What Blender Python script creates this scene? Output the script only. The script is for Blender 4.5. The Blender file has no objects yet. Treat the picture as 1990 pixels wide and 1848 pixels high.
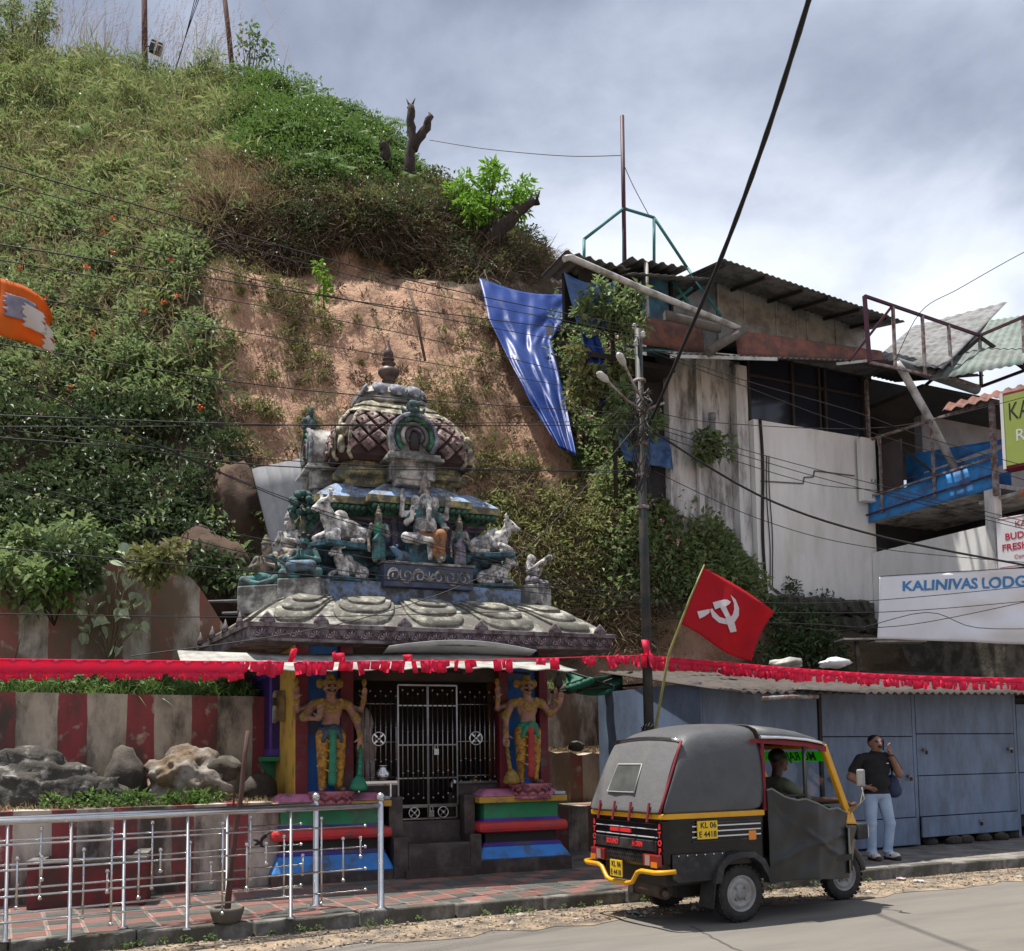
import bpy, bmesh, math, random
import numpy as np
from mathutils import Vector, Matrix, noise as mnoise

random.seed(7)
rng = np.random.default_rng(7)
scene = bpy.context.scene
COL = scene.collection
R = math.radians
ORD = 'first second third fourth fifth sixth seventh eighth ninth tenth eleventh twelfth thirteenth fourteenth fifteenth sixteenth seventeenth'.split()

# ------------------------------------------------------------------ camera
TH, RO, FPX, CPX, CPY = R(4.5), R(0.8), 1990.0, 995.0, 1313.0
EYE = np.array([0.0, 0.0, 1.6])
_f = np.array([0, math.cos(TH), math.sin(TH)])
_u = np.array([0, -math.sin(TH), math.cos(TH)])
_r = np.array([1.0, 0, 0])
RT = _r * math.cos(RO) - _u * math.sin(RO)
UP = _u * math.cos(RO) + _r * math.sin(RO)
cam_data = bpy.data.cameras.new('camera')
cam = bpy.data.objects.new('camera', cam_data)
COL.objects.link(cam)
m = Matrix.Identity(4)
for i in range(3):
    m[i][0], m[i][1], m[i][2], m[i][3] = RT[i], UP[i], -_f[i], EYE[i]
cam.matrix_world = m
cam_data.sensor_width = 36.0
cam_data.lens = 36.0
cam_data.shift_y = (1313.0 - 924.0) / 1990.0
cam_data.clip_start, cam_data.clip_end = 0.1, 2000.0
scene.camera = cam

# ------------------------------------------------------------------ sky, sun, exposure
TO_SUN = Vector((-0.26, 0.08, 1.0)).normalized()
world = bpy.data.worlds.new('World')
scene.world = world
world.use_nodes = True
wn, wl = world.node_tree.nodes, world.node_tree.links
wn.clear()
w_out = wn.new('ShaderNodeOutputWorld')
w_bg = wn.new('ShaderNodeBackground')
w_bg.inputs[1].default_value = 0.10
sky = wn.new('ShaderNodeTexSky')
sky.sky_type = 'NISHITA'
sky.sun_disc = False
sky.sun_elevation = math.asin(TO_SUN.z)
sky.sun_rotation = math.atan2(TO_SUN.x, TO_SUN.y)
tc = wn.new('ShaderNodeTexCoord')
sep = wn.new('ShaderNodeSeparateXYZ')
wl.new(tc.outputs['Generated'], sep.inputs[0])
zz = wn.new('ShaderNodeMath'); zz.operation = 'MAXIMUM'; zz.inputs[1].default_value = 0.0
wl.new(sep.outputs[2], zz.inputs[0])
za = wn.new('ShaderNodeMath'); za.operation = 'ADD'; za.inputs[1].default_value = 0.55
wl.new(zz.outputs[0], za.inputs[0])
comb = wn.new('ShaderNodeCombineXYZ')
for i in (0, 1):
    d = wn.new('ShaderNodeMath'); d.operation = 'DIVIDE'
    wl.new(sep.outputs[i], d.inputs[0]); wl.new(za.outputs[0], d.inputs[1]); wl.new(d.outputs[0], comb.inputs[i])
off = wn.new('ShaderNodeVectorMath'); off.operation = 'ADD'; off.inputs[1].default_value = (29.896, 17.980, 0.732)
wl.new(comb.outputs[0], off.inputs[0])
def wnoise(scale, detail, rough, dist=0.0):
    n = wn.new('ShaderNodeTexNoise')
    n.inputs['Scale'].default_value = scale; n.inputs['Detail'].default_value = detail
    n.inputs['Roughness'].default_value = rough; n.inputs['Distortion'].default_value = dist
    wl.new(off.outputs[0], n.inputs['Vector'])
    return n
n1 = wnoise(2.3, 7, 0.52, 0.25)
n2 = wnoise(9.0, 5, 0.6, 0.3)
mixn = wn.new('ShaderNodeMath'); mixn.operation = 'MULTIPLY_ADD'; mixn.inputs[1].default_value = 0.10
wl.new(n2.outputs[0], mixn.inputs[0]); wl.new(n1.outputs[0], mixn.inputs[2])
cr = wn.new('ShaderNodeValToRGB')
cr.color_ramp.interpolation = 'B_SPLINE'
el = cr.color_ramp.elements
el[0].position = 0.39; el[0].color = (0.15, 0.17, 0.23, 1)
el[1].position = 0.74; el[1].color = (0.78, 0.81, 0.85, 1)
e = el.new(0.515); e.color = (0.29, 0.325, 0.41, 1)
e = el.new(0.63); e.color = (0.54, 0.585, 0.68, 1)
wl.new(mixn.outputs[0], cr.inputs[0])
cs = wn.new('ShaderNodeVectorMath'); cs.operation = 'SCALE'; cs.inputs['Scale'].default_value = 5.8
wl.new(cr.outputs[0], cs.inputs[0])
mx = wn.new('ShaderNodeMix'); mx.data_type = 'RGBA'; mx.inputs[0].default_value = 0.93
wl.new(sky.outputs[0], mx.inputs[6]); wl.new(cs.outputs[0], mx.inputs[7])
wl.new(mx.outputs[2], w_bg.inputs[0]); wl.new(w_bg.outputs[0], w_out.inputs[0])

sun_data = bpy.data.lights.new('sun', 'SUN')
sun_data.energy = 3.0
sun_data.angle = R(0.9)
sun_data.color = (1.0, 0.95, 0.87)
sun = bpy.data.objects.new('sun', sun_data)
COL.objects.link(sun)
sun.rotation_euler = TO_SUN.to_track_quat('Z', 'Y').to_euler()
sun.location = (0, 0, 30)

vs = scene.view_settings
scene.display_settings.display_device = 'sRGB'
vs.view_transform = 'Standard'
vs.look = 'None'
vs.exposure = 1.3
vs.gamma = 1.0
vs.use_curve_mapping = False
scene.render.engine = 'CYCLES'
scene.cycles.use_denoising = True
scene.cycles.max_bounces = 6
scene.cycles.transparent_max_bounces = 8
scene.cycles.caustics_reflective = False
scene.cycles.caustics_refractive = False

# ------------------------------------------------------------------ picture rays -> real points
def ray(x, y):
    return _f + (x - CPX) / FPX * RT - (y - CPY) / FPX * UP
def atY(x, y, Y):
    d = ray(x, y)
    return Vector(EYE + d * (Y / d[1]))
def gz(x, y, z):
    d = ray(x, y)
    return Vector(EYE + d * ((z - 1.6) / d[2]))
class Frame:
    """a place with its own axes: a along, b back, z up"""
    def __init__(s, o, deg):
        s.o = Vector(o); s.deg = deg; c, q = math.cos(R(deg)), math.sin(R(deg))
        s.a = Vector((c, q, 0)); s.b = Vector((-q, c, 0))
    def on(s, x, y, b=0.0):
        """local point where the ray through (x, y) meets the plane at depth b"""
        d = Vector(ray(x, y)); n = s.b; p = s.o + s.b * b; e = Vector(EYE)
        q = e + d * ((p - e).dot(n) / d.dot(n)) - s.o
        return Vector((q.dot(s.a), q.dot(s.b), q.z))
    def ona(s, x, y, a=0.0):
        d = Vector(ray(x, y)); n = s.a; p = s.o + s.a * a; e = Vector(EYE)
        q = e + d * ((p - e).dot(n) / d.dot(n)) - s.o
        return Vector((q.dot(s.a), q.dot(s.b), q.z))
    def loc(s, w):
        q = Vector(w) - s.o
        return Vector((q.dot(s.a), q.dot(s.b), q.z))
    def w(s, a, b, z):
        return s.o + s.a * a + s.b * b + Vector((0, 0, z))

# ------------------------------------------------------------------ materials
MATS = {}
def mat(name, c, c2=None, rough=0.75, scale=4.0, metal=0.0, bump=0.0, bscale=30.0, spec=0.35,
        dirt=None, dscale=3.0, damt=0.5, stretch=(1, 1, 1), island=None, detail=5.0, coat=0.0, trans=0.0, dwidth=0.12):
    """principled surface: two noise-mixed colours, optional patches of dirt, relief, per-piece variation"""
    if name in MATS:
        return MATS[name]
    mt = bpy.data.materials.new(name); mt.use_nodes = True
    N, L = mt.node_tree.nodes, mt.node_tree.links
    bs = N['Principled BSDF']; out = N['Material Output']
    bs.inputs['Roughness'].default_value = rough
    bs.inputs['Metallic'].default_value = metal
    bs.inputs['Specular IOR Level'].default_value = spec
    bs.inputs['Coat Weight'].default_value = coat
    t = N.new('ShaderNodeTexCoord'); mp = N.new('ShaderNodeMapping')
    mp.inputs['Scale'].default_value = stretch
    L.new(t.outputs['Object'], mp.inputs[0])
    def nz(s, d=detail, r=0.6):
        n = N.new('ShaderNodeTexNoise'); n.inputs['Scale'].default_value = s
        n.inputs['Detail'].default_value = d; n.inputs['Roughness'].default_value = r
        L.new(mp.outputs[0], n.inputs['Vector']); return n
    def mixc(fac, a, b):
        q = N.new('ShaderNodeMix'); q.data_type = 'RGBA'
        if hasattr(fac, 'node'): L.new(fac, q.inputs[0])
        else: q.inputs[0].default_value = fac
        for k, v in ((6, a), (7, b)):
            if hasattr(v, 'node'): L.new(v, q.inputs[k])
            else: q.inputs[k].default_value = (*v, 1)
        return q.outputs[2]
    def smooth(v, lo, hi):
        q = N.new('ShaderNodeMapRange'); q.interpolation_type = 'SMOOTHSTEP'
        q.inputs[1].default_value = lo; q.inputs[2].default_value = hi
        L.new(v, q.inputs[0]); return q.outputs[0]
    base = c
    if c2 is not None:
        base = mixc(smooth(nz(scale).outputs[0], 0.32, 0.68), c, c2)
    if island is not None:
        g = N.new('ShaderNodeNewGeometry')
        rp = N.new('ShaderNodeValToRGB'); e = rp.color_ramp.elements
        cols = island; e[0].color = (*cols[0], 1); e[-1].color = (*cols[-1], 1)
        for i, cc in enumerate(cols[1:-1]):
            q = e.new((i + 1) / (len(cols) - 1)); q.color = (*cc, 1)
        L.new(g.outputs['Random Per Island'], rp.inputs[0])
        base = mixc(0.45, rp.outputs[0], mixc(smooth(nz(scale).outputs[0], 0.35, 0.65), c, c2 if c2 else c)) if c2 else rp.outputs[0]
    if dirt is not None:
        k = smooth(nz(dscale, 7, 0.68).outputs[0], 0.62 - 0.3 * damt - dwidth, 0.62 - 0.3 * damt + dwidth)
        base = mixc(k, base, dirt)
    if hasattr(base, 'node'): L.new(base, bs.inputs['Base Color'])
    else: bs.inputs['Base Color'].default_value = (*base, 1)
    if bump > 0:
        b = N.new('ShaderNodeBump'); b.inputs['Strength'].default_value = bump; b.inputs['Distance'].default_value = 0.02
        L.new(nz(bscale, 6, 0.65).outputs[0], b.inputs['Height']); L.new(b.outputs[0], bs.inputs['Normal'])
    if trans > 0:
        tr = N.new('ShaderNodeBsdfTranslucent'); ms = N.new('ShaderNodeMixShader'); ms.inputs[0].default_value = trans
        if hasattr(base, 'node'): L.new(base, tr.inputs[0])
        else: tr.inputs[0].default_value = (*base, 1)
        L.new(bs.outputs[0], ms.inputs[1]); L.new(tr.outputs[0], ms.inputs[2]); L.new(ms.outputs[0], out.inputs[0])
    MATS[name] = mt
    return mt

def stripes(name, period, duty, red, white, dirt, off=0.0, damt=0.5):
    """limewash stripes painted along local x, with damp dark growth"""
    mt = mat(name, white, tuple(v * 0.72 for v in white), rough=0.9, scale=3, bump=0.35, bscale=14, dirt=dirt, dscale=1.7, damt=damt, stretch=(1, 1, 0.45))
    N, L = mt.node_tree.nodes, mt.node_tree.links
    bs = N['Principled BSDF']
    old = bs.inputs['Base Color'].links[0].from_node          # the dirt mix
    src = old.inputs[6].links[0].from_socket
    t = [n for n in N if n.type == 'TEX_COORD'][0]
    s = N.new('ShaderNodeSeparateXYZ'); L.new(t.outputs['Object'], s.inputs[0])
    nz = N.new('ShaderNodeTexNoise'); nz.inputs['Scale'].default_value = 2.5; L.new(t.outputs['Object'], nz.inputs['Vector'])
    ad = N.new('ShaderNodeMath'); ad.operation = 'MULTIPLY_ADD'; ad.inputs[1].default_value = 0.05
    L.new(nz.outputs[0], ad.inputs[0]); L.new(s.outputs[0], ad.inputs[2])
    a2 = N.new('ShaderNodeMath'); a2.operation = 'ADD'; a2.inputs[1].default_value = 100 * period + off; L.new(ad.outputs[0], a2.inputs[0])
    md = N.new('ShaderNodeMath'); md.operation = 'MODULO'; md.inputs[1].default_value = period; L.new(a2.outputs[0], md.inputs[0])
    lt = N.new('ShaderNodeMath'); lt.operation = 'LESS_THAN'; lt.inputs[1].default_value = period * duty; L.new(md.outputs[0], lt.inputs[0])
    n2 = N.new('ShaderNodeTexNoise'); n2.inputs['Scale'].default_value = 5; n2.inputs['Detail'].default_value = 8; L.new(t.outputs['Object'], n2.inputs['Vector'])
    mr = N.new('ShaderNodeMapRange'); mr.inputs[1].default_value = 0.30; mr.inputs[2].default_value = 0.42; L.new(n2.outputs[0], mr.inputs[0])
    mu = N.new('ShaderNodeMath'); mu.operation = 'MULTIPLY'; L.new(lt.outputs[0], mu.inputs[0]); L.new(mr.outputs[0], mu.inputs[1])
    mu2 = N.new('ShaderNodeMath'); mu2.operation = 'MULTIPLY'; mu2.inputs[1].default_value = 0.92; L.new(mu.outputs[0], mu2.inputs[0])
    q = N.new('ShaderNodeMix'); q.data_type = 'RGBA'; L.new(mu2.outputs[0], q.inputs[0]); L.new(src, q.inputs[6]); q.inputs[7].default_value = (*red, 1)
    L.new(q.outputs[2], old.inputs[6])
    return mt

# ------------------------------------------------------------------ mesh helpers
class MB:
    """collects shapes for ONE mesh"""
    def __init__(s): s.v = []; s.f = []; s.sm = []; s.mi = []; s.cur = 0
    def add(s, vs, fs, smooth=False):
        o = len(s.v); s.v += [tuple(p) for p in vs]
        for f in fs: s.f.append(tuple(i + o for i in f)); s.sm.append(smooth); s.mi.append(s.cur)
        return s
    def box(s, lo, hi, M=None):
        (x0, y0, z0), (x1, y1, z1) = lo, hi
        vs = [(x0, y0, z0), (x1, y0, z0), (x1, y1, z0), (x0, y1, z0), (x0, y0, z1), (x1, y0, z1), (x1, y1, z1), (x0, y1, z1)]
        if M is not None: vs = [M @ Vector(p) for p in vs]
        return s.add(vs, [(0, 3, 2, 1), (4, 5, 6, 7), (0, 1, 5, 4), (1, 2, 6, 5), (2, 3, 7, 6), (3, 0, 4, 7)])
    def bar(s, p, q, w, h=None, up=(0, 0, 1)):
        """square bar from p to q"""
        p, q = Vector(p), Vector(q); h = w if h is None else h
        d = (q - p).normalized(); u = Vector(up)
        if abs(d.dot(u)) > 0.98: u = Vector((1, 0, 0))
        x = d.cross(u).normalized(); z = x.cross(d)
        vs = [c + x * (i * w / 2) + z * (j * h / 2) for c in (p, q) for i, j in ((-1, -1), (1, -1), (1, 1), (-1, 1))]
        return s.add(vs, [(0, 1, 2, 3), (7, 6, 5, 4), (0, 4, 5, 1), (1, 5, 6, 2), (2, 6, 7, 3), (3, 7, 4, 0)])
    def tube(s, pts, r, n=8, cap=True, smooth=True):
        pts = [Vector(p) for p in pts]; k = len(pts)
        rs = r if isinstance(r, (list, tuple)) else [r] * k
        vs = []; prev = None
        for i, p in enumerate(pts):
            d = (pts[min(i + 1, k - 1)] - pts[max(i - 1, 0)])
            d = d.normalized() if d.length > 1e-9 else Vector((0, 0, 1))
            if prev is None:
                u = Vector((0, 0, 1)) if abs(d.z) < 0.9 else Vector((1, 0, 0))
                x = d.cross(u).normalized()
            else:
                x = (prev - d * prev.dot(d)); x = x.normalized() if x.length > 1e-6 else d.orthogonal().normalized()
            prev = x; y = d.cross(x)
            for j in range(n):
                a = 2 * math.pi * j / n
                vs.append(p + (x * math.cos(a) + y * math.sin(a)) * rs[i])
        fs = [(i * n + j, i * n + (j + 1) % n, (i + 1) * n + (j + 1) % n, (i + 1) * n + j) for i in range(k - 1) for j in range(n)]
        s.add(vs, fs, smooth)
        if cap:
            s.add(vs[:n], [tuple(reversed(range(n)))]); s.add(vs[-n:], [tuple(range(n))])
        return s
    def lathe(s, prof, c=(0, 0, 0), n=16, sx=1.0, sy=1.0, smooth=True, M=None, a0=0.0, cap=True):
        """profile [(radius, z)] turned about z at c"""
        vs = []
        for r, z in prof:
            for j in range(n):
                a = 2 * math.pi * j / n + a0
                p = Vector((c[0] + r * sx * math.cos(a), c[1] + r * sy * math.sin(a), c[2] + z))
                vs.append(M @ p if M is not None else p)
        k = len(prof)
        fs = [(i * n + j, i * n + (j + 1) % n, (i + 1) * n + (j + 1) % n, (i + 1) * n + j) for i in range(k - 1) for j in range(n)]
        s.add(vs, fs, smooth)
        if cap:
            s.add(vs[:n], [tuple(reversed(range(n)))]); s.add(vs[-n:], [tuple(range(n))])
        return s
    def ball(s, c, r, n=10, k=7, sc=(1, 1, 1), M=None):
        prof = [(max(1e-4, math.sin(math.pi * i / k)) * r, -math.cos(math.pi * i / k) * r * sc[2]) for i in range(k + 1)]
        return s.lathe(prof, c, n, sc[0], sc[1], True, M)
    def poly(s, pts, t=None):
        """flat polygon, or a slab extruded by vector t"""
        n = len(pts); pts = [Vector(p) for p in pts]
        if t is None: return s.add(pts, [tuple(range(n))])
        t = Vector(t)
        return s.add(pts + [p + t for p in pts], [tuple(reversed(range(n))), tuple(range(n, 2 * n))] + [(i, (i + 1) % n, n + (i + 1) % n, n + i) for i in range(n)])
    def grid(s, P, smooth=True, thick=None):
        """P[i][j] points -> sheet; thick: vector or function for a back side"""
        a, b = len(P), len(P[0])
        vs = [p for row in P for p in row]
        fs = [(i * b + j, i * b + j + 1, (i + 1) * b + j + 1, (i + 1) * b + j) for i in range(a - 1) for j in range(b - 1)]
        return s.add(vs, fs, smooth)
    def loft(s, rings, smooth=False, cap=True, closed=True):
        n = len(rings[0]); k = len(rings)
        vs = [p for r in rings for p in r]
        m = n if closed else n - 1
        fs = [(i * n + j, i * n + (j + 1) % n, (i + 1) * n + (j + 1) % n, (i + 1) * n + j) for i in range(k - 1) for j in range(m)]
        s.add(vs, fs, smooth)
        if cap:
            s.add(rings[0], [tuple(reversed(range(n)))]); s.add(rings[-1], [tuple(range(n))])
        return s

def link(o, parent=None):
    COL.objects.link(o)
    if parent is not None: o.parent = parent
    return o
def part(name, mb, material, parent=None, bevel=0.0, solid=0.0, subd=0, loc=None):
    me = bpy.data.meshes.new(name)
    me.from_pydata(mb.v, [], mb.f)
    me.polygons.foreach_set('use_smooth', mb.sm)
    for mm in (material if isinstance(material, (list, tuple)) else [material]): me.materials.append(mm)
    if isinstance(material, (list, tuple)): me.polygons.foreach_set('material_index', mb.mi)
    bm = bmesh.new(); bm.from_mesh(me); bmesh.ops.remove_doubles(bm, verts=bm.verts, dist=1e-5)
    if len(bm.faces): bmesh.ops.recalc_face_normals(bm, faces=bm.faces)
    bm.to_mesh(me); bm.free()
    o = link(bpy.data.objects.new(name, me), parent)
    if loc is not None: o.location = loc
    if solid:
        md = o.modifiers.new('solid', 'SOLIDIFY'); md.thickness = solid; md.offset = 0
    if bevel:
        md = o.modifiers.new('bevel', 'BEVEL'); md.width = bevel; md.segments = 2; md.limit_method = 'ANGLE'; md.angle_limit = R(40)
    if subd:
        md = o.modifiers.new('subd', 'SUBSURF'); md.levels = md.render_levels = subd
    return o
def tag(o, label=None, cat=None, group=None, kind=None):
    for k, v in (('label', label), ('category', cat), ('group', group), ('kind', kind)):
        if v: o[k] = v
    return o
def thing(name, label, cat, loc=(0, 0, 0), rotz=0.0, group=None):
    o = link(bpy.data.objects.new(name, None))
    o.empty_display_size = 0.2
    o.location = loc; o.rotation_euler = (0, 0, rotz)
    return tag(o, label, cat, group)
def copy_tree(o, parent=None):
    kids = [c for c in bpy.data.objects if c.parent == o]
    c = o.copy(); COL.objects.link(c); c.parent = parent
    for k in kids: copy_tree(k, c)
    return c
def share(o, parent, loc=None, rot=None, scale=None):
    """a copy of one piece, same mesh data"""
    c = o.copy(); COL.objects.link(c); c.parent = parent
    if loc is not None: c.location = loc
    if rot is not None: c.rotation_euler = rot
    if scale is not None: c.scale = scale
    return c
def npmesh(name, V, F, material, parent=None, kind='stuff', smooth=False):
    """big mesh straight from arrays; F is (n,3) or (n,4)"""
    me = bpy.data.meshes.new(name)
    k = F.shape[1]
    me.vertices.add(len(V)); me.vertices.foreach_set('co', np.ascontiguousarray(V, dtype=np.float32).ravel())
    me.loops.add(F.size); me.loops.foreach_set('vertex_index', np.ascontiguousarray(F, dtype=np.int32).ravel())
    me.polygons.add(len(F)); me.polygons.foreach_set('loop_start', np.arange(0, F.size, k, dtype=np.int32))
    me.polygons.foreach_set('use_smooth', np.full(len(F), smooth))
    me.update(calc_edges=True)
    me.materials.append(material)
    o = link(bpy.data.objects.new(name, me), parent)
    if kind: o['kind'] = kind
    return o
def unit(a):
    return a / np.maximum(np.linalg.norm(a, axis=-1, keepdims=True), 1e-9)
def leaf_arrays(P, D, Nn, L, W, fold=0.25):
    """folded rhombic leaves: base P, axis D, face normal Nn, length L, width W"""
    D = unit(D); S = unit(np.cross(D, Nn)); Nn = np.cross(S, D)
    L = L[:, None]; W = W[:, None]
    mid = P + D * L * 0.45
    tip = P + D * L - Nn * L * 0.18
    V = np.stack([P, mid + S * W * 0.5 + Nn * W * fold, tip, mid - S * W * 0.5 + Nn * W * fold], 1)
    n = len(P); b = (np.arange(n) * 4)[:, None]
    F = np.concatenate([b + np.array([0, 1, 2]), b + np.array([0, 2, 3])], 0)
    return V.reshape(-1, 3), F
def blade_arrays(P, D, L, W, droop):
    """curved grass blades"""
    D = unit(D); n = len(P)
    S = unit(np.cross(D, rng.normal(size=(n, 3))))
    H = D.copy(); H[:, 2] = 0; H = unit(H + 1e-3)
    L = L[:, None]; W = W[:, None]; dr = droop[:, None]
    p1 = P + D * L * 0.5
    p2 = P + D * L * 0.85 + H * L * 0.25 * dr; p2[:, 2] -= (L * 0.30 * dr)[:, 0]
    V = np.stack([P - S * W * 0.5, P + S * W * 0.5, p1 + S * W * 0.4, p1 - S * W * 0.4, p2], 1)
    b = (np.arange(n) * 5)[:, None]
    F = np.concatenate([b + np.array([0, 1, 2]), b + np.array([0, 2, 3]), b + np.array([3, 2, 4])], 0)
    return V.reshape(-1, 3), F
def merge(parts):
    V, F, o = [], [], 0
    for v, f in parts:
        V.append(v); F.append(f + o); o += len(v)
    return np.concatenate(V), np.concatenate(F)
# ================================================================== GROUND
ST = Frame((1.22, 11.22, 0), 26.5)             # along the kerb, back towards the hill
SR = R(26.5)
m_asph = mat('asphalt', (0.14, 0.130, 0.117), (0.18, 0.167, 0.15), rough=0.9, stretch=(0.3, 1.5, 1), scale=0.9, bump=0.5, bscale=160, dirt=(0.20, 0.18, 0.153), dscale=2.4, damt=0.3, dwidth=0.25)
m_dirt = mat('gutter dirt', (0.36, 0.27, 0.18), (0.25, 0.20, 0.15), rough=0.95, scale=6, bump=0.9, bscale=45, dirt=(0.14, 0.12, 0.10), dscale=3, damt=0.35)
m_conc = mat('pavement cement', (0.30, 0.27, 0.24), (0.22, 0.20, 0.185), rough=0.9, scale=4, bump=0.4, bscale=50, dirt=(0.13, 0.12, 0.11), dscale=2.5, damt=0.35)
m_kerb = mat('kerb concrete', (0.24, 0.225, 0.205), (0.15, 0.14, 0.13), rough=0.92, scale=5, bump=0.7, bscale=35, dirt=(0.08, 0.075, 0.06), dscale=3, damt=0.4)
m_soil = mat('cut earth', (0.45, 0.245, 0.135), (0.30, 0.155, 0.095), rough=0.95, scale=1.1, bump=1.0, bscale=9, dirt=(0.46, 0.30, 0.17), dscale=2.0, damt=0.45, dwidth=0.2)

def ground_sheet(name, m, a0, a1, b0, b1, z, nx=2, ny=2, j=0.0):
    mb = MB()
    P = [[(a0 + (a1 - a0) * i / (nx - 1), b0 + (b1 - b0) * k / (ny - 1) + (random.uniform(-j, j) if k in (0,) else 0), z) for k in range(ny)] for i in range(nx)]
    mb.grid(P, smooth=False)
    o = part(name, mb, m); o.location = ST.o; o.rotation_euler = (0, 0, SR)
    return tag(o, kind='structure')
ground_sheet('earth_ground', m_soil, -150, 150, -150, 150, -0.06)
ground_sheet('road', m_asph, -120, 120, -30, -0.55, 0.0, 400, 2, 0)
g = ground_sheet('gutter_strip', m_dirt, -40, 40, -0.95, 0.06, 0.005, 260, 5, 0.16)
# crack across the asphalt
mb = MB()
p, q = gz(1345, 1800, 0.0), gz(1450, 1856, 0.0)
pts = [p.lerp(q, t) + Vector((random.uniform(-.02, .02), random.uniform(-.02, .02), 0)) for t in np.linspace(0, 1.3, 16)]
for a, b in zip(pts[:-1], pts[1:]):
    w = Vector((0.012, 0.003, 0)); mb.poly([a - w + Vector((0, 0, .003)), a + w + Vector((0, 0, .003)), b + w + Vector((0, 0, .003)), b - w + Vector((0, 0, .003))])
tag(part('road_crack', mb, mat('tar', (0.08, 0.075, 0.07), rough=0.9)), kind='structure')

# pavement slab, kerb stones, chequered tiles
pv = MB(); pv.box((-40, 0.162, -0.3), (40, 5.0, 0.13))
pave = part('pavement', pv, m_conc); pave.location = ST.o; pave.rotation_euler = (0, 0, SR); tag(pave, kind='structure')
kb = MB(); kb.box((0, 0, -0.2), (0.98, 0.16, 0.145))
src = None
kerb = tag(link(bpy.data.objects.new('kerb', None)), kind='structure'); kerb.location = ST.o; kerb.rotation_euler = (0, 0, SR)
for k in range(-12, 24):
    if src is None:
        src = part('kerb_stone', kb, m_kerb, kerb, bevel=0.018); c = src
    else:
        c = share(src, kerb)
    c.location = (k * 1.0, random.uniform(-.012, .012), random.uniform(-.012, .008)); c.rotation_euler = (random.uniform(-.02, .02), 0, random.uniform(-.008, .008))
def tile_mat(name, c, c2):
    m = mat(name, c, c2, rough=0.8, scale=8, bump=0.2, bscale=60, dirt=(0.20, 0.175, 0.15), dscale=5, damt=0.4)
    N, L = m.node_tree.nodes, m.node_tree.links
    t = [n for n in N if n.type == 'TEX_COORD'][0]
    oi = N.new('ShaderNodeObjectInfo'); hv = N.new('ShaderNodeHueSaturation')
    mr = N.new('ShaderNodeMapRange'); mr.inputs[3].default_value = 0.72; mr.inputs[4].default_value = 1.22
    L.new(oi.outputs['Random'], mr.inputs[0]); L.new(mr.outputs[0], hv.inputs['Value'])
    bs = N['Principled BSDF']; s = bs.inputs['Base Color'].links[0].from_socket
    L.new(s, hv.inputs['Color']); L.new(hv.outputs[0], bs.inputs['Base Color'])
    return m
m_tr = tile_mat('red tile', (0.40, 0.17, 0.14), (0.33, 0.135, 0.115))
m_tg = tile_mat('grey tile', (0.135, 0.155, 0.145), (0.10, 0.12, 0.112))
tile_src = []
for m_ in (m_tr, m_tg):
    tb = MB(); tb.box((0.002, 0.002, -0.02), (0.298, 0.298, 0.006))
    for k in range(6): tb.box((0.02, 0.022 + k * 0.045, 0.0055), (0.28, 0.045 + k * 0.045, 0.010))
    tile_src.append(part('tile', tb, m_, pave))
used = [False, False]
for i in range(-25, 8):
    for j in range(0, 9):
        k = (i // 1 + j) % 2
        if rng.random() < 0.06: k = 1 - k
        o = tile_src[k] if not used[k] else share(tile_src[k], pave)
        used[k] = True
        o.location = (i * 0.3, 0.17 + j * 0.3, 0.130 + random.uniform(-.003, .004)); o.rotation_euler = (random.uniform(-.008, .008), random.uniform(-.008, .008), random.uniform(-.006, .006))

# ================================================================== HILLSIDE
HX = [-900, -400, 0, 200, 400, 600, 800, 1000, 1150, 1300, 1500, 1900, 2700]
# each column from the foot up to the crest: (py, distance)
HT = {
 -900: [(1420, 11.5), (1270, 13.0), (1060, 14.5), (850, 16), (650, 18), (450, 20), (250, 22.5), (60, 26)],
 -400: [(1420, 12.2), (1270, 13.6), (1060, 15), (850, 16.6), (650, 18.6), (450, 20.8), (250, 23.2), (80, 27)],
 0: [(1400, 13.4), (1270, 14.5), (1060, 15.7), (850, 16.9), (650, 18.4), (450, 21), (260, 24), (120, 28)],
 200: [(1400, 14.0), (1270, 15.0), (1060, 16.1), (850, 17.2), (650, 18.6), (470, 20.5), (300, 23.5), (150, 27.5)],
 400: [(1400, 14.8), (1270, 15.8), (1060, 16.5), (850, 17.4), (650, 18.3), (490, 19.3), (330, 22), (165, 26.5)],
 600: [(1400, 16.4), (1270, 16.8), (1060, 17.3), (850, 18), (650, 18.9), (490, 19.7), (330, 21.6), (215, 25)],
 800: [(1400, 16.6), (1270, 17), (1060, 17.4), (850, 18.1), (650, 19), (510, 19.8), (420, 20.8), (335, 23)],
 1000: [(1400, 16.6), (1270, 17.1), (1100, 17.6), (920, 18.3), (720, 19.3), (570, 20.2), (520, 21), (480, 23)],
 1150: [(1400, 16.8), (1270, 17.3), (1100, 17.9), (950, 18.6), (780, 19.6), (640, 20.8), (580, 22), (550, 24)],
 1300: [(1400, 17), (1290, 17.4), (1140, 17.9), (1000, 18.6), (900, 19.4), (820, 20.4), (780, 21.6), (760, 24)],
 1500: [(1400, 17.4), (1320, 17.6), (1260, 17.9), (1210, 18.3), (1180, 18.8), (1165, 19.6), (1158, 21), (1152, 24)],
 2700: [(1400, 21), (1330, 21.4), (1280, 21.8), (1260, 22.3), (1240, 23), (1225, 24), (1215, 25.5), (1205, 28)],
 1900: [(1400, 18.6), (1320, 18.9), (1270, 19.3), (1240, 19.8), (1220, 20.5), (1205, 21.5), (1195, 23), (1190, 26)],
}
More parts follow.
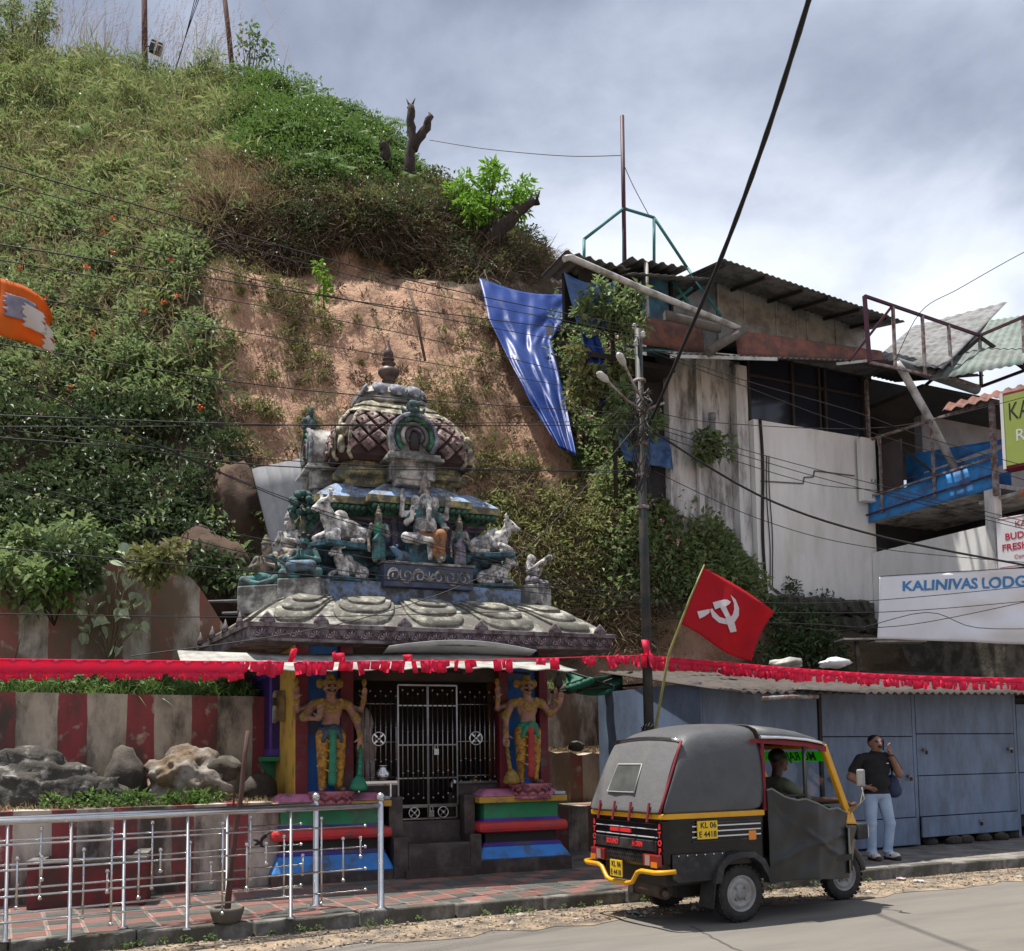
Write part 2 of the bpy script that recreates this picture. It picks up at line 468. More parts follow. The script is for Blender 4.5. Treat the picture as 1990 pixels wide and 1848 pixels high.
def catmull(T, x):
    """T (n, ...) sampled at real index x (k,)"""
    n = len(T); i = np.clip(np.floor(x).astype(int), 0, n - 2); t = (x - i)
    t = t.reshape((-1,) + (1,) * (T.ndim - 1))
    p0, p1, p2, p3 = T[np.clip(i - 1, 0, n - 1)], T[i], T[i + 1], T[np.clip(i + 2, 0, n - 1)]
    return 0.5 * (2 * p1 + (p2 - p0) * t + (2 * p0 - 5 * p1 + 4 * p2 - p3) * t * t + (3 * p1 - p0 - 3 * p2 + p3) * t ** 3)
HN_R, HN_C = 170, 400
for x, k in zip(HX, (1.7, 1.7, 1.7, 1.7, 1.7, 1.75, 1.75, 1.6, 1.3, 1.1, 1, 1, 1)):
    d0 = HT[x][2][1]
    HT[x] = [(py, d if d <= d0 else d0 + (d - d0) * k) for py, d in HT[x]]
for x, e in ((600, 0.4), (800, 0.7), (1000, 1.0), (1150, 1.0), (1300, 0.9), (1500, 1.0), (1900, 1.4)):
    HT[x] = [(py, d + e) for py, d in HT[x]]
tab = np.array([[atY(x, py, d) for (py, d) in HT[x]] for x in HX])          # cols, rows, 3
xs_px = np.array(HX, float)
colpos = np.interp(np.linspace(-900, 2700, HN_C), xs_px, np.arange(len(HX)))
H = catmull(tab, colpos)                       # C, 8, 3
H = catmull(np.swapaxes(H, 0, 1), np.linspace(0, 7, HN_R))                    # R, C, 3
def fbm(P, s, o=4):
    out = np.zeros(len(P))
    for i, p in enumerate(P):
        out[i] = mnoise.fractal(Vector(p) * s, 1.0, 2.0, o)
    return out
dH = np.gradient(H, axis=1); dV = np.gradient(H, axis=0)
HNrm = unit(np.cross(dH, dV)); HNrm[HNrm[..., 1] > 0.3] *= -1
flat = H.reshape(-1, 3)
n_big = fbm(flat, 0.45).reshape(HN_R, HN_C); n_small = fbm(flat * np.array([1, 1, 0.5]), 1.9).reshape(HN_R, HN_C)
n_fine = fbm(flat * np.array([1, 1, 0.7]), 5.0).reshape(HN_R, HN_C)
amp = 0.30 * n_big + 0.13 * n_small + 0.06 * n_fine
def to_px(P):
    V = P - EYE; z = V @ _f
    return CPX + FPX * (V @ RT) / z, CPY - FPX * (V @ UP) / z
def inside(px, py, poly):
    r = np.zeros(px.shape, bool); n = len(poly); j = n - 1
    for i in range(n):
        xi, yi = poly[i]; xj, yj = poly[j]
        c = ((yi > py) != (yj > py)) & (px < (xj - xi) * (py - yi) / ((yj - yi) + 1e-9) + xi)
        r ^= c; j = i
    return r
HPX, HPY = to_px(H)
CLIFF = [(370, 520), (420, 497), (500, 520), (560, 525), (640, 480), (720, 478), (800, 520), (880, 560), (935, 585), (1000, 680), (1090, 780), (1130, 920), (990, 935), (930, 985), (900, 1060), (560, 1060), (500, 900), (455, 870), (420, 760), (425, 640)]
on_cliff = inside(HPX, HPY, CLIFF)
H = H + HNrm * (amp * np.where(on_cliff, 0.75, 1.0) + (0.45 * n_big + 0.35 * n_small) * np.clip((360 - HPY) / 120, 0, 1) * (HPX < 950))[..., None]
# undercut beneath the overgrown lip
lip = np.exp(-((HPY - 500) / 38.0) ** 2) * np.clip((HPX - 420) / 120, 0, 1) * np.clip((960 - HPX) / 80, 0, 1)
H[..., 1] += 0.55 * lip
# gullies down the cut face
g_ = np.sin(HPX * 0.045 + 3 * n_big) * 0.06 + np.sin(HPX * 0.11 + 2 * n_small) * 0.03
H[..., 1] += np.where(on_cliff, g_, 0)
# the hilltop runs on behind the crest, the foot goes below ground
back = [H]
last = H[-1]
for k, (dy, dz) in enumerate(((1.5, 0.25), (4, 0.4), (9, 0.2), (18, -1.5), (40, -8))):
    q = last.copy(); q[:, 1] += dy; q[:, 2] += dz; q[:, 0] += q[:, 0] * dy / 28.0; back.append(q[None])
foot = H[0].copy(); foot[:, 1] += 0.3; foot[:, 2] = -0.3
Hall = np.concatenate([foot[None]] + back, 0)
rows, cols = Hall.shape[:2]
idx = np.arange(rows * cols).reshape(rows, cols)
Fq = np.stack([idx[:-1, :-1], idx[:-1, 1:], idx[1:, 1:], idx[1:, :-1]], -1).reshape(-1, 4)
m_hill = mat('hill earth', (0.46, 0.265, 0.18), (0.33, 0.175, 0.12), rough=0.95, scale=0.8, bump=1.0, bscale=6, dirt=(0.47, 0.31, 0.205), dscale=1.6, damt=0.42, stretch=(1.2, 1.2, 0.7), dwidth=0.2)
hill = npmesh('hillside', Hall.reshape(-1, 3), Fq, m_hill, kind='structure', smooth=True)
[n for n in m_hill.node_tree.nodes if n.type == 'BUMP'][0].inputs['Distance'].default_value = 0.12
# leaf mould where plants cover the ground
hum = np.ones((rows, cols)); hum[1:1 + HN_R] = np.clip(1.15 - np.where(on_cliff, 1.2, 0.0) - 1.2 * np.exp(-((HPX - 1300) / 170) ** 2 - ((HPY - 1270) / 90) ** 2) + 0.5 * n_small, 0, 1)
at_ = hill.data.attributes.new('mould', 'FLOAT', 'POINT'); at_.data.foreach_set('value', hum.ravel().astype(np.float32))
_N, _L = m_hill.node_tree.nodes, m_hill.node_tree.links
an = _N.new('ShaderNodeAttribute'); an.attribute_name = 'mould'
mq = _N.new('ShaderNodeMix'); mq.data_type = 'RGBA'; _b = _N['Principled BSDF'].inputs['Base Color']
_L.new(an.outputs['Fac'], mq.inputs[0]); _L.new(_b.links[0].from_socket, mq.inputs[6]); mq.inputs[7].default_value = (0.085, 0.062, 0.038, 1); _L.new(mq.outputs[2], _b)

dH = np.gradient(H, axis=1); dV = np.gradient(H, axis=0)
cr_ = np.cross(dH, dV); HArea = np.linalg.norm(cr_, axis=-1); HNrm = unit(cr_)
HNrm[(HNrm @ np.array([0.0, -0.6, 0.8])) < 0] *= -1
HPX, HPY = to_px(H)

def scatter(n, weight):
    w = (HArea * weight).ravel(); w = w / w.sum()
    i = rng.choice(len(w), n, p=w)
    P = H.reshape(-1, 3)[i] + rng.normal(size=(n, 3)) * 0.07
    return P, HNrm.reshape(-1, 3)[i], HPX.ravel()[i], HPY.ravel()[i]
def soft(v, lo, hi):
    t = np.clip((v - lo) / (hi - lo), 0, 1); return t * t * (3 - 2 * t)
def clump_leaves(C, Nn, rad, per, L, W, up=0.5, shell=0.5, droop=0.25):
    """leafy clumps: leaves through the outer part of a dome on every clump centre"""
    n = len(C); tot = n * per
    ci = np.repeat(np.arange(n), per)
    axis = unit(Nn * (1 - up) + np.array([0, -0.15, 1.0]) * up)
    D = unit(rng.normal(size=(tot, 3)) + axis[ci] * 0.55)
    rr = rad[ci] * (shell + (1 - shell) * rng.random(tot) ** 0.7)
    P = C[ci] + D * rr[:, None] + axis[ci] * (rad[ci] * 0.25)[:, None]
    ax = unit(D + rng.normal(size=(tot, 3)) * 0.7 + np.array([0, 0, -droop]))
    nr = unit(np.array([0, -0.1, 1.0]) + D * 0.5 + rng.normal(size=(tot, 3)) * 0.45)
    s = 0.6 + 0.8 * rng.random(tot)
    return leaf_arrays(P, ax, nr, L * s, W * s * (0.8 + 0.4 * rng.random(tot)))
def blades(P, Nn, L, W, spread=0.6, droop=1.0, up=0.6):
    n = len(P)
    D = unit(Nn * (1 - up) + np.array([0, 0, 1.0]) * up + rng.normal(size=(n, 3)) * spread)
    return blade_arrays(P, D, L * (0.5 + rng.random(n)), W * (0.7 + 0.6 * rng.random(n)), droop * rng.random(n))

m_lant = mat('lantana leaf', (0.14, 0.20, 0.085), (0.20, 0.255, 0.10), rough=0.5, scale=0.5, island=[(0.08, 0.15, 0.06), (0.16, 0.23, 0.085), (0.22, 0.30, 0.12), (0.36, 0.40, 0.20)], trans=0.45)
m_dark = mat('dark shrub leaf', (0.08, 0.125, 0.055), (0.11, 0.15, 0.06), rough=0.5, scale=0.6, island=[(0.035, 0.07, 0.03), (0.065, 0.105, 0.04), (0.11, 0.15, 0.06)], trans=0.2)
m_fresh = mat('fresh shrub leaf', (0.13, 0.22, 0.055), (0.10, 0.165, 0.045), rough=0.5, scale=0.7, island=[(0.05, 0.12, 0.03), (0.10, 0.20, 0.04), (0.17, 0.26, 0.06)], trans=0.3)
m_grass = mat('hill grass', (0.185, 0.255, 0.085), (0.27, 0.285, 0.12), rough=0.6, scale=0.45, island=[(0.10, 0.18, 0.06), (0.20, 0.29, 0.095), (0.31, 0.36, 0.15), (0.46, 0.42, 0.25)], trans=0.4)
m_straw = mat('dry grass', (0.25, 0.19, 0.105), (0.16, 0.115, 0.07), rough=0.8, scale=0.9, island=[(0.20, 0.145, 0.09), (0.36, 0.28, 0.17), (0.52, 0.43, 0.28)], trans=0.25)
m_fern = mat('fern frond', (0.15, 0.25, 0.085), (0.21, 0.31, 0.14), rough=0.55, scale=0.6, island=[(0.10, 0.19, 0.055), (0.17, 0.27, 0.10), (0.24, 0.33, 0.15)], trans=0.3)
m_olive = mat('olive weed leaf', (0.20, 0.205, 0.075), (0.15, 0.165, 0.06), rough=0.6, scale=0.8, island=[(0.10, 0.125, 0.045), (0.19, 0.21, 0.075), (0.32, 0.29, 0.13)], trans=0.3)
m_drybr = mat('dead brown grass', (0.12, 0.085, 0.055), (0.075, 0.052, 0.035), rough=0.85, scale=0.9, island=[(0.06, 0.042, 0.03), (0.12, 0.085, 0.055), (0.22, 0.165, 0.105)], trans=0.1)
m_twig = mat('twig', (0.13, 0.095, 0.065), (0.085, 0.06, 0.045), rough=0.9, scale=3)
m_flow = mat('lantana flower', (0.75, 0.13, 0.03), island=[(0.75, 0.08, 0.03), (0.85, 0.22, 0.03), (0.8, 0.12, 0.08)], rough=0.6)
m_pink = mat('pink flower', (0.75, 0.35, 0.42), island=[(0.72, 0.30, 0.42), (0.85, 0.6, 0.55)], rough=0.6)

X, Y = HPX, HPY
ncl = n_small * 0.5 + 0.5
not_cliff = 1.0 - np.where(inside(X, Y, CLIFF), 1.0, 0.0)
left = soft(-X, -520, -430)
# lantana thicket on the left slope
wA = left * soft(Y, 330, 430) * soft(-Y, -1110, -1060) * not_cliff * (0.12 + np.clip(ncl * 1.5 - 0.25, 0, 1)) * np.where(Y > 820, 1.6, 1.0)
C, Nn, px, py = scatter(1350, wA)
r = rng.uniform(0.22, 0.5, len(C))
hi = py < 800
V, F = merge([clump_leaves(C[hi], Nn[hi], r[hi], 95, 0.115, 0.062), clump_leaves(C[hi][:250] + Nn[hi][:250] * 0.15, Nn[hi][:250], r[hi][:250], 60, 0.17, 0.05)])
npmesh('lantana_thicket', V, F, m_lant)
C2, N2, p2, q2 = scatter(260, left * soft(Y, 360, 450) * soft(-Y, -900, -800) * not_cliff)
npmesh('thicket_canes', *clump_leaves(C2, N2, rng.uniform(0.25, 0.55, 260), 60, 0.24, 0.045, up=0.6, droop=0.9), m_grass)
C2, N2, p2, q2 = scatter(380, left * soft(Y, 300, 400) * soft(-Y, -980, -900) * not_cliff)
npmesh('thicket_weeds', *clump_leaves(C2, N2, rng.uniform(0.2, 0.55, 380), 70, 0.085, 0.05, up=0.5), m_olive)
P2, N2, p2, q2 = scatter(1800, left * soft(Y, 360, 450) * not_cliff)
P2_, N2_, p2, q2 = scatter(9000, left * soft(Y, 240, 330) * soft(-Y, -800, -650) * not_cliff * np.clip(n_small * 2 + 0.1, 0, 1))
npmesh('thicket_straw', *blades(P2_ + N2_ * 0.3, N2_, 0.6, 0.018, 0.7, 1.4, 0.4), m_straw)
npmesh('thicket_twigs', *blades(P2, N2, 0.9, 0.014, 0.7, 0.4, 0.5), m_twig)
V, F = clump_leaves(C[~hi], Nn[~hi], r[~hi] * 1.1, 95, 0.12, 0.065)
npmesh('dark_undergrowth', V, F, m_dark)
P, Nf, _, _ = scatter(170, left * soft(Y, 430, 520) * soft(-Y, -860, -760) * not_cliff)
P = P + Nf * rng.uniform(0.45, 0.75, (len(P), 1))
pp = np.repeat(P, 9, 0) + rng.normal(size=(len(P) * 9, 3)) * 0.028
npmesh('lantana_flowers', *leaf_arrays(pp[:len(pp) // 2], rng.normal(size=(len(pp) // 2, 3)), rng.normal(size=(len(pp) // 2, 3)), np.full(len(pp) // 2, 0.055), np.full(len(pp) // 2, 0.045)), m_flow)
# long grass and bamboo-leaved weeds over the upper slope
wB = soft(-Y, -480, -320) * soft(-X, -560, -430)
C, Nn, px, py = scatter(1500, wB * (0.12 + np.clip(1.5 * ncl - 0.25, 0, 1)))
V, F = clump_leaves(C[:900], Nn[:900], rng.uniform(0.25, 0.65, 900), 62, 0.30, 0.050, up=0.8, droop=0.9)
npmesh('bamboo_weeds', V, F, m_grass)
P, Nn, _, _ = scatter(36000, wB * (0.15 + ncl ** 2))
npmesh('hillside_grass', *blades(P, Nn, 0.75, 0.020, 0.4, 1.1, 0.75), m_grass)
P, Nn, _, _ = scatter(900, wB + 0.6 * soft(X, 440, 520) * soft(-Y, -300, -230))
npmesh('tall_stalks', *blades(P, np.tile([0, 0, 1.0], (900, 1)), 1.5, 0.020, 0.18, 0.5, 0.9), m_olive)
C, Nn, px, py = scatter(620, soft(-Y, -560, -430) * soft(-X, -640, -500) * (0.15 + np.clip(ncl, 0, 1) ** 2))
npmesh('weed_shrubs', *clump_leaves(C, Nn, rng.uniform(0.2, 0.6, 620), 80, 0.11, 0.06), m_olive)
C, Nn, px, py = scatter(240, soft(-Y, -520, -420) * soft(-X, -520, -420))
npmesh('slope_dark_shrubs', *clump_leaves(C, Nn, rng.uniform(0.3, 0.7, 240), 90, 0.11, 0.055), m_dark)
# green shrubs and ferns towards the crest
wC = soft(X, 440, 520) * soft(-Y, -400, -330) * soft(-X, -950, -880)
C, Nn, px, py = scatter(620, wC)
npmesh('crest_shrubs', *clump_leaves(C, Nn, rng.uniform(0.22, 0.75, 620), 110, 0.11, 0.058), m_fresh)
C, Nn, px, py = scatter(330, wC + 0.5 * soft(X, 430, 500) * soft(-Y, -470, -400) * soft(-X, -1080, -1020))
npmesh('crest_dark_shrubs', *clump_leaves(C, Nn, rng.uniform(0.25, 0.45, 330), 90, 0.09, 0.05), m_dark)
# dry overhang hanging from the lip
lipw = soft(X, 360, 460) * soft(-X, -1090, -1040) * soft(Y, 325, 380) * soft(-Y, -560, -500) * (1 - 0.0 * Y)
lipw = lipw * np.where(inside(X, Y, CLIFF), 0.12, 1.0)
P, Nn, px, py = scatter(19000, lipw * soft(-X, -560, -440) * soft(-Y, -460, -400))
npmesh('dry_straw_grass', *blades(P + Nn * rng.uniform(0, 0.25, (len(P), 1)), Nn, 0.55, 0.020, 0.7, 1.8, 0.2), m_straw)
P, Nn, px, py = scatter(20000, lipw * soft(Y, 370, 430))
npmesh('dry_overhang_grass', *blades(P + Nn * rng.uniform(0, 0.3, (len(P), 1)), Nn * 0.6 + np.array([0, -0.2, -0.5]), 0.55, 0.016, 0.7, 1.4, 0.0), m_drybr)
C, Nn, px, py = scatter(820, lipw * np.where(Y < 455, 1.0, 0.25) * np.where((X < 500) & (Y > 330), 0.25, 1.0))
npmesh('overhang_weeds', *clump_leaves(C, Nn, rng.uniform(0.15, 0.42, 820), 75, 0.085, 0.045, up=0.4), m_olive)
C, Nn, px, py = scatter(330, lipw * soft(X, 470, 560) * (0.2 + ncl))
npmesh('overhang_shrubs', *clump_leaves(C, Nn, rng.uniform(0.2, 0.5, 330), 85, 0.10, 0.05, up=0.4), m_dark)
# twigs and roots below the lip
P, Nn, px, py = scatter(1500, lipw)
npmesh('hanging_roots', *blades(P + Nn * 0.25, Nn * 0.4 + np.array([0, 0, -0.6]), 0.9, 0.014, 0.5, 0.4, -0.6), m_twig)
# sparse weeds on the bare cut
wcl = np.where(inside(X, Y, CLIFF), 1.0, 0.0)
patch = soft(n_big + 0.6 * n_small, 0.0, 0.45) + 0.12
band = np.exp(-((X - 520) / 90) ** 2) + 0.4 * np.exp(-((X - 860) / 60) ** 2) * soft(Y, 600, 700) + soft(Y, 820, 960)
C, Nn, px, py = scatter(480, wcl * patch * (0.3 + band))
npmesh('cliff_weeds', *clump_leaves(C, Nn, rng.uniform(0.05, 0.22, 480), 36, 0.075, 0.034), m_olive)
C, Nn, px, py = scatter(190, wcl)
npmesh('cliff_dead_weeds', *clump_leaves(C, Nn, rng.uniform(0.05, 0.18, 190), 30, 0.085, 0.022), m_drybr)
P, Nn, _, _ = scatter(8000, wcl * patch * (0.4 + band))
npmesh('cliff_dry_grass', *blades(P, Nn, 0.24, 0.010, 0.7, 1.3, 0.3), m_straw)
# shrubs on the right flank below the lodge
wE = soft(X, 900, 960) * soft(-X, -1470, -1430) * np.where(X < 1180, soft(Y, 950, 1010), soft(Y, 890, 950)) * soft(-Y, -1230, -1150) * not_cliff * (0.2 + np.clip(ncl, 0, 1))
C, Nn, px, py = scatter(760, wE)
k = px < 1190
m_flank = mat('flank weed leaf', (0.27, 0.30, 0.11), (0.21, 0.25, 0.09), rough=0.55, scale=0.7, island=[(0.13, 0.18, 0.06), (0.27, 0.31, 0.11), (0.42, 0.42, 0.19)], trans=0.4)
npmesh('flank_weeds', *clump_leaves(C[k], Nn[k], rng.uniform(0.15, 0.42, k.sum()), 75, 0.10, 0.040, shell=0.3), m_flank)
q_ = ~k & (rng.random(len(k)) < 0.35)
npmesh('flank_pale_shrubs', *clump_leaves(C[q_], Nn[q_], rng.uniform(0.2, 0.45, q_.sum()), 80, 0.11, 0.05, shell=0.3), m_flank)
k = k | q_
npmesh('flank_shrubs', *clump_leaves(C[~k], Nn[~k], rng.uniform(0.25, 0.5, (~k).sum()), 105, 0.12, 0.06), m_lant)
P, Nn, _, _ = scatter(20000, soft(X, 930, 1000) * soft(-X, -1330, -1250) * soft(Y, 930, 1000) * soft(-Y, -1290, -1230))
npmesh('flank_dry_grass', *blades(P, Nn, 0.42, 0.015, 0.7, 1.4, 0.2), m_straw)
wF = soft(X, 1060, 1110) * soft(-X, -1330, -1270) * soft(Y, 560, 640) * soft(-Y, -960, -900) * not_cliff
C, Nn, px, py = scatter(260, wF)
npmesh('gap_shrubs', *clump_leaves(C, Nn, rng.uniform(0.18, 0.4, 260), 75, 0.10, 0.055), m_lant)
C, Nn, px, py = scatter(70, soft(X, 1450, 1480) * soft(-X, -1640, -1600) * soft(Y, 1175, 1200) * soft(-Y, -1330, -1300))
npmesh('wall_foot_shrubs', *clump_leaves(C, Nn, rng.uniform(0.25, 0.45, 70), 130, 0.10, 0.055), m_dark)
P = np.concatenate([scatter(60, wF)[0], scatter(50, wE * soft(X, 1200, 1260))[0]]) + np.array([0, -0.35, 0.2])
pp = np.repeat(P, 8, 0) + rng.normal(size=(len(P) * 8, 3)) * 0.025
npmesh('pink_flowers', *leaf_arrays(pp, rng.normal(size=pp.shape), rng.normal(size=pp.shape), np.full(len(pp), 0.05), np.full(len(pp), 0.045)), m_pink)
# foot of the slope behind the walls
wG = soft(-X, -520, -470) * soft(Y, 1000, 1060) * soft(-Y, -1290, -1270) * np.where(X < 110, 1.0, np.where(Y < 1110, 0.8, 0.12))
C, Nn, px, py = scatter(230, wG)
npmesh('foot_shrubs', *clump_leaves(C, Nn, rng.uniform(0.2, 0.4, 230), 85, 0.13, 0.07), m_lant)

# fern fronds
def ferns(n, weight, L0):
    P, Nn, _, _ = scatter(n, weight)
    parts = []
    S = 13
    az = rng.uniform(0, 2 * np.pi, n); L = L0 * (0.6 + 0.7 * rng.random(n))
    out = np.stack([np.cos(az), np.sin(az), np.zeros(n)], 1)
    for i in range(S):
        t = (i + 1) / S
        pos = P + out * (L * t * 0.8)[:, None] + np.array([0, 0, 1.0]) * (L * (0.9 * t - 0.75 * t * t))[:, None] + np.array([0, 0, 0.25])
        tan = unit(out * 0.8 + np.array([0, 0, 1.0]) * (0.9 - 1.5 * t))
        side = unit(np.cross(tan, np.array([0, 0, 1.0])))
        ln = L * 0.30 * math.sin(math.pi * min(1, 0.25 + 0.75 * (1 - t)) * 0.9) + 0.02
        for sg in (-1, 1):
            parts.append(leaf_arrays(pos, unit(side * sg + tan * 0.35 + np.array([0, 0, -0.15])), unit(np.cross(side, tan)) * -1, ln, L * 0.055, 0.05))
    return merge(parts)
npmesh('fern_thicket', *ferns(520, wC * soft(X, 560, 640) + 0.25 * soft(X, 830, 900) * soft(-Y, -480, -440) * soft(-X, -1100, -1050), 0.75), m_fern)
npmesh('slope_ferns', *ferns(110, wB * soft(-X, -420, -300), 0.8), m_fern)

# plume grass along the skyline on the left
k = np.where(H[-1][:, 0] < atY(470, 200, 33).x)[0]
base = H[-1][rng.choice(k[k > 40], 700)] + rng.normal(size=(700, 3)) * np.array([0.3, 0.9, 0.05])
n = len(base); Ls = rng.uniform(1.2, 2.7, n)
lean = rng.normal(size=(n, 3)) * np.array([0.16, 0.16, 0]) + np.array([0.18, 0, 1.0])
stems, heads = [], []
stems.append(blade_arrays(base, lean, Ls, np.full(n, 0.014), np.full(n, 0.5)))
for q in range(14):
    t = 0.62 + 0.38 * q / 13
    pos = base + unit(lean) * (Ls * t)[:, None]
    heads.append(blade_arrays(pos, unit(lean + rng.normal(size=(n, 3)) * 0.45 + np.array([0.45, 0, 0.1])), np.full(n, 0.16) * rng.uniform(0.6, 1.3, n), np.full(n, 0.010), np.full(n, 1.0)))
npmesh('plume_grass', *merge(stems + heads), mat('plume', (0.26, 0.18, 0.14), (0.34, 0.26, 0.20), rough=0.8, scale=2, trans=0.3))
bb = H[-1][rng.choice(k, 2600)] + rng.normal(size=(2600, 3)) * np.array([0.3, 0.8, 0.05])
npmesh('skyline_grass', *blades(bb, np.tile([0, 0, 1.0], (2600, 1)), 0.8, 0.018, 0.3, 1.2, 0.8), m_grass)
# ================================================================== SHRINE
S = Frame((-2.81, 11.93, 0.14), 22.5)
shr = thing('shrine', 'small painted Hindu shrine with a domed tower, carved eave and barred gate', 'shrine', S.o, R(S.deg))
BLK = (0.03, 0.028, 0.026)
m_gran = mat('brown granite', (0.055, 0.036, 0.032), (0.035, 0.025, 0.024), rough=0.45, scale=40, bump=0.05, spec=0.5, dirt=(0.10, 0.08, 0.07), dscale=4, damt=0.25)
def paint(name, c, damt=0.35, dirt=(0.10, 0.09, 0.08), rough=0.6, **k):
    return mat(name, c, tuple(v * 0.8 for v in c), rough=rough, scale=3, bump=0.15, bscale=25, dirt=dirt, dscale=3.5, damt=damt, **k)
m_blue = paint('blue paint', (0.05, 0.27, 0.74), 0.1)
m_red = paint('red paint', (0.62, 0.05, 0.05), 0.1)
m_green = paint('green paint', (0.03, 0.28, 0.12), 0.12)
m_gold = paint('ochre paint', (0.54, 0.32, 0.05), 0.15)
m_yell = paint('yellow wall paint', (0.66, 0.41, 0.075), 0.12, dirt=(0.25, 0.15, 0.05))
m_pink = MATS['pink flower']
m_pinkp = paint('pink paint', (0.62, 0.22, 0.38), 0.15)
m_pale = paint('pale blue paint', (0.42, 0.50, 0.58), 0.25)
m_purp = paint('purple paint', (0.10, 0.045, 0.32), 0.15)
m_maro = paint('maroon paint', (0.16, 0.018, 0.028), 0.12)
m_bluep = paint('panel blue paint', (0.025, 0.16, 0.52), 0.1)
m_blk = mat('black paint', BLK, rough=0.6)
m_steel = mat('polished steel', (0.62, 0.61, 0.60), (0.5, 0.5, 0.5), rough=0.22, metal=1.0, scale=9)
m_weath = paint('weathered white plaster', (0.58, 0.56, 0.52), 0.6, dirt=(0.10, 0.098, 0.09))
m_wroof = mat('weathered eave plaster', (0.54, 0.52, 0.46), (0.38, 0.365, 0.31), rough=0.9, scale=7, bump=0.5, bscale=40, dirt=(0.12, 0.115, 0.10), dscale=4.5, damt=0.6)
m_petal = mat('weathered petal plaster', (0.55, 0.52, 0.41), (0.30, 0.30, 0.245), rough=0.9, scale=9, bump=0.5, bscale=40, dirt=(0.14, 0.135, 0.115), dscale=6, damt=0.6)
m_fasc = mat('eave fascia', (0.085, 0.05, 0.06), (0.045, 0.032, 0.038), rough=0.85, scale=5, bump=0.3, bscale=30, dirt=(0.20, 0.18, 0.19), dscale=7, damt=0.4)
m_ros = mat('fascia relief', (0.36, 0.28, 0.31), (0.18, 0.12, 0.15), rough=0.85, scale=9, dirt=(0.06, 0.05, 0.055), dscale=9, damt=0.45)
m_bluew = mat('weathered blue plaster', (0.22, 0.37, 0.64), (0.50, 0.55, 0.62), rough=0.85, scale=6, bump=0.35, bscale=30, dirt=(0.11, 0.12, 0.135), dscale=6, damt=0.5)
m_bluewall = mat('tower blue wall', (0.06, 0.20, 0.44), (0.14, 0.28, 0.45), rough=0.85, scale=5, bump=0.25, bscale=30, dirt=(0.045, 0.05, 0.06), dscale=5, damt=0.5)
m_teal = mat('teal moulding', (0.05, 0.18, 0.24), (0.15, 0.28, 0.36), rough=0.8, scale=6, bump=0.2, dirt=(0.03, 0.04, 0.045), dscale=5, damt=0.5)
m_gleaf = mat('green leaf band', (0.03, 0.17, 0.09), (0.08, 0.26, 0.16), rough=0.75, scale=9, bump=0.3, dirt=(0.02, 0.03, 0.025), dscale=8, damt=0.5)
m_ochw = mat('weathered ochre band', (0.46, 0.39, 0.15), (0.30, 0.27, 0.16), rough=0.8, scale=6, bump=0.2, dirt=(0.09, 0.09, 0.07), dscale=7, damt=0.55)
m_dome = mat('dome groove', (0.035, 0.018, 0.018), (0.06, 0.035, 0.033), rough=0.9, scale=6)
m_tile = mat('dome tile', (0.36, 0.20, 0.185), (0.55, 0.47, 0.44), rough=0.85, scale=7, bump=0.4, bscale=45, dirt=(0.09, 0.06, 0.055), dscale=8, damt=0.55)
m_rib = mat('dome rib', (0.52, 0.48, 0.34), (0.34, 0.31, 0.22), rough=0.85, scale=9, bump=0.3, dirt=(0.10, 0.09, 0.07), dscale=9, damt=0.5)
m_cop = mat('dark copper', (0.13, 0.085, 0.075), (0.07, 0.05, 0.05), rough=0.5, scale=8, metal=0.3)
m_purw = mat('weathered purple band', (0.12, 0.075, 0.14), (0.22, 0.19, 0.22), rough=0.8, scale=7, dirt=(0.05, 0.045, 0.05), dscale=6, damt=0.5)

def slab(a0, a1, b0, b1, z0, z1, o0=0.0, o1=None):
    """block grown outwards by o0 at the foot, o1 at the head (back side stays)"""
    o1 = o0 if o1 is None else o1
    mb = MB()
    r = [[(a0 - o, b0 - o, z), (a1 + o, b0 - o, z), (a1 + o, b1, z), (a0 - o, b1, z)] for o, z in ((o0, z0), (o1, z1))]
    return mb.loft(r)
# --- painted plinths either side of the steps
for a0, a1, sh in ((0.06, 1.44, 0.0), (2.61, 3.80, 0.05)):
    pb = 0.06; B1 = 0.62
    for nm, z0, z1, o0, o1, mm, bv in (
        ('plinth_base', -0.1, 0.12 + sh, 0.05, 0.05, m_gran, 0.006), ('plinth_foot_moulding', 0.12 + sh, 0.33, 0.05, -0.05, m_blue, 0.02), ('plinth_line', 0.33, 0.37, -0.04, -0.08, m_purp, 0),
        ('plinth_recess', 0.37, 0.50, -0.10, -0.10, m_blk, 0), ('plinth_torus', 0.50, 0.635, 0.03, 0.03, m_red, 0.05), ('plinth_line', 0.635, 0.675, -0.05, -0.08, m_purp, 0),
        ('plinth_body', 0.675, 0.875, -0.08, -0.08, m_green, 0.004), ('plinth_band', 0.875, 0.95, 0.015, 0.015, m_gold, 0.006), ('plinth_top', 0.95, 1.045, -0.01, -0.12, m_pinkp, 0.03)):
        part(nm, slab(a0, a1, pb, B1, z0, z1, o0, o1), mm, shr, bevel=bv)
    mb = MB(); mb.box((a1 - 0.16, pb - 0.004, 0.955), (a1 + 0.004, pb + 0.10, 1.0))
    part('plinth_pale_edge', mb, m_pale, shr, bevel=0.015)
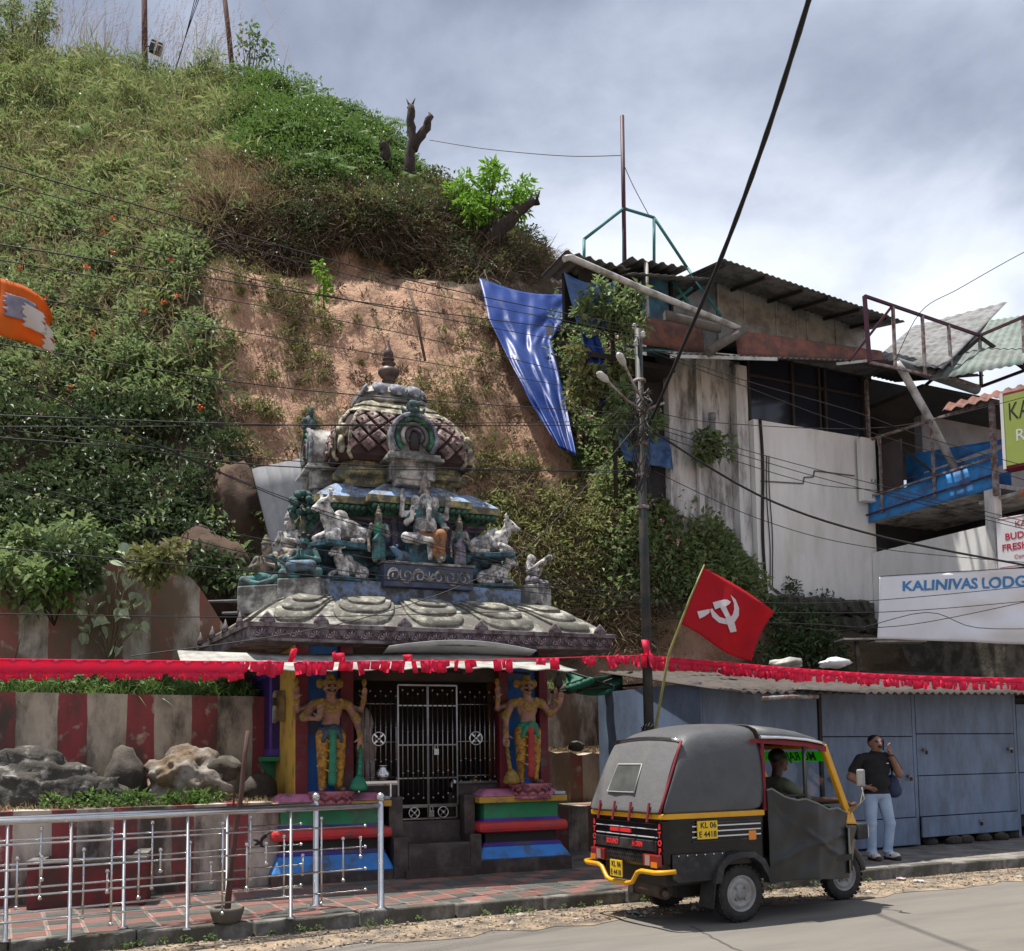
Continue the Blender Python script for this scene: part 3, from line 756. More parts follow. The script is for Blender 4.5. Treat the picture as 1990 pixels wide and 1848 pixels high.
# --- steps
mb = MB(); mb.box((1.645, -0.02, -0.1), (2.445, 0.34, 0.41)); part('step', mb, m_gran, shr, bevel=0.008)
mb = MB(); mb.box((1.645, 0.345, -0.1), (2.445, 0.62, 0.665)); part('step', mb, m_gran, shr, bevel=0.008)
mb = MB(); mb.box((1.60, -0.06, -0.1), (2.49, -0.022, 0.10)); part('step_skirt', mb, m_gran, shr, bevel=0.004)
for a0, a1 in ((1.462, 1.643), (2.447, 2.592)):
    mb = MB(); mb.box((a0, -0.02, -0.1), (a1, 0.20, 0.50)); part('step_cheek', mb, m_gran, shr, bevel=0.008)
    mb = MB(); mb.box((a0 + 0.002, 0.203, -0.1), (a1 - 0.002, 0.60, 0.98)); part('step_cheek', mb, m_gran, shr, bevel=0.008)
# --- body
W0 = 0.44
def wallpiece(nm, a0, a1, b0, b1, z0, z1, mm, bv=0.0):
    mb = MB(); mb.box((a0, b0, z0), (a1, b1, z1)); return part(nm, mb, mm, shr, bevel=bv)
ZT = 2.98
for a0, a1, mm, nm, b in ((0.345, 0.50, m_maro, 'pilaster', 0.35), (0.50, 0.895, m_bluep, 'niche_panel', 0.47), (0.895, 1.06, m_maro, 'pilaster', 0.35),
                       (3.00, 3.13, m_maro, 'pilaster', 0.35), (3.13, 3.575, m_bluep, 'niche_panel', 0.47), (3.575, 3.70, m_maro, 'pilaster', 0.35)):
    wallpiece(nm, a0 + 0.001, a1 - 0.001, b, 0.64, 0.9, ZT, mm, 0.006)
wallpiece('side_wall', 0.345, 0.50, 0.642, 3.4, -0.1, ZT, m_yell)
wallpiece('side_wall', 3.55, 3.70, 0.642, 3.4, -0.1, ZT, m_yell)
wallpiece('corner_pier', 0.335, 0.40, 0.36, 0.70, 0.93, ZT - 0.01, m_yell)
wallpiece('rear_wall', 0.502, 3.548, 3.25, 3.4, -0.1, ZT, m_yell)
m_in = mat('dark interior', (0.07, 0.055, 0.045), (0.04, 0.032, 0.03), rough=0.9, scale=3)  # interior walls, ceiling and lintel share a dark brown tone
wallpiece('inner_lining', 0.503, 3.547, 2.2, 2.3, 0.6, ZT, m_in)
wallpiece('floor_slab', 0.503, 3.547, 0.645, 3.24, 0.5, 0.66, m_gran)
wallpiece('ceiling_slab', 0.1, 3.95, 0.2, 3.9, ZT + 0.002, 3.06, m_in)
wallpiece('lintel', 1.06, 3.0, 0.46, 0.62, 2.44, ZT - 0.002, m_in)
for a0, a1 in ((1.06, 1.645), (2.445, 3.0)):
    wallpiece('gate_sill', a0, a1, 0.42, 0.62, 0.9, 1.12, m_gran)
# --- barred gate: fixed grilles, two leaves, low gate
gate = MB()
def rect_frame(mb, a0, a1, z0, z1, b, r=0.010):
    for p, q in (((a0, b, z0), (a1, b, z0)), ((a0, b, z1), (a1, b, z1)), ((a0, b, z0), (a0, b, z1)), ((a1, b, z0), (a1, b, z1))):
        mb.bar(p, q, 2 * r)
GB = 0.40
for a0, a1, z0, z1 in ((1.64, 2.03, 0.86, 2.38), (2.035, 2.425, 0.86, 2.38), (1.66, 2.03, 0.69, 0.84), (2.035, 2.41, 0.69, 0.84)):
    rect_frame(gate, a0, a1, z0, z1, GB)
for z in (1.20, 1.62, 2.12): gate.bar((1.64, GB, z), (2.425, GB, z), 0.016)
for a0, a1 in ((1.10, 1.63), (2.44, 2.97)):
    for z in (1.22, 1.66, 2.14): gate.tube([(a0, GB, z), (a1, GB, z)], 0.010, 6)
    gate.bar((a0, GB, 1.135), (a1, GB, 1.135), 0.03)
m_gst = mat('gate steel', (0.30, 0.30, 0.295), (0.22, 0.22, 0.22), rough=0.3, metal=1.0, scale=9)
gate_o = part('gate', gate, m_gst, shr)
rod = MB(); rod.tube([(0, 0, -0.5), (0, 0, 0.5)], 0.0085, 6)
for z in (-0.5, -0.27, 0.12, 0.5): rod.ball((0, 0, z), 0.016, 8, 5)
src = None
def put_rod(a, z0, z1):
    global src
    if src is None: src = part('bar', rod, m_gst, gate_o); o = src
    else: o = share(src, gate_o)
    o.location = (a, GB - 0.004, (z0 + z1) / 2); o.scale = (1, 1, (z1 - z0))
for k in range(8): put_rod(1.145 + k * 0.067, 1.15 + 0.05 * (k % 2), 2.30 - 0.06 * (k % 2))
for k in range(8): put_rod(2.475 + k * 0.067, 1.15 + 0.05 * (k % 2), 2.30 - 0.06 * (k % 2))
for k in range(5): put_rod(1.70 + k * 0.067, 0.95 + 0.05 * (k % 2), 2.32 - 0.05 * (k % 2))
for k in range(5): put_rod(2.098 + k * 0.067, 0.95 + 0.05 * (k % 2), 2.32 - 0.05 * (k % 2))
wh = MB()
wh.tube([(0.085 * math.cos(t), 0, 0.085 * math.sin(t)) for t in np.linspace(0, 2 * math.pi, 21)], 0.012, 6, cap=False)
for t in (0.78, 2.36): wh.bar((0.085 * math.cos(t), 0, 0.085 * math.sin(t)), (-0.085 * math.cos(t), 0, -0.085 * math.sin(t)), 0.018)
wh.ball((0, -0.01, 0), 0.03)
w0 = part('wheel_ornament', wh, m_steel, gate_o, loc=(1.385, GB - 0.02, 1.70))
share(w0, gate_o, (2.68, GB - 0.02, 1.70))
for a in (1.84, 2.225): share(w0, gate_o, (a, GB - 0.02, 0.765), scale=(0.8, 0.8, 0.8))
mb = MB(); mb.box((-0.03, -0.03, -0.06), (0.03, 0.0, 0.02)); mb.tube([(-0.018, -0.015, 0.02), (-0.018, -0.015, 0.06), (0, -0.015, 0.075), (0.018, -0.015, 0.06), (0.018, -0.015, 0.02)], 0.006, 6)
pl0 = part('padlock', mb, m_steel, gate_o, bevel=0.006, loc=(2.13, GB - 0.03, 1.55)); share(pl0, gate_o, (2.06, GB - 0.03, 0.77))
mb = MB(); mb.box((1.05, 0.16, 1.15), (1.56, 0.36, 1.18)); mb.bar((1.1, 0.26, 0.98), (1.1, 0.26, 1.15), 0.02); mb.bar((1.5, 0.26, 0.98), (1.5, 0.26, 1.15), 0.02)
part('offering_shelf', mb, m_steel, shr)
# things seen through the bars
m_brass = mat('brass', (0.45, 0.30, 0.10), rough=0.35, metal=0.9)
mb = MB(); mb.lathe([(0.16, 0), (0.17, 0.3), (0.13, 0.75), (0.15, 0.95), (0.09, 1.12), (0.11, 1.25), (0.07, 1.4), (0.01, 1.46)], (0, 0, 0), 14)
tag(part('idol', mb, mat('white cloth', (0.55, 0.52, 0.47), (0.40, 0.30, 0.27), rough=0.9, scale=6)), 'white draped idol standing behind the bars of the gate', 'idol').location = S.w(1.36, 0.95, 0.665)
pot = MB(); pot.lathe([(0.05, 0), (0.09, 0.04), (0.10, 0.09), (0.05, 0.15), (0.06, 0.18), (0.075, 0.19)], (0, 0, 0), 14)
for a, b, z, mm, lb in ((1.40, 0.26, 1.18, m_steel, 'small steel pot on the shelf in front of the gate'), (2.52, 0.80, 1.0, m_steel, 'steel pot behind the bars beside the right door'), (2.80, 0.75, 1.0, m_brass, 'brass pot behind the gate bars')):
    if b > 0.5: wallpiece('inner_ledge', a - 0.12, a + 0.12, b - 0.12, b + 0.12, 0.66, 0.999, m_gran)
    o = tag(part('pot', pot, mm), lb, 'pot', 'pots at the shrine gate'); o.location = S.w(a, b, z)

# --- eave: carved fascia, curved roof with petals
A0, A1 = -0.22, 4.47
EB = 4.4
TA0, TA1, TB0, TB1, TZ = 0.42, 3.86, 0.88, 3.70, 3.50     # where the roof meets the tower foot
def eave_z(t):                                   # bell-cast profile
    return 3.05 + (TZ - 3.05) * (0.25 * t + 0.75 * math.sin(t * math.pi / 2) ** 0.9)
def roof_pt(side, s, t, off=0.0):
    lo = {'F': ((A0, 0.0), (A1, 0.0)), 'L': ((A0 - 0.45, EB), (A0, 0.0)), 'R': ((A1, 0.0), (A1, EB)), 'B': ((A1, EB), (A0 - 0.45, EB))}[side]
    hi = {'F': ((TA0, TB0), (TA1, TB0)), 'L': ((TA0, TB1), (TA0, TB0)), 'R': ((TA1, TB0), (TA1, TB1)), 'B': ((TA1, TB1), (TA0, TB1))}[side]
    p = Vector(lo[0]).lerp(Vector(lo[1]), s).lerp(Vector(hi[0]).lerp(Vector(hi[1]), s), t)
    n = {'F': Vector((0, -0.45, 0.9)), 'L': Vector((-0.45, 0, 0.9)), 'R': Vector((0.45, 0, 0.9)), 'B': Vector((0, 0.45, 0.9))}[side]
    return Vector((p.x, p.y, eave_z(t))) + n * off
mb = MB()
for sd in 'FLRB':
    mb.grid([[roof_pt(sd, s, t) for t in np.linspace(0, 1, 8)] for s in np.linspace(0, 1, 12)], smooth=True)
part('eave_roof', mb, m_wroof, shr)
corners = [(A0, 0.0), (A1, 0.0), (A1, EB), (A0 - 0.45, EB)]
def ring(o, z):
    return [(x + (o if i in (1, 2) else -o), y + (o if i in (2, 3) else -o), z) for i, (x, y) in enumerate(corners)]
mb = MB(); mb.loft([ring(0.03, 2.68), ring(0.045, 2.71), ring(0.02, 2.72), ring(0.025, 2.84)], cap=True); part('fascia', mb, m_fasc, shr)
mb = MB(); mb.loft([ring(0.06, 2.842), ring(0.065, 2.89), ring(0.02, 2.90)], cap=True); part('fascia_moulding', mb, m_fasc, shr)
rs = MB()
for k in range(7):
    t = math.pi * k / 6
    rs.tube([(0.02 * math.cos(t), -0.012, 0.012 + 0.02 * math.sin(t)), (0.075 * math.cos(t), -0.016, 0.012 + 0.075 * math.sin(t))], [0.006, 0.014], 5)
rs.tube([(0.095 * math.cos(t), -0.008, 0.008 + 0.095 * math.sin(t)) for t in np.linspace(0, math.pi, 12)], 0.008, 5)
src2 = None
fas = [o for o in bpy.data.objects if o.name == 'fascia'][0]
for k in range(22):
    a = A0 + 0.1 + k * 0.213
    if src2 is None: src2 = part('rosette', rs, m_ros, fas); o = src2
    else: o = share(src2, fas)
    o.location = (a, -0.024, 2.725); o.scale = (1, 1, 1.05)
def petal(side, s0, s1, t_low, t_hi, off, name, mm):
    """tongue-shaped raised petal lying on the roof slope"""
    pts = []
    for u in np.linspace(0, math.pi, 17):
        s = (s0 + s1) / 2 - (s1 - s0) / 2 * math.copysign(abs(math.cos(u)) ** 0.6, math.cos(u))
        t = t_hi - (t_hi - t_low) * math.sin(u) ** 0.5
        pts.append((s, t))
    rows = []
    for q in np.linspace(0, 1, 5):
        rows.append([roof_pt(side, s, t_hi + (t - t_hi) * (1 - q * 0.999), off) for s, t in pts])
    mb = MB(); mb.grid(rows, smooth=True)
    low = [roof_pt(side, s, t, -0.01) for s, t in pts]
    mb.grid([low, rows[0]], smooth=False)
    return part(name, mb, mm, shr)
ed = [0.005, 0.165, 0.385, 0.60, 0.82, 0.995]
for i in range(5):
    w = ed[i + 1] - ed[i]
    petal('F', ed[i] + 0.015, ed[i + 1] - 0.012, 0.05, 0.97, 0.030, 'petal', m_petal)
    petal('F', ed[i] + 0.11 * w, ed[i + 1] - 0.10 * w, 0.26, 0.975, 0.055, 'petal', m_wroof)
    petal('F', ed[i] + 0.21 * w, ed[i + 1] - 0.19 * w, 0.47, 0.98, 0.08, 'petal', m_petal)
for i in range(4):
    petal('L', i * 0.24 + 0.03, i * 0.24 + 0.25, 0.10, 0.97, 0.04, 'petal', m_petal)
kn = MB(); kn.lathe([(0.10, 0), (0.085, 0.05), (0.03, 0.11), (0.0, 0.14)], (0, 0, 0), 8, 1.0, 0.35)
src3 = None
for i in range(6):
    a = A0 + (0.005 + (0.165, 0.385, 0.60, 0.82, 0.96, 0.03)[i]) * (A1 - A0)
    if src3 is None: src3 = part('eave_leaf', kn, m_fasc, shr); o = src3
    else: o = share(src3, shr)
    o.location = (a, -0.03, 3.06)
for i in range(5):
    o = share(src3, shr, (A0 - 0.45 * (i + 1) / 5.5, 0.5 + i * 0.72, 3.07), (0, 0, R(90)), (1.3, 1.3, 1.3))

# --- tower foot, mouldings, walls
def step_ring(a0, a1, b0, b1, ca0, ca1, proj, o, z):
    """plan with a projecting centre bay, outset by o, at height z"""
    return [(a0 - o, b0 - o, z), (ca0 - o, b0 - o, z), (ca0 - o, b0 - proj - o, z), (ca1 + o, b0 - proj - o, z), (ca1 + o, b0 - o, z), (a1 + o, b0 - o, z), (a1 + o, b1 + o, z), (a0 - o, b1 + o, z)]
mb = MB(); mb.loft([[(0.44, 0.90, z), (3.82, 0.90, z), (3.82, 3.68, z), (0.44, 3.68, z)] for z in (3.25, 3.66)]); part('tower_foot', mb, m_bluew, shr, bevel=0.01)
def tier(nm, prof, mm, base=(0.80, 3.30, 1.12, 3.4, 1.52, 2.80, 0.14), bevel=0.0):
    mb = MB(); mb.loft([step_ring(*base, o, z) for o, z in prof]); return part(nm, mb, mm, shr, bevel=bevel)
tier('tower_plinth', [(0.0, 3.66), (0.0, 3.76), (0.05, 3.80), (0.05, 3.86), (-0.03, 3.90), (-0.03, 3.96), (0.04, 4.02), (0.04, 4.10)], m_teal)
WB = (0.98, 3.12, 1.36, 3.2, 1.62, 2.62, 0.22)
tier('tower_wall', [(0.0, 4.10), (0.0, 4.62)], m_bluewall, WB)
tier('cornice_fillet', [(0.03, 4.50), (0.03, 4.54), (0.07, 4.56), (0.07, 4.60)], m_purw, WB)
tier('cornice_leaf_band', [(0.06, 4.602), (0.11, 4.64), (0.20, 4.71), (0.20, 4.73)], m_gleaf, WB)
tier('cornice_band', [(0.24, 4.732), (0.24, 4.83)], m_ochw, WB, 0.006)
tier('cornice_top', [(0.225, 4.832), (0.17, 4.88), (0.02, 5.00), (-0.10, 5.08), (-0.16, 5.09)], m_bluew, WB)
lf = MB(); lf.lathe([(0.0, -0.06), (0.035, -0.03), (0.045, 0.01), (0.03, 0.05)], (0, 0, 0), 8, 1, 0.5)
lsrc = None
clb = [o for o in bpy.data.objects if o.name == 'cornice_leaf_band'][0]
for (p, q, n) in (((0.80, 1.16), (1.44, 1.16), 8), ((1.45, 0.94), (2.79, 0.94), 16), ((2.82, 1.16), (3.30, 1.16), 6)):
    for k in range(n):
        a = p[0] + (q[0] - p[0]) * (k + 0.5) / n
        if lsrc is None: lsrc = part('carved_leaf', lf, m_gleaf, clb); o = lsrc
        else: o = share(lsrc, clb)
        o.location = (a, p[1] - 0.02, 4.665); o.rotation_euler = (R(25), 0, 0)
bs_ = MB(); bs_.lathe([(0.075, -0.01), (0.07, 0.02), (0.045, 0.025), (0.04, 0.045), (0.0, 0.05)], (0, 0, 0), 10)
bsrc = None
for a, b in ((0.98, 1.28), (1.22, 1.28), (1.80, 1.06), (2.46, 1.06), (2.95, 1.28)):
    if bsrc is None: bsrc = part('cornice_boss', bs_, m_weath, shr); o = bsrc
    else: o = share(bsrc, shr)
    o.location = (a, b, 4.90); o.rotation_euler = (R(48), 0, 0)
# pilasters of the tower wall
for a, b in ((1.0, 1.36), (1.56, 1.36), (1.64, 1.14), (2.60, 1.14), (2.68, 1.36), (3.08, 1.36)):
    mb = MB(); mb.box((a - 0.04, b - 0.03, 4.10), (a + 0.04, b + 0.02, 4.498)); part('tower_pilaster', mb, m_purw, shr, bevel=0.008)
# centre panel with scroll relief under the seated figure
mb = MB(); mb.box((1.56, 0.74, 3.60), (2.80, 0.97, 3.90)); cp = part('scroll_panel', mb, mat('scroll panel ground', (0.05, 0.062, 0.10), (0.09, 0.11, 0.16), scale=6, rough=0.8), shr, bevel=0.008)
mb = MB(); mb.box((1.53, 0.72, 3.902), (2.83, 0.99, 3.935)); part('scroll_panel_top', mb, m_weath, shr, bevel=0.006)
sc = MB()
for sg in (-1, 1):
    for k, (cx, rad) in enumerate(((0.14, 0.085), (0.31, 0.095), (0.48, 0.085))):
        up = 1 if k % 2 == 0 else -1
        sc.tube([(2.18 + sg * (cx + rad * (1 - t / 9) * math.cos(t) * 1.0), 0.735, 3.75 + up * rad * (1 - t / 9) * math.sin(t) * 1.25) for t in np.linspace(-0.6, 7.2, 28)], [0.014 * (1 - 0.06 * i / 28) for i in range(28)], 5)
        sc.tube([(2.18 + sg * (cx + rad * 1.15 * math.cos(t)), 0.737, 3.75 - up * 0.05 + up * rad * 1.3 * math.sin(t)) for t in np.linspace(0.3, 2.6, 10)], 0.012, 5)
for k in range(5):
    t = math.pi * (0.1 + 0.2 * k); sc.tube([(2.18, 0.735, 3.70), (2.18 + 0.09 * math.cos(t), 0.735, 3.70 + 0.12 * math.sin(t))], [0.016, 0.006], 5)
part('scroll_relief', sc, m_weath, cp)
# --- dome
DC = (2.03, 2.15)                                # its axis
DP = [(0.86, 5.12), (0.90, 5.20), (0.93, 5.30), (1.00, 5.36), (0.97, 5.47), (0.97, 5.60), (0.92, 5.76), (0.83, 5.92), (0.71, 6.07), (0.57, 6.21), (0.46, 6.30)]
def dome_w(z):
    return float(np.interp(z, [p[1] for p in DP], [p[0] for p in DP]))
def sq_ring(w, z, ch=0.17, cx=DC[0], cy=DC[1]):
    c = w * ch
    return [(cx + x * w + (-x * c if k else 0) * 0, cy + y * w, z) for x, y, k in ()] or \
        [(cx - w + c, cy - w, z), (cx + w - c, cy - w, z), (cx + w, cy - w + c, z), (cx + w, cy + w - c, z), (cx + w - c, cy + w, z), (cx - w + c, cy + w, z), (cx - w, cy + w - c, z), (cx - w, cy - w + c, z)]
mb = MB(); mb.loft([sq_ring(w * 0.985, z) for w, z in DP[2:]]); dome = part('dome', mb, m_dome, shr)
mb = MB(); mb.loft([sq_ring(0.80, 4.98), sq_ring(0.80, 5.10), sq_ring(0.92, 5.14), sq_ring(0.94, 5.20), sq_ring(0.84, 5.25), sq_ring(0.86, 5.33)]); part('dome_neck', mb, m_ochw, shr)
zr = np.array([5.37, 5.50, 5.63, 5.76, 5.88, 5.99, 6.08])
def face_pt(face, u, z, off):
    w = dome_w(z) + off; ch = w * 0.84
    x, y = u * ch, -w
    if face == 'L': x, y = -w, -u * ch
    if face == 'R': x, y = w, u * ch
    return Vector((DC[0] + x, DC[1] + y, z))
for face in 'FLR':
    for i in range(1, len(zr) - 1):
        n = 6
        for k in range(n + (i % 2)):
            uc = -1 + (2 * k + (1 if i % 2 == 0 else 0)) / n
            du = 1.0 / n
            if abs(uc) > 1.01: continue
            P4 = [(uc, zr[i - 1]), (uc + du, zr[i]), (uc, zr[i + 1]), (uc - du, zr[i])]
            P4 = [(max(-1, min(1, u)), z) for u, z in P4]
            c = (sum(p[0] for p in P4) / 4, sum(p[1] for p in P4) / 4)
            q = [(c[0] + (u - c[0]) * 0.80, c[1] + (z - c[1]) * 0.80) for u, z in P4]
            q2 = [(c[0] + (u - c[0]) * 0.62, c[1] + (z - c[1]) * 0.62) for u, z in P4]
            mb = MB(); mb.loft([[face_pt(face, u, z, -0.01) for u, z in q], [face_pt(face, u, z, 0.030) for u, z in q], [face_pt(face, u, z, 0.044) for u, z in q2]])
            mb.ball(face_pt(face, c[0], c[1], 0.044), 0.022, 6, 4)
            part('dome_tile', mb, m_tile, dome)
# moulded shoulder over the tiles, ribs along the chamfered corners
mb = MB(); mb.loft([sq_ring(dome_w(z) + o, z) for o, z in ((0.0, 6.04), (0.035, 6.05), (0.035, 6.10), (0.02, 6.12), (0.02, 6.16), (0.045, 6.17), (0.04, 6.22), (0.02, 6.24), (0.02, 6.30))]); part('dome_shoulder', mb, m_rib, dome)
fl = MB(); fl.lathe([(0.0, -0.05), (0.03, -0.03), (0.04, 0.0), (0.04, 0.02)], (0, 0, 0), 8, 1, 0.4); fsrc = None
for face, r in (('F', 0), ('L', -90), ('R', 90)):
    for k in range(9):
        p = face_pt(face, -0.92 + k * 0.23, 6.035, 0.02)
        if fsrc is None: fsrc = part('shoulder_scallop', fl, m_rib, dome); o = fsrc
        else: o = share(fsrc, dome)
        o.location = p; o.rotation_euler = (R(-35), 0, R(r))
for sx, sy in ((-1, -1), (1, -1), (-1, 1), (1, 1)):
    for fx, fy in ((1.0, 0.83), (0.83, 1.0)):
        mb = MB(); mb.tube([Vector((DC[0] + sx * (w * fx + 0.01), DC[1] + sy * (w * fy + 0.01), z)) for w, z in DP[2:] if z < 6.2], 0.03, 6); part('dome_rib', mb, m_rib, dome)
    mb = MB(); mb.lathe([(0.10, -0.02), (0.10, 0.02), (0.06, 0.03), (0.055, 0.05), (0.0, 0.06)], (0, 0, 0), 12, 1, 1, True, Matrix.Rotation(math.atan2(sy, sx), 4, 'Z') @ Matrix.Rotation(R(90), 4, 'Y')); part('rib_boss', mb, m_rib, dome, loc=(DC[0] + sx * 0.90, DC[1] + sy * 0.90, 5.68))
    mb = MB(); mb.lathe([(0.03, -0.13), (0.06, -0.08), (0.05, 0.0), (0.04, 0.10)], (0, 0, 0), 8); part('rib_tail', mb, m_rib, dome, loc=(DC[0] + sx * 0.92, DC[1] + sy * 0.92, 5.50))
# lotus cap and finial
mb = MB(); mb.loft([sq_ring(w, z, 0.34) for w, z in ((0.46, 6.29), (0.52, 6.31), (0.52, 6.36), (0.44, 6.37), (0.42, 6.44), (0.47, 6.45), (0.44, 6.50), (0.33, 6.60), (0.22, 6.66), (0.13, 6.69))]); capo = part('dome_cap', mb, m_weath, shr)
pt = MB(); pt.lathe([(0.0, -0.10), (0.05, -0.08), (0.085, -0.02), (0.09, 0.05), (0.06, 0.10)], (0, 0, 0), 10, 1, 0.28)
psrc = None
m_cpet = mat('cap petal', (0.40, 0.42, 0.46), (0.30, 0.24, 0.26), rough=0.8, scale=12, dirt=(0.08, 0.09, 0.12), dscale=11, damt=0.5)
for k in range(12):
    side, j = divmod(k, 3); u = (j - 1) * 0.25
    x, y, r = ((u, -0.45, 0), (0.45, u, 90), (-u, 0.45, 180), (-0.45, -u, 270))[side]
    if psrc is None: psrc = part('cap_petal', pt, m_cpet, capo); o = psrc
    else: o = share(psrc, capo)
    o.location = (DC[0] + x, DC[1] + y, 6.49); o.rotation_euler = (R(-28), 0, R(r)); o.scale = (1.3, 1.3, 1.0)
mb = MB()
mb.lathe([(0.15, 6.66), (0.13, 6.70), (0.08, 6.72), (0.07, 6.76), (0.10, 6.77), (0.10, 6.785), (0.06, 6.80), (0.11, 6.83), (0.155, 6.89), (0.155, 6.93), (0.10, 6.985), (0.05, 7.00), (0.10, 7.03), (0.11, 7.045), (0.05, 7.065), (0.05, 7.08), (0.085, 7.10), (0.09, 7.115), (0.05, 7.13), (0.045, 7.15), (0.07, 7.16), (0.075, 7.20), (0.05, 7.25), (0.03, 7.30), (0.012, 7.38), (0.002, 7.46)], (DC[0], DC[1], 0), 18)
part('finial', mb, m_cop, shr)
# horseshoe dormers
def dormer(cx, cy, rz, name='dormer'):
    M = Matrix.Translation((cx, cy, 0)) @ Matrix.Rotation(R(rz), 4, 'Z')
    mb = MB(); mb.box((-0.30, -0.05, 5.06), (0.30, 0.5, 5.30), M); mb.box((-0.24, -0.02, 4.98), (0.24, 0.4, 5.06), M); mb.box((-0.40, -0.16, 5.30), (0.40, 0.5, 5.345), M); mb.box((-0.36, -0.12, 5.345), (0.36, 0.5, 5.40), M)
    for x in (-0.22, 0.22): mb.box((x - 0.04, -0.08, 5.06), (x + 0.04, -0.04, 5.30), M)
    d = part(name, mb, m_weath, shr, bevel=0.006)
    mb = MB()
    def arc(r, t0=-0.75, t1=math.pi + 0.75, n=22): return [(r * math.cos(t), 5.63 + r * math.sin(t) * 1.02) for t in np.linspace(t0, t1, n)]
    out = arc(0.335)
    vs0 = [M @ Vector((x, -0.06, z)) for x, z in out]; vs1 = [M @ Vector((x * 0.97, 0.72, z)) for x, z in out]
    mb.add(vs0 + vs1, [(i, i + 1, len(out) + i + 1, len(out) + i) for i in range(len(out) - 1)], True)
    mb.add(vs0, [tuple(range(len(out)))])
    part('dormer_vault', mb, m_weath, d)
    for r, th, mm, yy in ((0.315, 0.035, m_cpet, -0.07), (0.245, 0.035, m_gleaf, -0.08), (0.17, 0.03, m_weath, -0.085), (0.11, 0.022, m_purw, -0.09)):
        mb = MB(); mb.tube([M @ Vector((x, yy, z)) for x, z in arc(r)], th, 6); part('dormer_arch', mb, mm, d)
    mb = MB(); mb.lathe([(0.07, 5.45), (0.075, 5.60), (0.055, 5.68), (0.0, 5.74)], (0, 0, 0), 10, 1, 0.4, True, M @ Matrix.Translation((0, -0.07, 0))); part('dormer_niche', mb, m_blk, d)
    # snarling guardian face above the arch
    mb = MB()
    mb.ball((0, -0.02, 6.06), 0.11, 10, 7, (0.9, 0.9, 1.1), M)
    for x in (-0.05, 0.05): mb.ball((x, -0.11, 6.09), 0.035, 8, 5, (1, 1, 1), M); mb.tube([M @ Vector((x, -0.02, 6.15)), M @ Vector((x * 2.2, -0.02, 6.24)), M @ Vector((x * 1.6, -0.03, 6.30))], [0.03, 0.025, 0.008], 6)
    mb.ball((0, -0.10, 6.00), 0.06, 8, 5, (1.2, 0.7, 0.7), M)
    for x in (-0.13, 0.13): mb.tube([M @ Vector((0, 0.0, 5.99)), M @ Vector((x, -0.03, 5.98)), M @ Vector((x * 1.3, -0.03, 6.06))], [0.06, 0.045, 0.01], 6)
    mb.tube([M @ Vector((-0.14, -0.06, 5.93)), M @ Vector((0, -0.08, 5.95)), M @ Vector((0.14, -0.06, 5.93))], 0.035, 6)
    part('dormer_mask', mb, mat('mask paint', (0.035, 0.06, 0.055), (0.09, 0.13, 0.14), rough=0.8, scale=14), d)
dormer(DC[0] + 0.02, DC[1] - 1.13, 0)
dormer(DC[0] - 1.13, DC[1], -90)

DZ = {'fascia': 0.17, 'fascia_moulding': 0.17, 'tower_foot': 0.12, 'tower_plinth': 0.12, 'tower_wall': 0.12, 'cornice_fillet': 0.12, 'cornice_leaf_band': 0.12,
      'cornice_band': 0.12, 'cornice_top': 0.12, 'cornice_boss': 0.12, 'tower_pilaster': 0.12, 'scroll_panel': 0.1, 'scroll_panel_top': 0.1, 'dome': 0.20, 'dome_neck': 0.18,
      'dome_cap': 0.21, 'finial': 0.21, 'dormer': 0.16}
for o in list(bpy.data.objects):
    if o.parent == shr and o.name.split('.')[0] in DZ: o.location.z += DZ[o.name.split('.')[0]]
# --- tin awning over the entrance, and the sheet tucked under the eave
m_tin = mat('pale tin sheet', (0.42, 0.42, 0.38), (0.34, 0.335, 0.31), rough=0.55, scale=3, dirt=(0.22, 0.21, 0.19), dscale=3, damt=0.3)
aw = thing('awning', 'pale grey tin awning sheet sagging over the shrine entrance', 'awning', S.o, R(S.deg))
pf0, pf1 = S.on(358, 1296, -0.75), S.on(1122, 1304, -0.75)
P = []
for i in range(60):
    s = i / 59
    row = []
    for j in range(8):
        t = j / 7
        z = pf0.z + (pf1.z - pf0.z) * s - 0.02 * math.sin(math.pi * s * 2) + t * 0.27 - 0.03 * math.sin(t * math.pi) + 0.012 * math.sin(s * 70) * (1 - t)
        row.append((pf0.x + (pf1.x - pf0.x) * s, -0.75 + t * 0.95, z))
    P.append(row)
mb = MB(); mb.grid(P); part('awning_sheet', mb, m_tin, aw, solid=0.012)
for k in range(5):
    a = pf0.x + 0.6 + k * (pf1.x - pf0.x - 1.2) / 4
    mb = MB(); mb.bar((a, -0.68, pf0.z + 0.0), (a, 0.33, pf0.z + 0.13), 0.03); part('awning_arm', mb, m_blk, aw)
q = [S.on(x, y, -0.1) for x, y in ((755, 1262), (1042, 1272))]
mb = MB(); mb.grid([[(q[0].x + (q[1].x - q[0].x) * s, -0.12 + 0.35 * t, q[0].z + 0.02 + 0.10 * math.sin(math.pi * s) * (1 - t) + 0.02 - 0.08 * t) for t in (0, 0.3, 0.6, 1)] for s in np.linspace(0, 1, 16)])
part('awning_tarp', mb, mat('grey tarp', (0.40, 0.41, 0.42), (0.30, 0.31, 0.33), rough=0.5, scale=4), aw, solid=0.008)

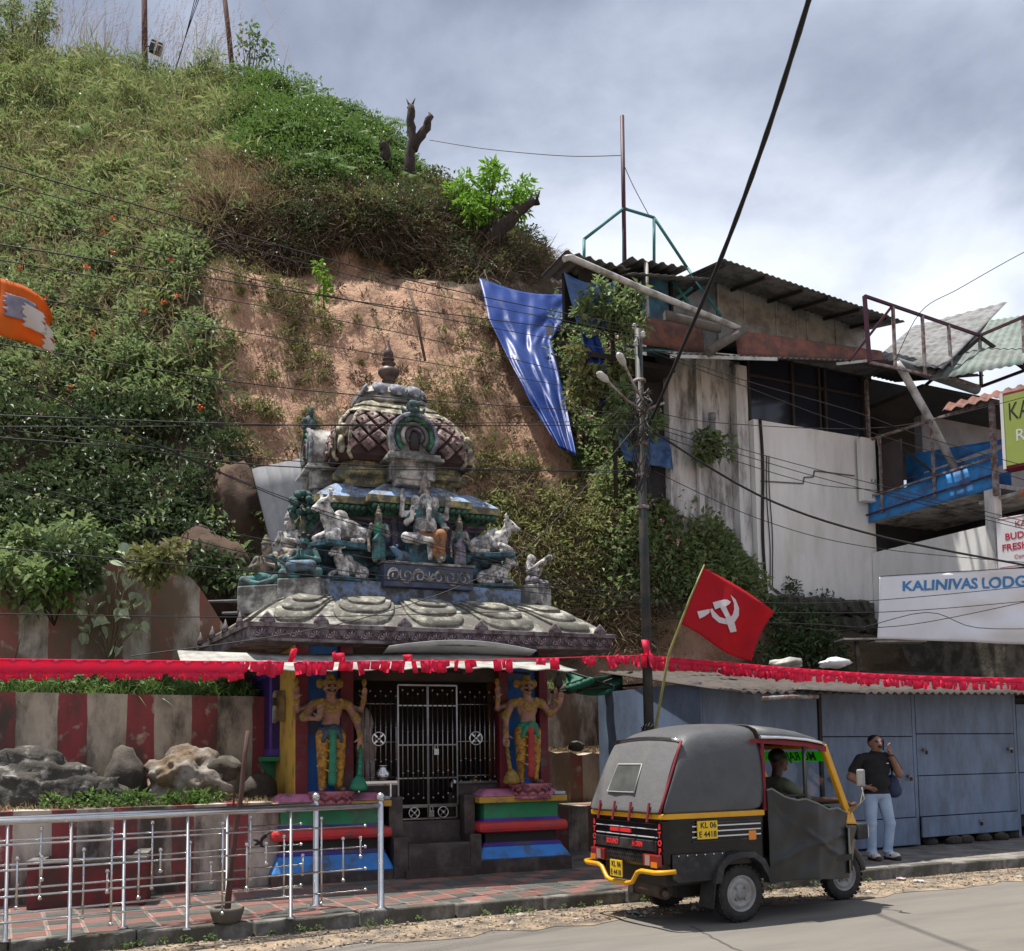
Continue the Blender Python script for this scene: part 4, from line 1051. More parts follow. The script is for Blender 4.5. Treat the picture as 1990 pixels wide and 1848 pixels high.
# --- purple wall board, bracket, meter boxes on the side wall
bd = thing('wall_board', 'purple painted board with green bracket on the yellow shrine wall', 'board', S.w(0.345, 2.27, 0), R(S.deg))
mb = MB(); mb.box((-0.12, -0.82, 1.50), (-0.003, 0.82, 2.64)); part('board', mb, m_purp, bd, bevel=0.01)
mb = MB(); mb.box((-0.126, -0.72, 1.60), (-0.121, 0.72, 2.56)); mb.box((-0.10, -0.826, 1.60), (-0.02, -0.821, 2.56)); part('board_face', mb, mat('board ink', (0.03, 0.015, 0.10), rough=0.5), bd)
mb = MB(); mb.box((-0.20, -0.86, 1.44), (-0.002, 0.86, 1.497)); mb.poly([(-0.003, -0.5, 1.08), (-0.003, -0.5, 1.44), (-0.19, -0.5, 1.44), (-0.09, -0.5, 1.25)], (0, 0.3, 0)); part('bracket', mb, m_green, bd)
mt = thing('meter_box', 'pale electric meter box beside the purple board', 'meter box', S.w(0.345, 1.15, 0.02), R(S.deg))
mb = MB(); mb.box((-0.12, -0.10, 1.93), (0.0, 0.10, 2.32)); part('case', mb, paint('cream box', (0.45, 0.38, 0.22), 0.3), mt, bevel=0.01)
mb = MB(); mb.box((-0.16, -0.19, 1.90), (-0.125, -0.06, 2.28)); part('fuse_panel', mb, paint('grey box', (0.34, 0.34, 0.32), 0.3), mt, bevel=0.008)
mb = MB(); mb.box((-0.163, -0.193, 2.12), (-0.122, -0.10, 2.22)); part('fuse_holder', mb, m_blk, mt)
# ================================================================== FIGURES: smooth bodies from blended limbs
CE = np.array([(0, 1), (2, 3), (4, 5), (6, 7), (0, 2), (1, 3), (4, 6), (5, 7), (0, 4), (1, 5), (2, 6), (3, 7)])
CC = np.array([(i & 1, (i >> 1) & 1, (i >> 2) & 1) for i in range(8)], float)
def prim_d(p, X):
    if p[0] == 'c':
        a, b, r1, r2 = np.array(p[1], float), np.array(p[2], float), p[3], p[4]
        ba = b - a; t = np.clip(((X - a) @ ba) / max(ba @ ba, 1e-9), 0, 1)
        return np.linalg.norm(X - a - t[:, None] * ba, axis=1) - (r1 + (r2 - r1) * t)
    c, r = np.array(p[1], float), np.array(p[2], float)
    q = X - c
    if len(p) > 4 and p[4] is not None:
        q = q @ np.array(Matrix.Rotation(R(p[4][1]), 3, p[4][0]))
    k0 = np.linalg.norm(q / r, axis=1); k1 = np.linalg.norm(q / (r * r), axis=1)
    return k0 * (k0 - 1) / np.maximum(k1, 1e-9)
def prim_box(p):
    if p[0] == 'c':
        a, b = np.array(p[1], float), np.array(p[2], float); r = max(p[3], p[4])
        return np.minimum(a, b) - r, np.maximum(a, b) + r
    c = np.array(p[1], float); r = np.array(p[2], float)
    if len(p) > 4 and p[4] is not None: r = np.full(3, r.max())
    return c - r, c + r
def sculpt(name, prims, mats, vox=0.012, k=0.02, parent=None, smooth_it=1):
    """one continuous skin over all limbs; each face takes the paint of the limb it lies on"""
    lo = np.min([prim_box(p)[0] for p in prims], 0) - 3 * vox; hi = np.max([prim_box(p)[1] for p in prims], 0) + 3 * vox
    n = np.ceil((hi - lo) / vox).astype(int) + 1
    D = np.full(n, 1.0)
    ax = [lo[i] + np.arange(n[i]) * vox for i in range(3)]
    for p in prims:
        a, b = prim_box(p); m_ = 2 * k + 2 * vox
        i0 = np.clip(np.floor((a - m_ - lo) / vox).astype(int), 0, n - 1); i1 = np.clip(np.ceil((b + m_ - lo) / vox).astype(int) + 1, 1, n)
        sl = tuple(slice(i0[i], i1[i]) for i in range(3))
        G = np.stack(np.meshgrid(*[ax[i][sl[i]] for i in range(3)], indexing='ij'), -1)
        d = prim_d(p, G.reshape(-1, 3)).reshape(G.shape[:3])
        o = D[sl]; kk = p[5] if p[0] == 'c' and len(p) > 5 and isinstance(p[5], float) else k
        h = np.clip(0.5 + 0.5 * (o - d) / kk, 0, 1)
        D[sl] = o + (d - o) * h - kk * h * (1 - h)
    In = D < 0
    nx, ny, nz = n
    cnt = sum(In[i:nx - 1 + i, j:ny - 1 + j, l:nz - 1 + l].astype(int) for i in (0, 1) for j in (0, 1) for l in (0, 1))
    act = np.argwhere((cnt > 0) & (cnt < 8))
    vid = np.full((nx - 1, ny - 1, nz - 1), -1); vid[tuple(act.T)] = np.arange(len(act))
    cv = np.stack([D[act[:, 0] + int(c[0]), act[:, 1] + int(c[1]), act[:, 2] + int(c[2])] for c in CC], 1)
    S_ = np.zeros((len(act), 3)); W = np.zeros(len(act))
    for e0, e1 in CE:
        d0, d1 = cv[:, e0], cv[:, e1]; x = (d0 < 0) != (d1 < 0)
        t = np.where(x, d0 / np.where(np.abs(d0 - d1) < 1e-12, 1, d0 - d1), 0)
        S_ += np.where(x[:, None], CC[e0] + t[:, None] * (CC[e1] - CC[e0]), 0); W += x
    V = lo + (act + S_ / W[:, None]) * vox
    F = []
    for axn in range(3):
        sh = [slice(None)] * 3; s0 = [slice(0, n[i]) for i in range(3)]
        A = In.take(np.arange(n[axn] - 1), axn); B = In.take(np.arange(1, n[axn]), axn)
        e = np.argwhere(A != B)
        o1, o2 = [i for i in range(3) if i != axn]
        ok = (e[:, o1] > 0) & (e[:, o2] > 0) & (e[:, o1] < n[o1] - 1) & (e[:, o2] < n[o2] - 1); e = e[ok]
        flip = A[tuple(e.T)]
        q = []
        for d1, d2 in ((0, 0), (1, 0), (1, 1), (0, 1)):
            c = e.copy(); c[:, o1] -= d1; c[:, o2] -= d2; q.append(vid[tuple(c.T)])
        q = np.stack(q, 1)
        if axn == 1: flip = ~flip
        q[flip] = q[flip][:, ::-1]
        F.append(q)
    F = np.concatenate(F)
    F = F[(F >= 0).all(1)]
    o = npmesh(name, V, F, mats[0], parent, None, True)
    me = o.data
    for mm in mats[1:]: me.materials.append(mm)
    c = V[F].mean(1)
    best = np.full(len(c), 9.0); mi = np.zeros(len(c), int)
    for p in prims:
        idx_ = p[5] if p[0] == 'c' and not isinstance(p[5], float) else (p[6] if p[0] == 'c' else p[3])
        d = prim_d(p, c); w = d < best; best[w] = d[w]; mi[w] = idx_
    me.polygons.foreach_set('material_index', mi.astype(np.int32))
    bm = bmesh.new(); bm.from_mesh(me); bmesh.ops.recalc_face_normals(bm, faces=bm.faces); bm.to_mesh(me); bm.free()
    if smooth_it:
        md = o.modifiers.new('smooth', 'SMOOTH'); md.factor = 0.5; md.iterations = smooth_it
    return o
def Cp(a, b, r1, r2, m): return ('c', a, b, r1, r2, m)
def El(c, r, m, rot=None): return ('e', c, r, m, rot)
def mir(ps):
    """copy mirrored in x"""
    out = []
    for p in ps:
        f = lambda v: (-v[0], v[1], v[2])
        out.append(('c', f(p[1]), f(p[2]), *p[3:]) if p[0] == 'c' else ('e', f(p[1]), *p[2:]))
    return out

m_skin = mat('painted statue skin', (0.40, 0.22, 0.145), (0.31, 0.165, 0.11), rough=0.5, scale=6, dirt=(0.14, 0.09, 0.07), dscale=9, damt=0.3)
m_syel = mat('statue yellow cloth', (0.55, 0.31, 0.04), (0.44, 0.22, 0.03), rough=0.5, scale=16, dirt=(0.16, 0.07, 0.02), dscale=14, damt=0.3)
m_snavy = mat('statue navy sash', (0.018, 0.028, 0.06), (0.06, 0.09, 0.13), rough=0.5, scale=14)
m_sgold = mat('statue gilding', (0.36, 0.23, 0.05), (0.18, 0.12, 0.03), rough=0.45, scale=25, bump=0.6, bscale=60)
m_sgrn = mat('statue green cloth', (0.02, 0.16, 0.09), (0.03, 0.24, 0.14), rough=0.5, scale=12)
m_sblk = mat('statue black', (0.012, 0.012, 0.012), rough=0.5)
m_sred = mat('statue red cloth', (0.42, 0.05, 0.04), (0.30, 0.03, 0.03), rough=0.5, scale=12)
m_swht = mat('weathered statue white', (0.66, 0.64, 0.61), (0.48, 0.475, 0.47), rough=0.85, scale=9, bump=0.3, bscale=45, dirt=(0.12, 0.12, 0.12), dscale=9, damt=0.38)
m_steal = mat('weathered statue teal', (0.05, 0.20, 0.20), (0.11, 0.26, 0.26), rough=0.8, scale=9, dirt=(0.05, 0.06, 0.06), dscale=9, damt=0.45)
m_sskw = mat('weathered statue flesh', (0.48, 0.38, 0.30), (0.36, 0.30, 0.25), rough=0.85, scale=9, dirt=(0.09, 0.085, 0.08), dscale=10, damt=0.5)
m_sorg = mat('weathered statue orange', (0.36, 0.13, 0.05), (0.42, 0.22, 0.08), rough=0.8, scale=9, dirt=(0.12, 0.07, 0.05), dscale=9, damt=0.35)
m_slil = mat('weathered statue lilac', (0.26, 0.23, 0.30), (0.36, 0.34, 0.36), rough=0.8, scale=9, dirt=(0.09, 0.09, 0.10), dscale=9, damt=0.45)
m_sblu = mat('weathered statue blue', (0.10, 0.20, 0.32), (0.22, 0.30, 0.36), rough=0.8, scale=9, dirt=(0.06, 0.07, 0.08), dscale=9, damt=0.45)
m_lotus = mat('lotus pink', (0.42, 0.13, 0.17), (0.50, 0.22, 0.24), rough=0.5, scale=9, dirt=(0.14, 0.03, 0.05), dscale=8, damt=0.35)

def hand(w, d, side, m, s=1.0, curl=0.3):
    """palm and five fingers: w wrist, d finger direction, side direction of the thumb"""
    w, d, t = Vector(w), Vector(d).normalized(), Vector(side).normalized()
    n = d.cross(t).normalized(); t = n.cross(d)
    out = [Cp(w, w + d * 0.045 * s, 0.020 * s, 0.026 * s, m), Cp(w + d * 0.03 * s - t * 0.012 * s, w + d * 0.06 * s - t * 0.012 * s, 0.016 * s, 0.016 * s, m)]
    for i, (q, L) in enumerate(((0.024, 0.060), (0.008, 0.068), (-0.008, 0.063), (-0.023, 0.048))):
        b = w + d * 0.07 * s + t * q * s
        k = b + d * L * 0.55 * s + n * curl * 0.02 * s
        out += [Cp(b, k, 0.0095 * s, 0.0085 * s, m), Cp(k, k + (d * (1 - curl * 0.6) + n * curl).normalized() * L * 0.5 * s, 0.0085 * s, 0.007 * s, m)]
    b = w + d * 0.02 * s + t * 0.022 * s
    out += [Cp(b, b + (d * 0.6 + t * 0.8) * 0.045 * s, 0.012 * s, 0.009 * s, m)]
    return out

# ---- two gate guardians, each on a lotus
def guardian(a, b, z, flip, label, sash, drape):
    root = thing('guardian_statue', label, 'statue', S.w(a, b, z), R(S.deg), 'guardian statues beside the gate'); root.scale = (1.14, 1.08, 1.0)
    SK, YE, SA, GO, GR, BK = range(6)
    body = [El((0, 0.0, 0.98), (0.125, 0.085, 0.16), SK), El((0, 0, 0.84), (0.10, 0.08, 0.10), SK), Cp((0, 0, 1.07), (0, 0, 1.20), 0.050, 0.046, SK),
            El((0, -0.01, 1.235), (0.066, 0.075, 0.088), SK), Cp((0, -0.08, 1.245), (0, -0.095, 1.215), 0.012, 0.017, SK), El((0, -0.06, 1.17), (0.03, 0.03, 0.022), SK)]
    for s in (-1, 1):
        body += [El((s * 0.028, -0.073, 1.252), (0.013, 0.010, 0.007), BK), Cp((s * 0.012, -0.083, 1.203), (s * 0.052, -0.068, 1.212), 0.013, 0.006, BK), El((s * 0.07, 0.0, 1.235), (0.014, 0.02, 0.03), SK),
                 Cp((s * 0.015, -0.074, 1.272), (s * 0.045, -0.066, 1.275), 0.005, 0.004, BK),
                 Cp((s * 0.11, 0, 1.06), (s * 0.17, 0.005, 1.04), 0.06, 0.062, GO),
                 Cp((s * 0.075, 0, 0.66), (s * 0.085, -0.015, 0.36), 0.088, 0.062, YE), Cp((s * 0.085, -0.015, 0.36), (s * 0.085, 0.005, 0.06), 0.062, 0.046, YE),
                 Cp((s * 0.09, 0.01, 0.03), (s * 0.12, -0.11, 0.02), 0.034, 0.026, SK)]
    # crown and halo curls, necklaces, sash, pleats
    body += [El((0, 0.01, 1.315), (0.075, 0.075, 0.05), GO), El((0, 0.01, 1.37), (0.05, 0.05, 0.05), GO), El((0, 0.01, 1.42), (0.022, 0.022, 0.03), GO)]
    for s in (-1, 1):
        body += [El((s * 0.10, 0.05, 1.30), (0.05, 0.03, 0.065), GO)]
    for t in np.linspace(-1, 1, 9):
        body.append(El((0.10 * t, -0.078 + 0.03 * t * t, 1.10 - 0.09 * (1 - t * t)), (0.020, 0.014, 0.020), GO))
    for t in np.linspace(-0.7, 0.7, 6):
        body.append(El((0.09 * t, -0.09 + 0.02 * t * t, 1.04 - 0.09 * (1 - t * t)), (0.022, 0.012, 0.022), GO))
    body += [El((0, 0, 0.745), (0.135, 0.105, 0.065), SA), El((0, 0, 0.69), (0.145, 0.11, 0.05), SA), El((0.015, -0.115, 0.76), (0.055, 0.03, 0.045), SA),
             Cp((0.0, -0.115, 0.70), (0.0, -0.085, 0.10), 0.034, 0.045, GR), Cp((-0.05, -0.09, 0.72), (-0.10, -0.095, 0.60), 0.028, 0.02, SA), Cp((0.05, -0.09, 0.72), (0.10, -0.095, 0.60), 0.028, 0.02, SA)]
    for s in (-1, 1):
        for q in range(4):
            body.append(Cp((s * 0.045, -0.10, 0.60 - q * 0.12), (s * 0.15, -0.03, 0.66 - q * 0.12), 0.010, 0.010, YE))
    f = -1 if flip else 1
    arm = []
    # arm resting on the club (towards the gate), arm held to the chest or raised, two rear arms
    sh = (f * 0.19, 0.0, 1.03)
    arm += [Cp(sh, (f * 0.27, -0.02, 0.86), 0.050, 0.040, SK), Cp((f * 0.27, -0.02, 0.86), (f * 0.30, -0.09, 0.66), 0.040, 0.028, SK), Cp((f * 0.26, -0.01, 0.90), (f * 0.28, -0.02, 0.86), 0.052, 0.05, GO), Cp((f * 0.30, -0.085, 0.68), (f * 0.30, -0.088, 0.665), 0.036, 0.036, GO)]
    arm += hand((f * 0.30, -0.09, 0.64), (f * 0.0, -0.02, -1), (-f, -0.3, 0), SK, 1.25, 0.25)
    if not flip:
        arm += [Cp((-0.19, 0, 1.03), (-0.29, -0.03, 0.88), 0.05, 0.04, SK), Cp((-0.29, -0.03, 0.88), (-0.16, -0.15, 0.86), 0.038, 0.028, SK), Cp((-0.27, -0.02, 0.91), (-0.285, -0.03, 0.885), 0.052, 0.05, GO)]
        arm += hand((-0.15, -0.155, 0.87), (0.05, -0.1, 1), (-1, -0.2, 0.1), SK, 1.2, 0.3)
    else:
        arm += [Cp((0.19, 0, 1.03), (0.30, 0.0, 0.90), 0.05, 0.04, SK), Cp((0.30, 0, 0.90), (0.36, -0.10, 1.0), 0.036, 0.028, SK), Cp((0.28, 0, 0.93), (0.295, 0, 0.905), 0.05, 0.05, GO)]
        arm += hand((0.365, -0.11, 1.02), (0.1, -0.1, 1), (-1, -0.1, 0.2), SK, 1.2, 0.2)
    for s in (-1, 1):
        arm += [Cp((s * 0.17, 0.05, 1.04), (s * 0.34, 0.06, 0.97), 0.045, 0.034, SK), Cp((s * 0.34, 0.06, 0.97), (s * 0.36, 0.0, 1.10), 0.033, 0.025, SK), Cp((s * 0.355, 0.01, 1.08), (s * 0.358, 0.005, 1.09), 0.032, 0.032, GO)]
        arm += hand((s * 0.362, -0.002, 1.115), (0, -0.15, 1), (-s, -0.2, 0), SK, 1.0, 0.35)
        arm += [Cp((s * 0.365, 0.0, 1.19), (s * 0.365, 0.0, 1.30), 0.012, 0.02, GO), El((s * 0.365, 0.0, 1.32), (0.03, 0.02, 0.045), GO)]
    sculpt('body', body + arm, [m_skin, m_syel, sash, m_sgold, drape, m_sblk], 0.011, 0.018, root)
    mb = MB(); mb.tube([(f * 0.30, -0.10, 0.55), (f * 0.285, -0.13, 0.28), (f * 0.27, -0.155, 0.12)], [0.016, 0.022, 0.03], 8)
    for q in range(5): mb.lathe([(0.02, 0), (0.032, 0.012), (0.02, 0.024)], (f * (0.295 - 0.005 * q), -0.11 - 0.009 * q, 0.46 - q * 0.07), 8)
    mb.lathe([(0.03, 0.13), (0.065, 0.08), (0.09, 0.02), (0.10, -0.03), (0.075, -0.05)], (f * 0.265, -0.155, 0.05), 12)
    part('club', mb, m_sgold if flip else m_sgrn, root)
    mb = MB(); mb.lathe([(0.20, 0.0), (0.245, -0.005), (0.25, -0.02), (0.20, -0.07), (0.16, -0.11), (0.19, -0.13), (0.235, -0.17), (0.25, -0.19), (0.20, -0.20)], (0, -0.06, 0), 24)
    lb = part('lotus_base', mb, m_lotus, root)
    pt_ = MB(); pt_.lathe([(0.0, -0.05), (0.03, -0.04), (0.05, 0.0), (0.045, 0.035), (0.0, 0.06)], (0, 0, 0), 8, 1, 0.3)
    s0_ = None
    for k in range(12):
        for zz_, r_, up_, ph in ((-0.055, 0.215, R(-28), 0), (-0.15, 0.20, R(30), 0.26)):
            t = 2 * math.pi * k / 12 + ph
            if s0_ is None: s0_ = part('lotus_petal', pt_, m_lotus, lb); o = s0_
            else: o = share(s0_, lb)
            o.location = (r_ * math.sin(t), -0.06 - r_ * math.cos(t), zz_); o.rotation_euler = (up_, 0, t)
    return root
guardian(0.74, 0.20, 1.075, False, 'four-armed guardian statue with navy sash and green drape, by the yellow side wall', m_snavy, m_sgrn)
g2 = guardian(3.33, 0.20, 1.11, True, 'four-armed guardian statue with green sash and red centre drape', m_sgrn, m_sred)
mb = MB(); mb.lathe([(0.0, -0.10), (0.05, -0.05), (0.055, 0.0), (0.03, 0.08), (0.0, 0.14)], (0, 0, 0), 8, 1, 0.25); mb.tube([(0, 0, -0.22), (0, 0, -0.08)], 0.010, 6)
part('held_blade', mb, m_sblk, g2, loc=(0.385, -0.05, 1.32))

# ---- seated elephant-headed figure under the cornice
root = thing('deity_statue', 'seated elephant-headed deity statue with tall crown and orange cloth, in the middle of the tower', 'statue', S.w(2.17, 0.86, 4.035), R(S.deg)); root.scale = (1.05, 1.05, 1.2)
WH, OR, TE, GO = range(4)
ps = [El((0, 0.02, 0.42), (0.155, 0.13, 0.15), 0), El((0, 0.04, 0.55), (0.15, 0.10, 0.12), 2), El((0, -0.01, 0.71), (0.085, 0.09, 0.095), 0),
      El((0, 0.02, 0.82), (0.085, 0.08, 0.035), 3), El((0, 0.02, 0.88), (0.06, 0.06, 0.06), 3), El((0, 0.02, 0.95), (0.042, 0.042, 0.05), 3), El((0, 0.02, 1.01), (0.02, 0.02, 0.035), 3),
      Cp((0, -0.09, 0.70), (0.0, -0.15, 0.58), 0.045, 0.035, 0), Cp((0, -0.15, 0.58), (-0.01, -0.16, 0.47), 0.035, 0.028, 0), Cp((-0.01, -0.16, 0.47), (0.04, -0.17, 0.42), 0.027, 0.022, 0), Cp((0.04, -0.17, 0.42), (0.07, -0.17, 0.45), 0.022, 0.02, 0),
      Cp((-0.06, -0.08, 0.64), (-0.075, -0.14, 0.62), 0.014, 0.008, 0), Cp((0.06, -0.08, 0.64), (0.075, -0.14, 0.62), 0.014, 0.008, 0),
      El((-0.125, 0.02, 0.70), (0.07, 0.025, 0.09), 0), El((0.125, 0.02, 0.70), (0.07, 0.025, 0.09), 0),
      El((0, 0.02, 0.30), (0.19, 0.15, 0.07), 1),
      Cp((-0.08, -0.03, 0.28), (-0.30, -0.12, 0.27), 0.075, 0.055, 0), Cp((-0.30, -0.12, 0.27), (0.0, -0.19, 0.24), 0.055, 0.04, 0), Cp((0.0, -0.19, 0.24), (0.07, -0.20, 0.22), 0.035, 0.025, 0),
      Cp((0.09, -0.02, 0.28), (0.13, -0.22, 0.29), 0.085, 0.08, 1), Cp((0.13, -0.22, 0.29), (0.12, -0.22, 0.05), 0.070, 0.055, 1), Cp((0.05, -0.19, 0.24), (0.06, -0.20, 0.08), 0.035, 0.03, 1), Cp((0.17, -0.18, 0.24), (0.18, -0.17, 0.07), 0.03, 0.035, 1), Cp((0.0, -0.15, 0.24), (0.01, -0.16, 0.05), 0.035, 0.03, 0), Cp((0.12, -0.22, 0.03), (0.13, -0.30, 0.02), 0.04, 0.03, 0),
      El((0, -0.05, 0.36), (0.16, 0.11, 0.03), 3)]
for s in (-1, 1):
    ps += [Cp((s * 0.14, 0.03, 0.58), (s * 0.25, 0.02, 0.46), 0.05, 0.04, 2), Cp((s * 0.25, 0.02, 0.46), (s * 0.22, -0.12, 0.42 + (0.06 if s < 0 else -0.05)), 0.038, 0.03, 0)]
    ps += hand((s * 0.22, -0.13, 0.43 + (0.07 if s < 0 else -0.05)), (0, -0.4, 0.9) if s < 0 else (0, -0.9, 0.1), (-s, 0, 0.2), 0, 0.9, 0.2)
    ps += [Cp((s * 0.15, 0.06, 0.58), (s * 0.30, 0.06, 0.56), 0.045, 0.035, 0), Cp((s * 0.30, 0.06, 0.56), (s * 0.30, 0.0, 0.70), 0.033, 0.028, 0), Cp((s * 0.30, 0.0, 0.74), (s * 0.30, -0.01, 0.82), 0.035, 0.025, 0)]
    ps += hand((s * 0.30, 0.0, 0.70), (0, -0.1, 1), (-s, 0, 0), 0, 0.8, 0.3)
sculpt('body', ps, [m_swht, m_sorg, m_steal, m_sskw], 0.012, 0.018, root)
mb = MB(); mb.box((-0.22, -0.02, -0.02), (0.22, 0.24, 0.25)); part('throne_seat', mb, m_teal, root, bevel=0.01)
mb = MB()
for s in (-1, 1): mb.tube([(s * 0.34, 0.24, -0.02), (s * 0.34, 0.24, 0.62)], 0.05, 8)
mb.box((-0.40, 0.2, 0.60), (0.40, 0.28, 0.66)); part('throne_back', mb, m_purw, root)
# mouse at the deity's feet
root = thing('mouse_statue', 'small blue mouse statue at the feet of the seated deity', 'statue', S.w(1.86, 0.85, 4.035), R(S.deg + 200))
ps = [El((0, 0, 0.08), (0.12, 0.075, 0.08), 0), Cp((0.08, 0, 0.11), (0.17, 0, 0.17), 0.06, 0.035, 0), Cp((0.17, 0, 0.17), (0.22, 0, 0.19), 0.03, 0.012, 0), El((0.13, 0.04, 0.21), (0.022, 0.012, 0.026), 0), El((0.13, -0.04, 0.21), (0.022, 0.012, 0.026), 0), Cp((0.1, 0.04, 0.03), (0.15, 0.04, 0.02), 0.025, 0.02, 0), Cp((0.1, -0.04, 0.03), (0.15, -0.04, 0.02), 0.025, 0.02, 0), Cp((-0.1, 0, 0.05), (-0.22, 0.03, 0.02), 0.015, 0.008, 0)]
sculpt('body', ps, [m_sblu], 0.010, 0.015, root)

def attendant(a, b, z, label, mats, h=0.66):
    """slim standing figure with conical crown"""
    root = thing('attendant_statue', label, 'statue', S.w(a, b, z), R(S.deg), 'attendants beside the seated deity'); k = h / 0.70; root.scale = (k, k, k)
    ps = [El((0, 0, 0.40), (0.075, 0.055, 0.10), 1), El((0, 0, 0.28), (0.07, 0.06, 0.06), 2), Cp((0, 0, 0.44), (0, 0, 0.51), 0.028, 0.025, 0), El((0, -0.005, 0.535), (0.042, 0.046, 0.052), 0), El((0, -0.045, 0.528), (0.008, 0.012, 0.012), 0),
          El((0, 0, 0.585), (0.05, 0.05, 0.025), 3), El((0, 0, 0.62), (0.036, 0.036, 0.035), 3), El((0, 0, 0.66), (0.022, 0.022, 0.03), 3), El((0, 0, 0.70), (0.010, 0.010, 0.02), 3), El((0.0, 0.02, 0.50), (0.05, 0.035, 0.06), 3)]
    for s in (-1, 1):
        ps += [Cp((s * 0.035, 0, 0.26), (s * 0.045, -0.005, 0.03), 0.048, 0.040, 2), Cp((s * 0.045, 0, 0.015), (s * 0.05, -0.07, 0.012), 0.022, 0.017, 0)]
    ps += [Cp((-0.09, 0, 0.45), (-0.125, 0, 0.31), 0.028, 0.022, 0), Cp((-0.125, 0, 0.31), (-0.13, -0.03, 0.19), 0.02, 0.016, 0), Cp((0.09, 0, 0.45), (0.13, -0.01, 0.34), 0.028, 0.022, 0), Cp((0.13, -0.01, 0.34), (0.08, -0.09, 0.30), 0.02, 0.016, 0)]
    ps += hand((-0.13, -0.03, 0.19), (0, -0.05, -1), (1, 0, 0), 0, 0.6, 0.3) + hand((0.08, -0.09, 0.30), (-0.6, -0.3, 0.3), (0, 0, 1), 0, 0.55, 0.3)
    ps += [Cp((0.07, -0.03, 0.46), (-0.06, -0.06, 0.26), 0.018, 0.025, 2), Cp((-0.01, -0.05, 0.26), (-0.01, -0.045, 0.04), 0.02, 0.025, 2), El((0, -0.04, 0.45), (0.05, 0.02, 0.02), 3)]
    sculpt('body', ps, mats, 0.009, 0.012, root)
    return root
attendant(1.53, 0.88, 4.035, 'standing crowned attendant statue in a teal sari', [m_sskw, m_sgrn, m_steal, m_ochw], 0.76)
attendant(2.66, 0.88, 4.035, 'standing crowned attendant statue in a pale lilac skirt', [m_sskw, m_steal, m_slil, m_ochw], 0.72)

def bull(px, py, b, face, sc, label, turn=0.0):
    """humped bull lying with folded legs, head towards +x when face is 1"""
    p = S.on(px, py, b)
    root = thing('bull_statue', label, 'statue', S.w(p.x, p.y, p.z), R(S.deg) + (0 if face > 0 else math.pi) + R(turn), 'bull statues around the tower')
    root.scale = (sc, sc, sc)
    ps = [El((-0.08, 0, 0.20), (0.36, 0.17, 0.18), 0), El((0.14, 0, 0.28), (0.15, 0.13, 0.16), 0), Cp((0.20, 0, 0.30), (0.33, 0, 0.52), 0.12, 0.085, 0),
          Cp((0.32, 0, 0.56), (0.47, 0, 0.46), 0.085, 0.05, 0), El((0.48, 0, 0.445), (0.05, 0.052, 0.045), 0), El((0.02, 0, 0.42), (0.12, 0.07, 0.09), 1),
          El((-0.06, 0, 0.24), (0.17, 0.18, 0.16), 1), Cp((0.22, 0, 0.25), (0.26, 0, 0.16), 0.06, 0.04, 0)]
    for s in (-1, 1):
        ps += [Cp((0.31, s * 0.06, 0.61), (0.28, s * 0.11, 0.69), 0.03, 0.022, 0), Cp((0.28, s * 0.11, 0.69), (0.31, s * 0.10, 0.76), 0.022, 0.008, 0), El((0.27, s * 0.13, 0.585), (0.03, 0.07, 0.028), 0),
               El((0.40, s * 0.062, 0.545), (0.018, 0.012, 0.014), 2),
               Cp((0.20, s * 0.13, 0.14), (0.36, s * 0.15, 0.07), 0.065, 0.05, 0), Cp((0.36, s * 0.15, 0.05), (0.20, s * 0.17, 0.04), 0.045, 0.038, 0), El((0.18, s * 0.17, 0.04), (0.05, 0.04, 0.035), 2),
               El((-0.27, s * 0.13, 0.15), (0.14, 0.09, 0.14), 0), Cp((-0.22, s * 0.19, 0.06), (-0.02, s * 0.20, 0.045), 0.05, 0.035, 0)]
    for t in np.linspace(0, math.pi, 9):
        ps.append(El((0.27 + 0.03 * math.sin(t), 0.125 * math.cos(t), 0.40 - 0.09 * math.sin(t)), (0.02, 0.02, 0.02), 1))
    ps += [Cp((-0.42, 0, 0.24), (-0.43, 0.10, 0.06), 0.022, 0.018, 0)]
    sculpt('body', ps, [m_swht, m_weath, m_sblk], 0.018, 0.025, root)
    mb = MB(); mb.box((-0.46, -0.24, -0.06), (0.42, 0.24, 0.015)); part('base_slab', mb, m_teal, root, bevel=0.012)
    return root
bull(665, 1060, 1.03, -1, 0.92, 'larger white bull statue with its head up, left of the crowned deity group', 25)
bull(955, 1080, 1.03, 1, 0.78, 'larger white bull statue at the end of the tower ledge nearest the green shrubs', -30)
bull(678, 1126, 0.98, -1, 0.66, 'small white bull statue lying on the tower foot beside the scroll panel', 30)
bull(962, 1138, 0.98, 1, 0.62, 'small white bull statue next to the kneeling conch blower', -25)

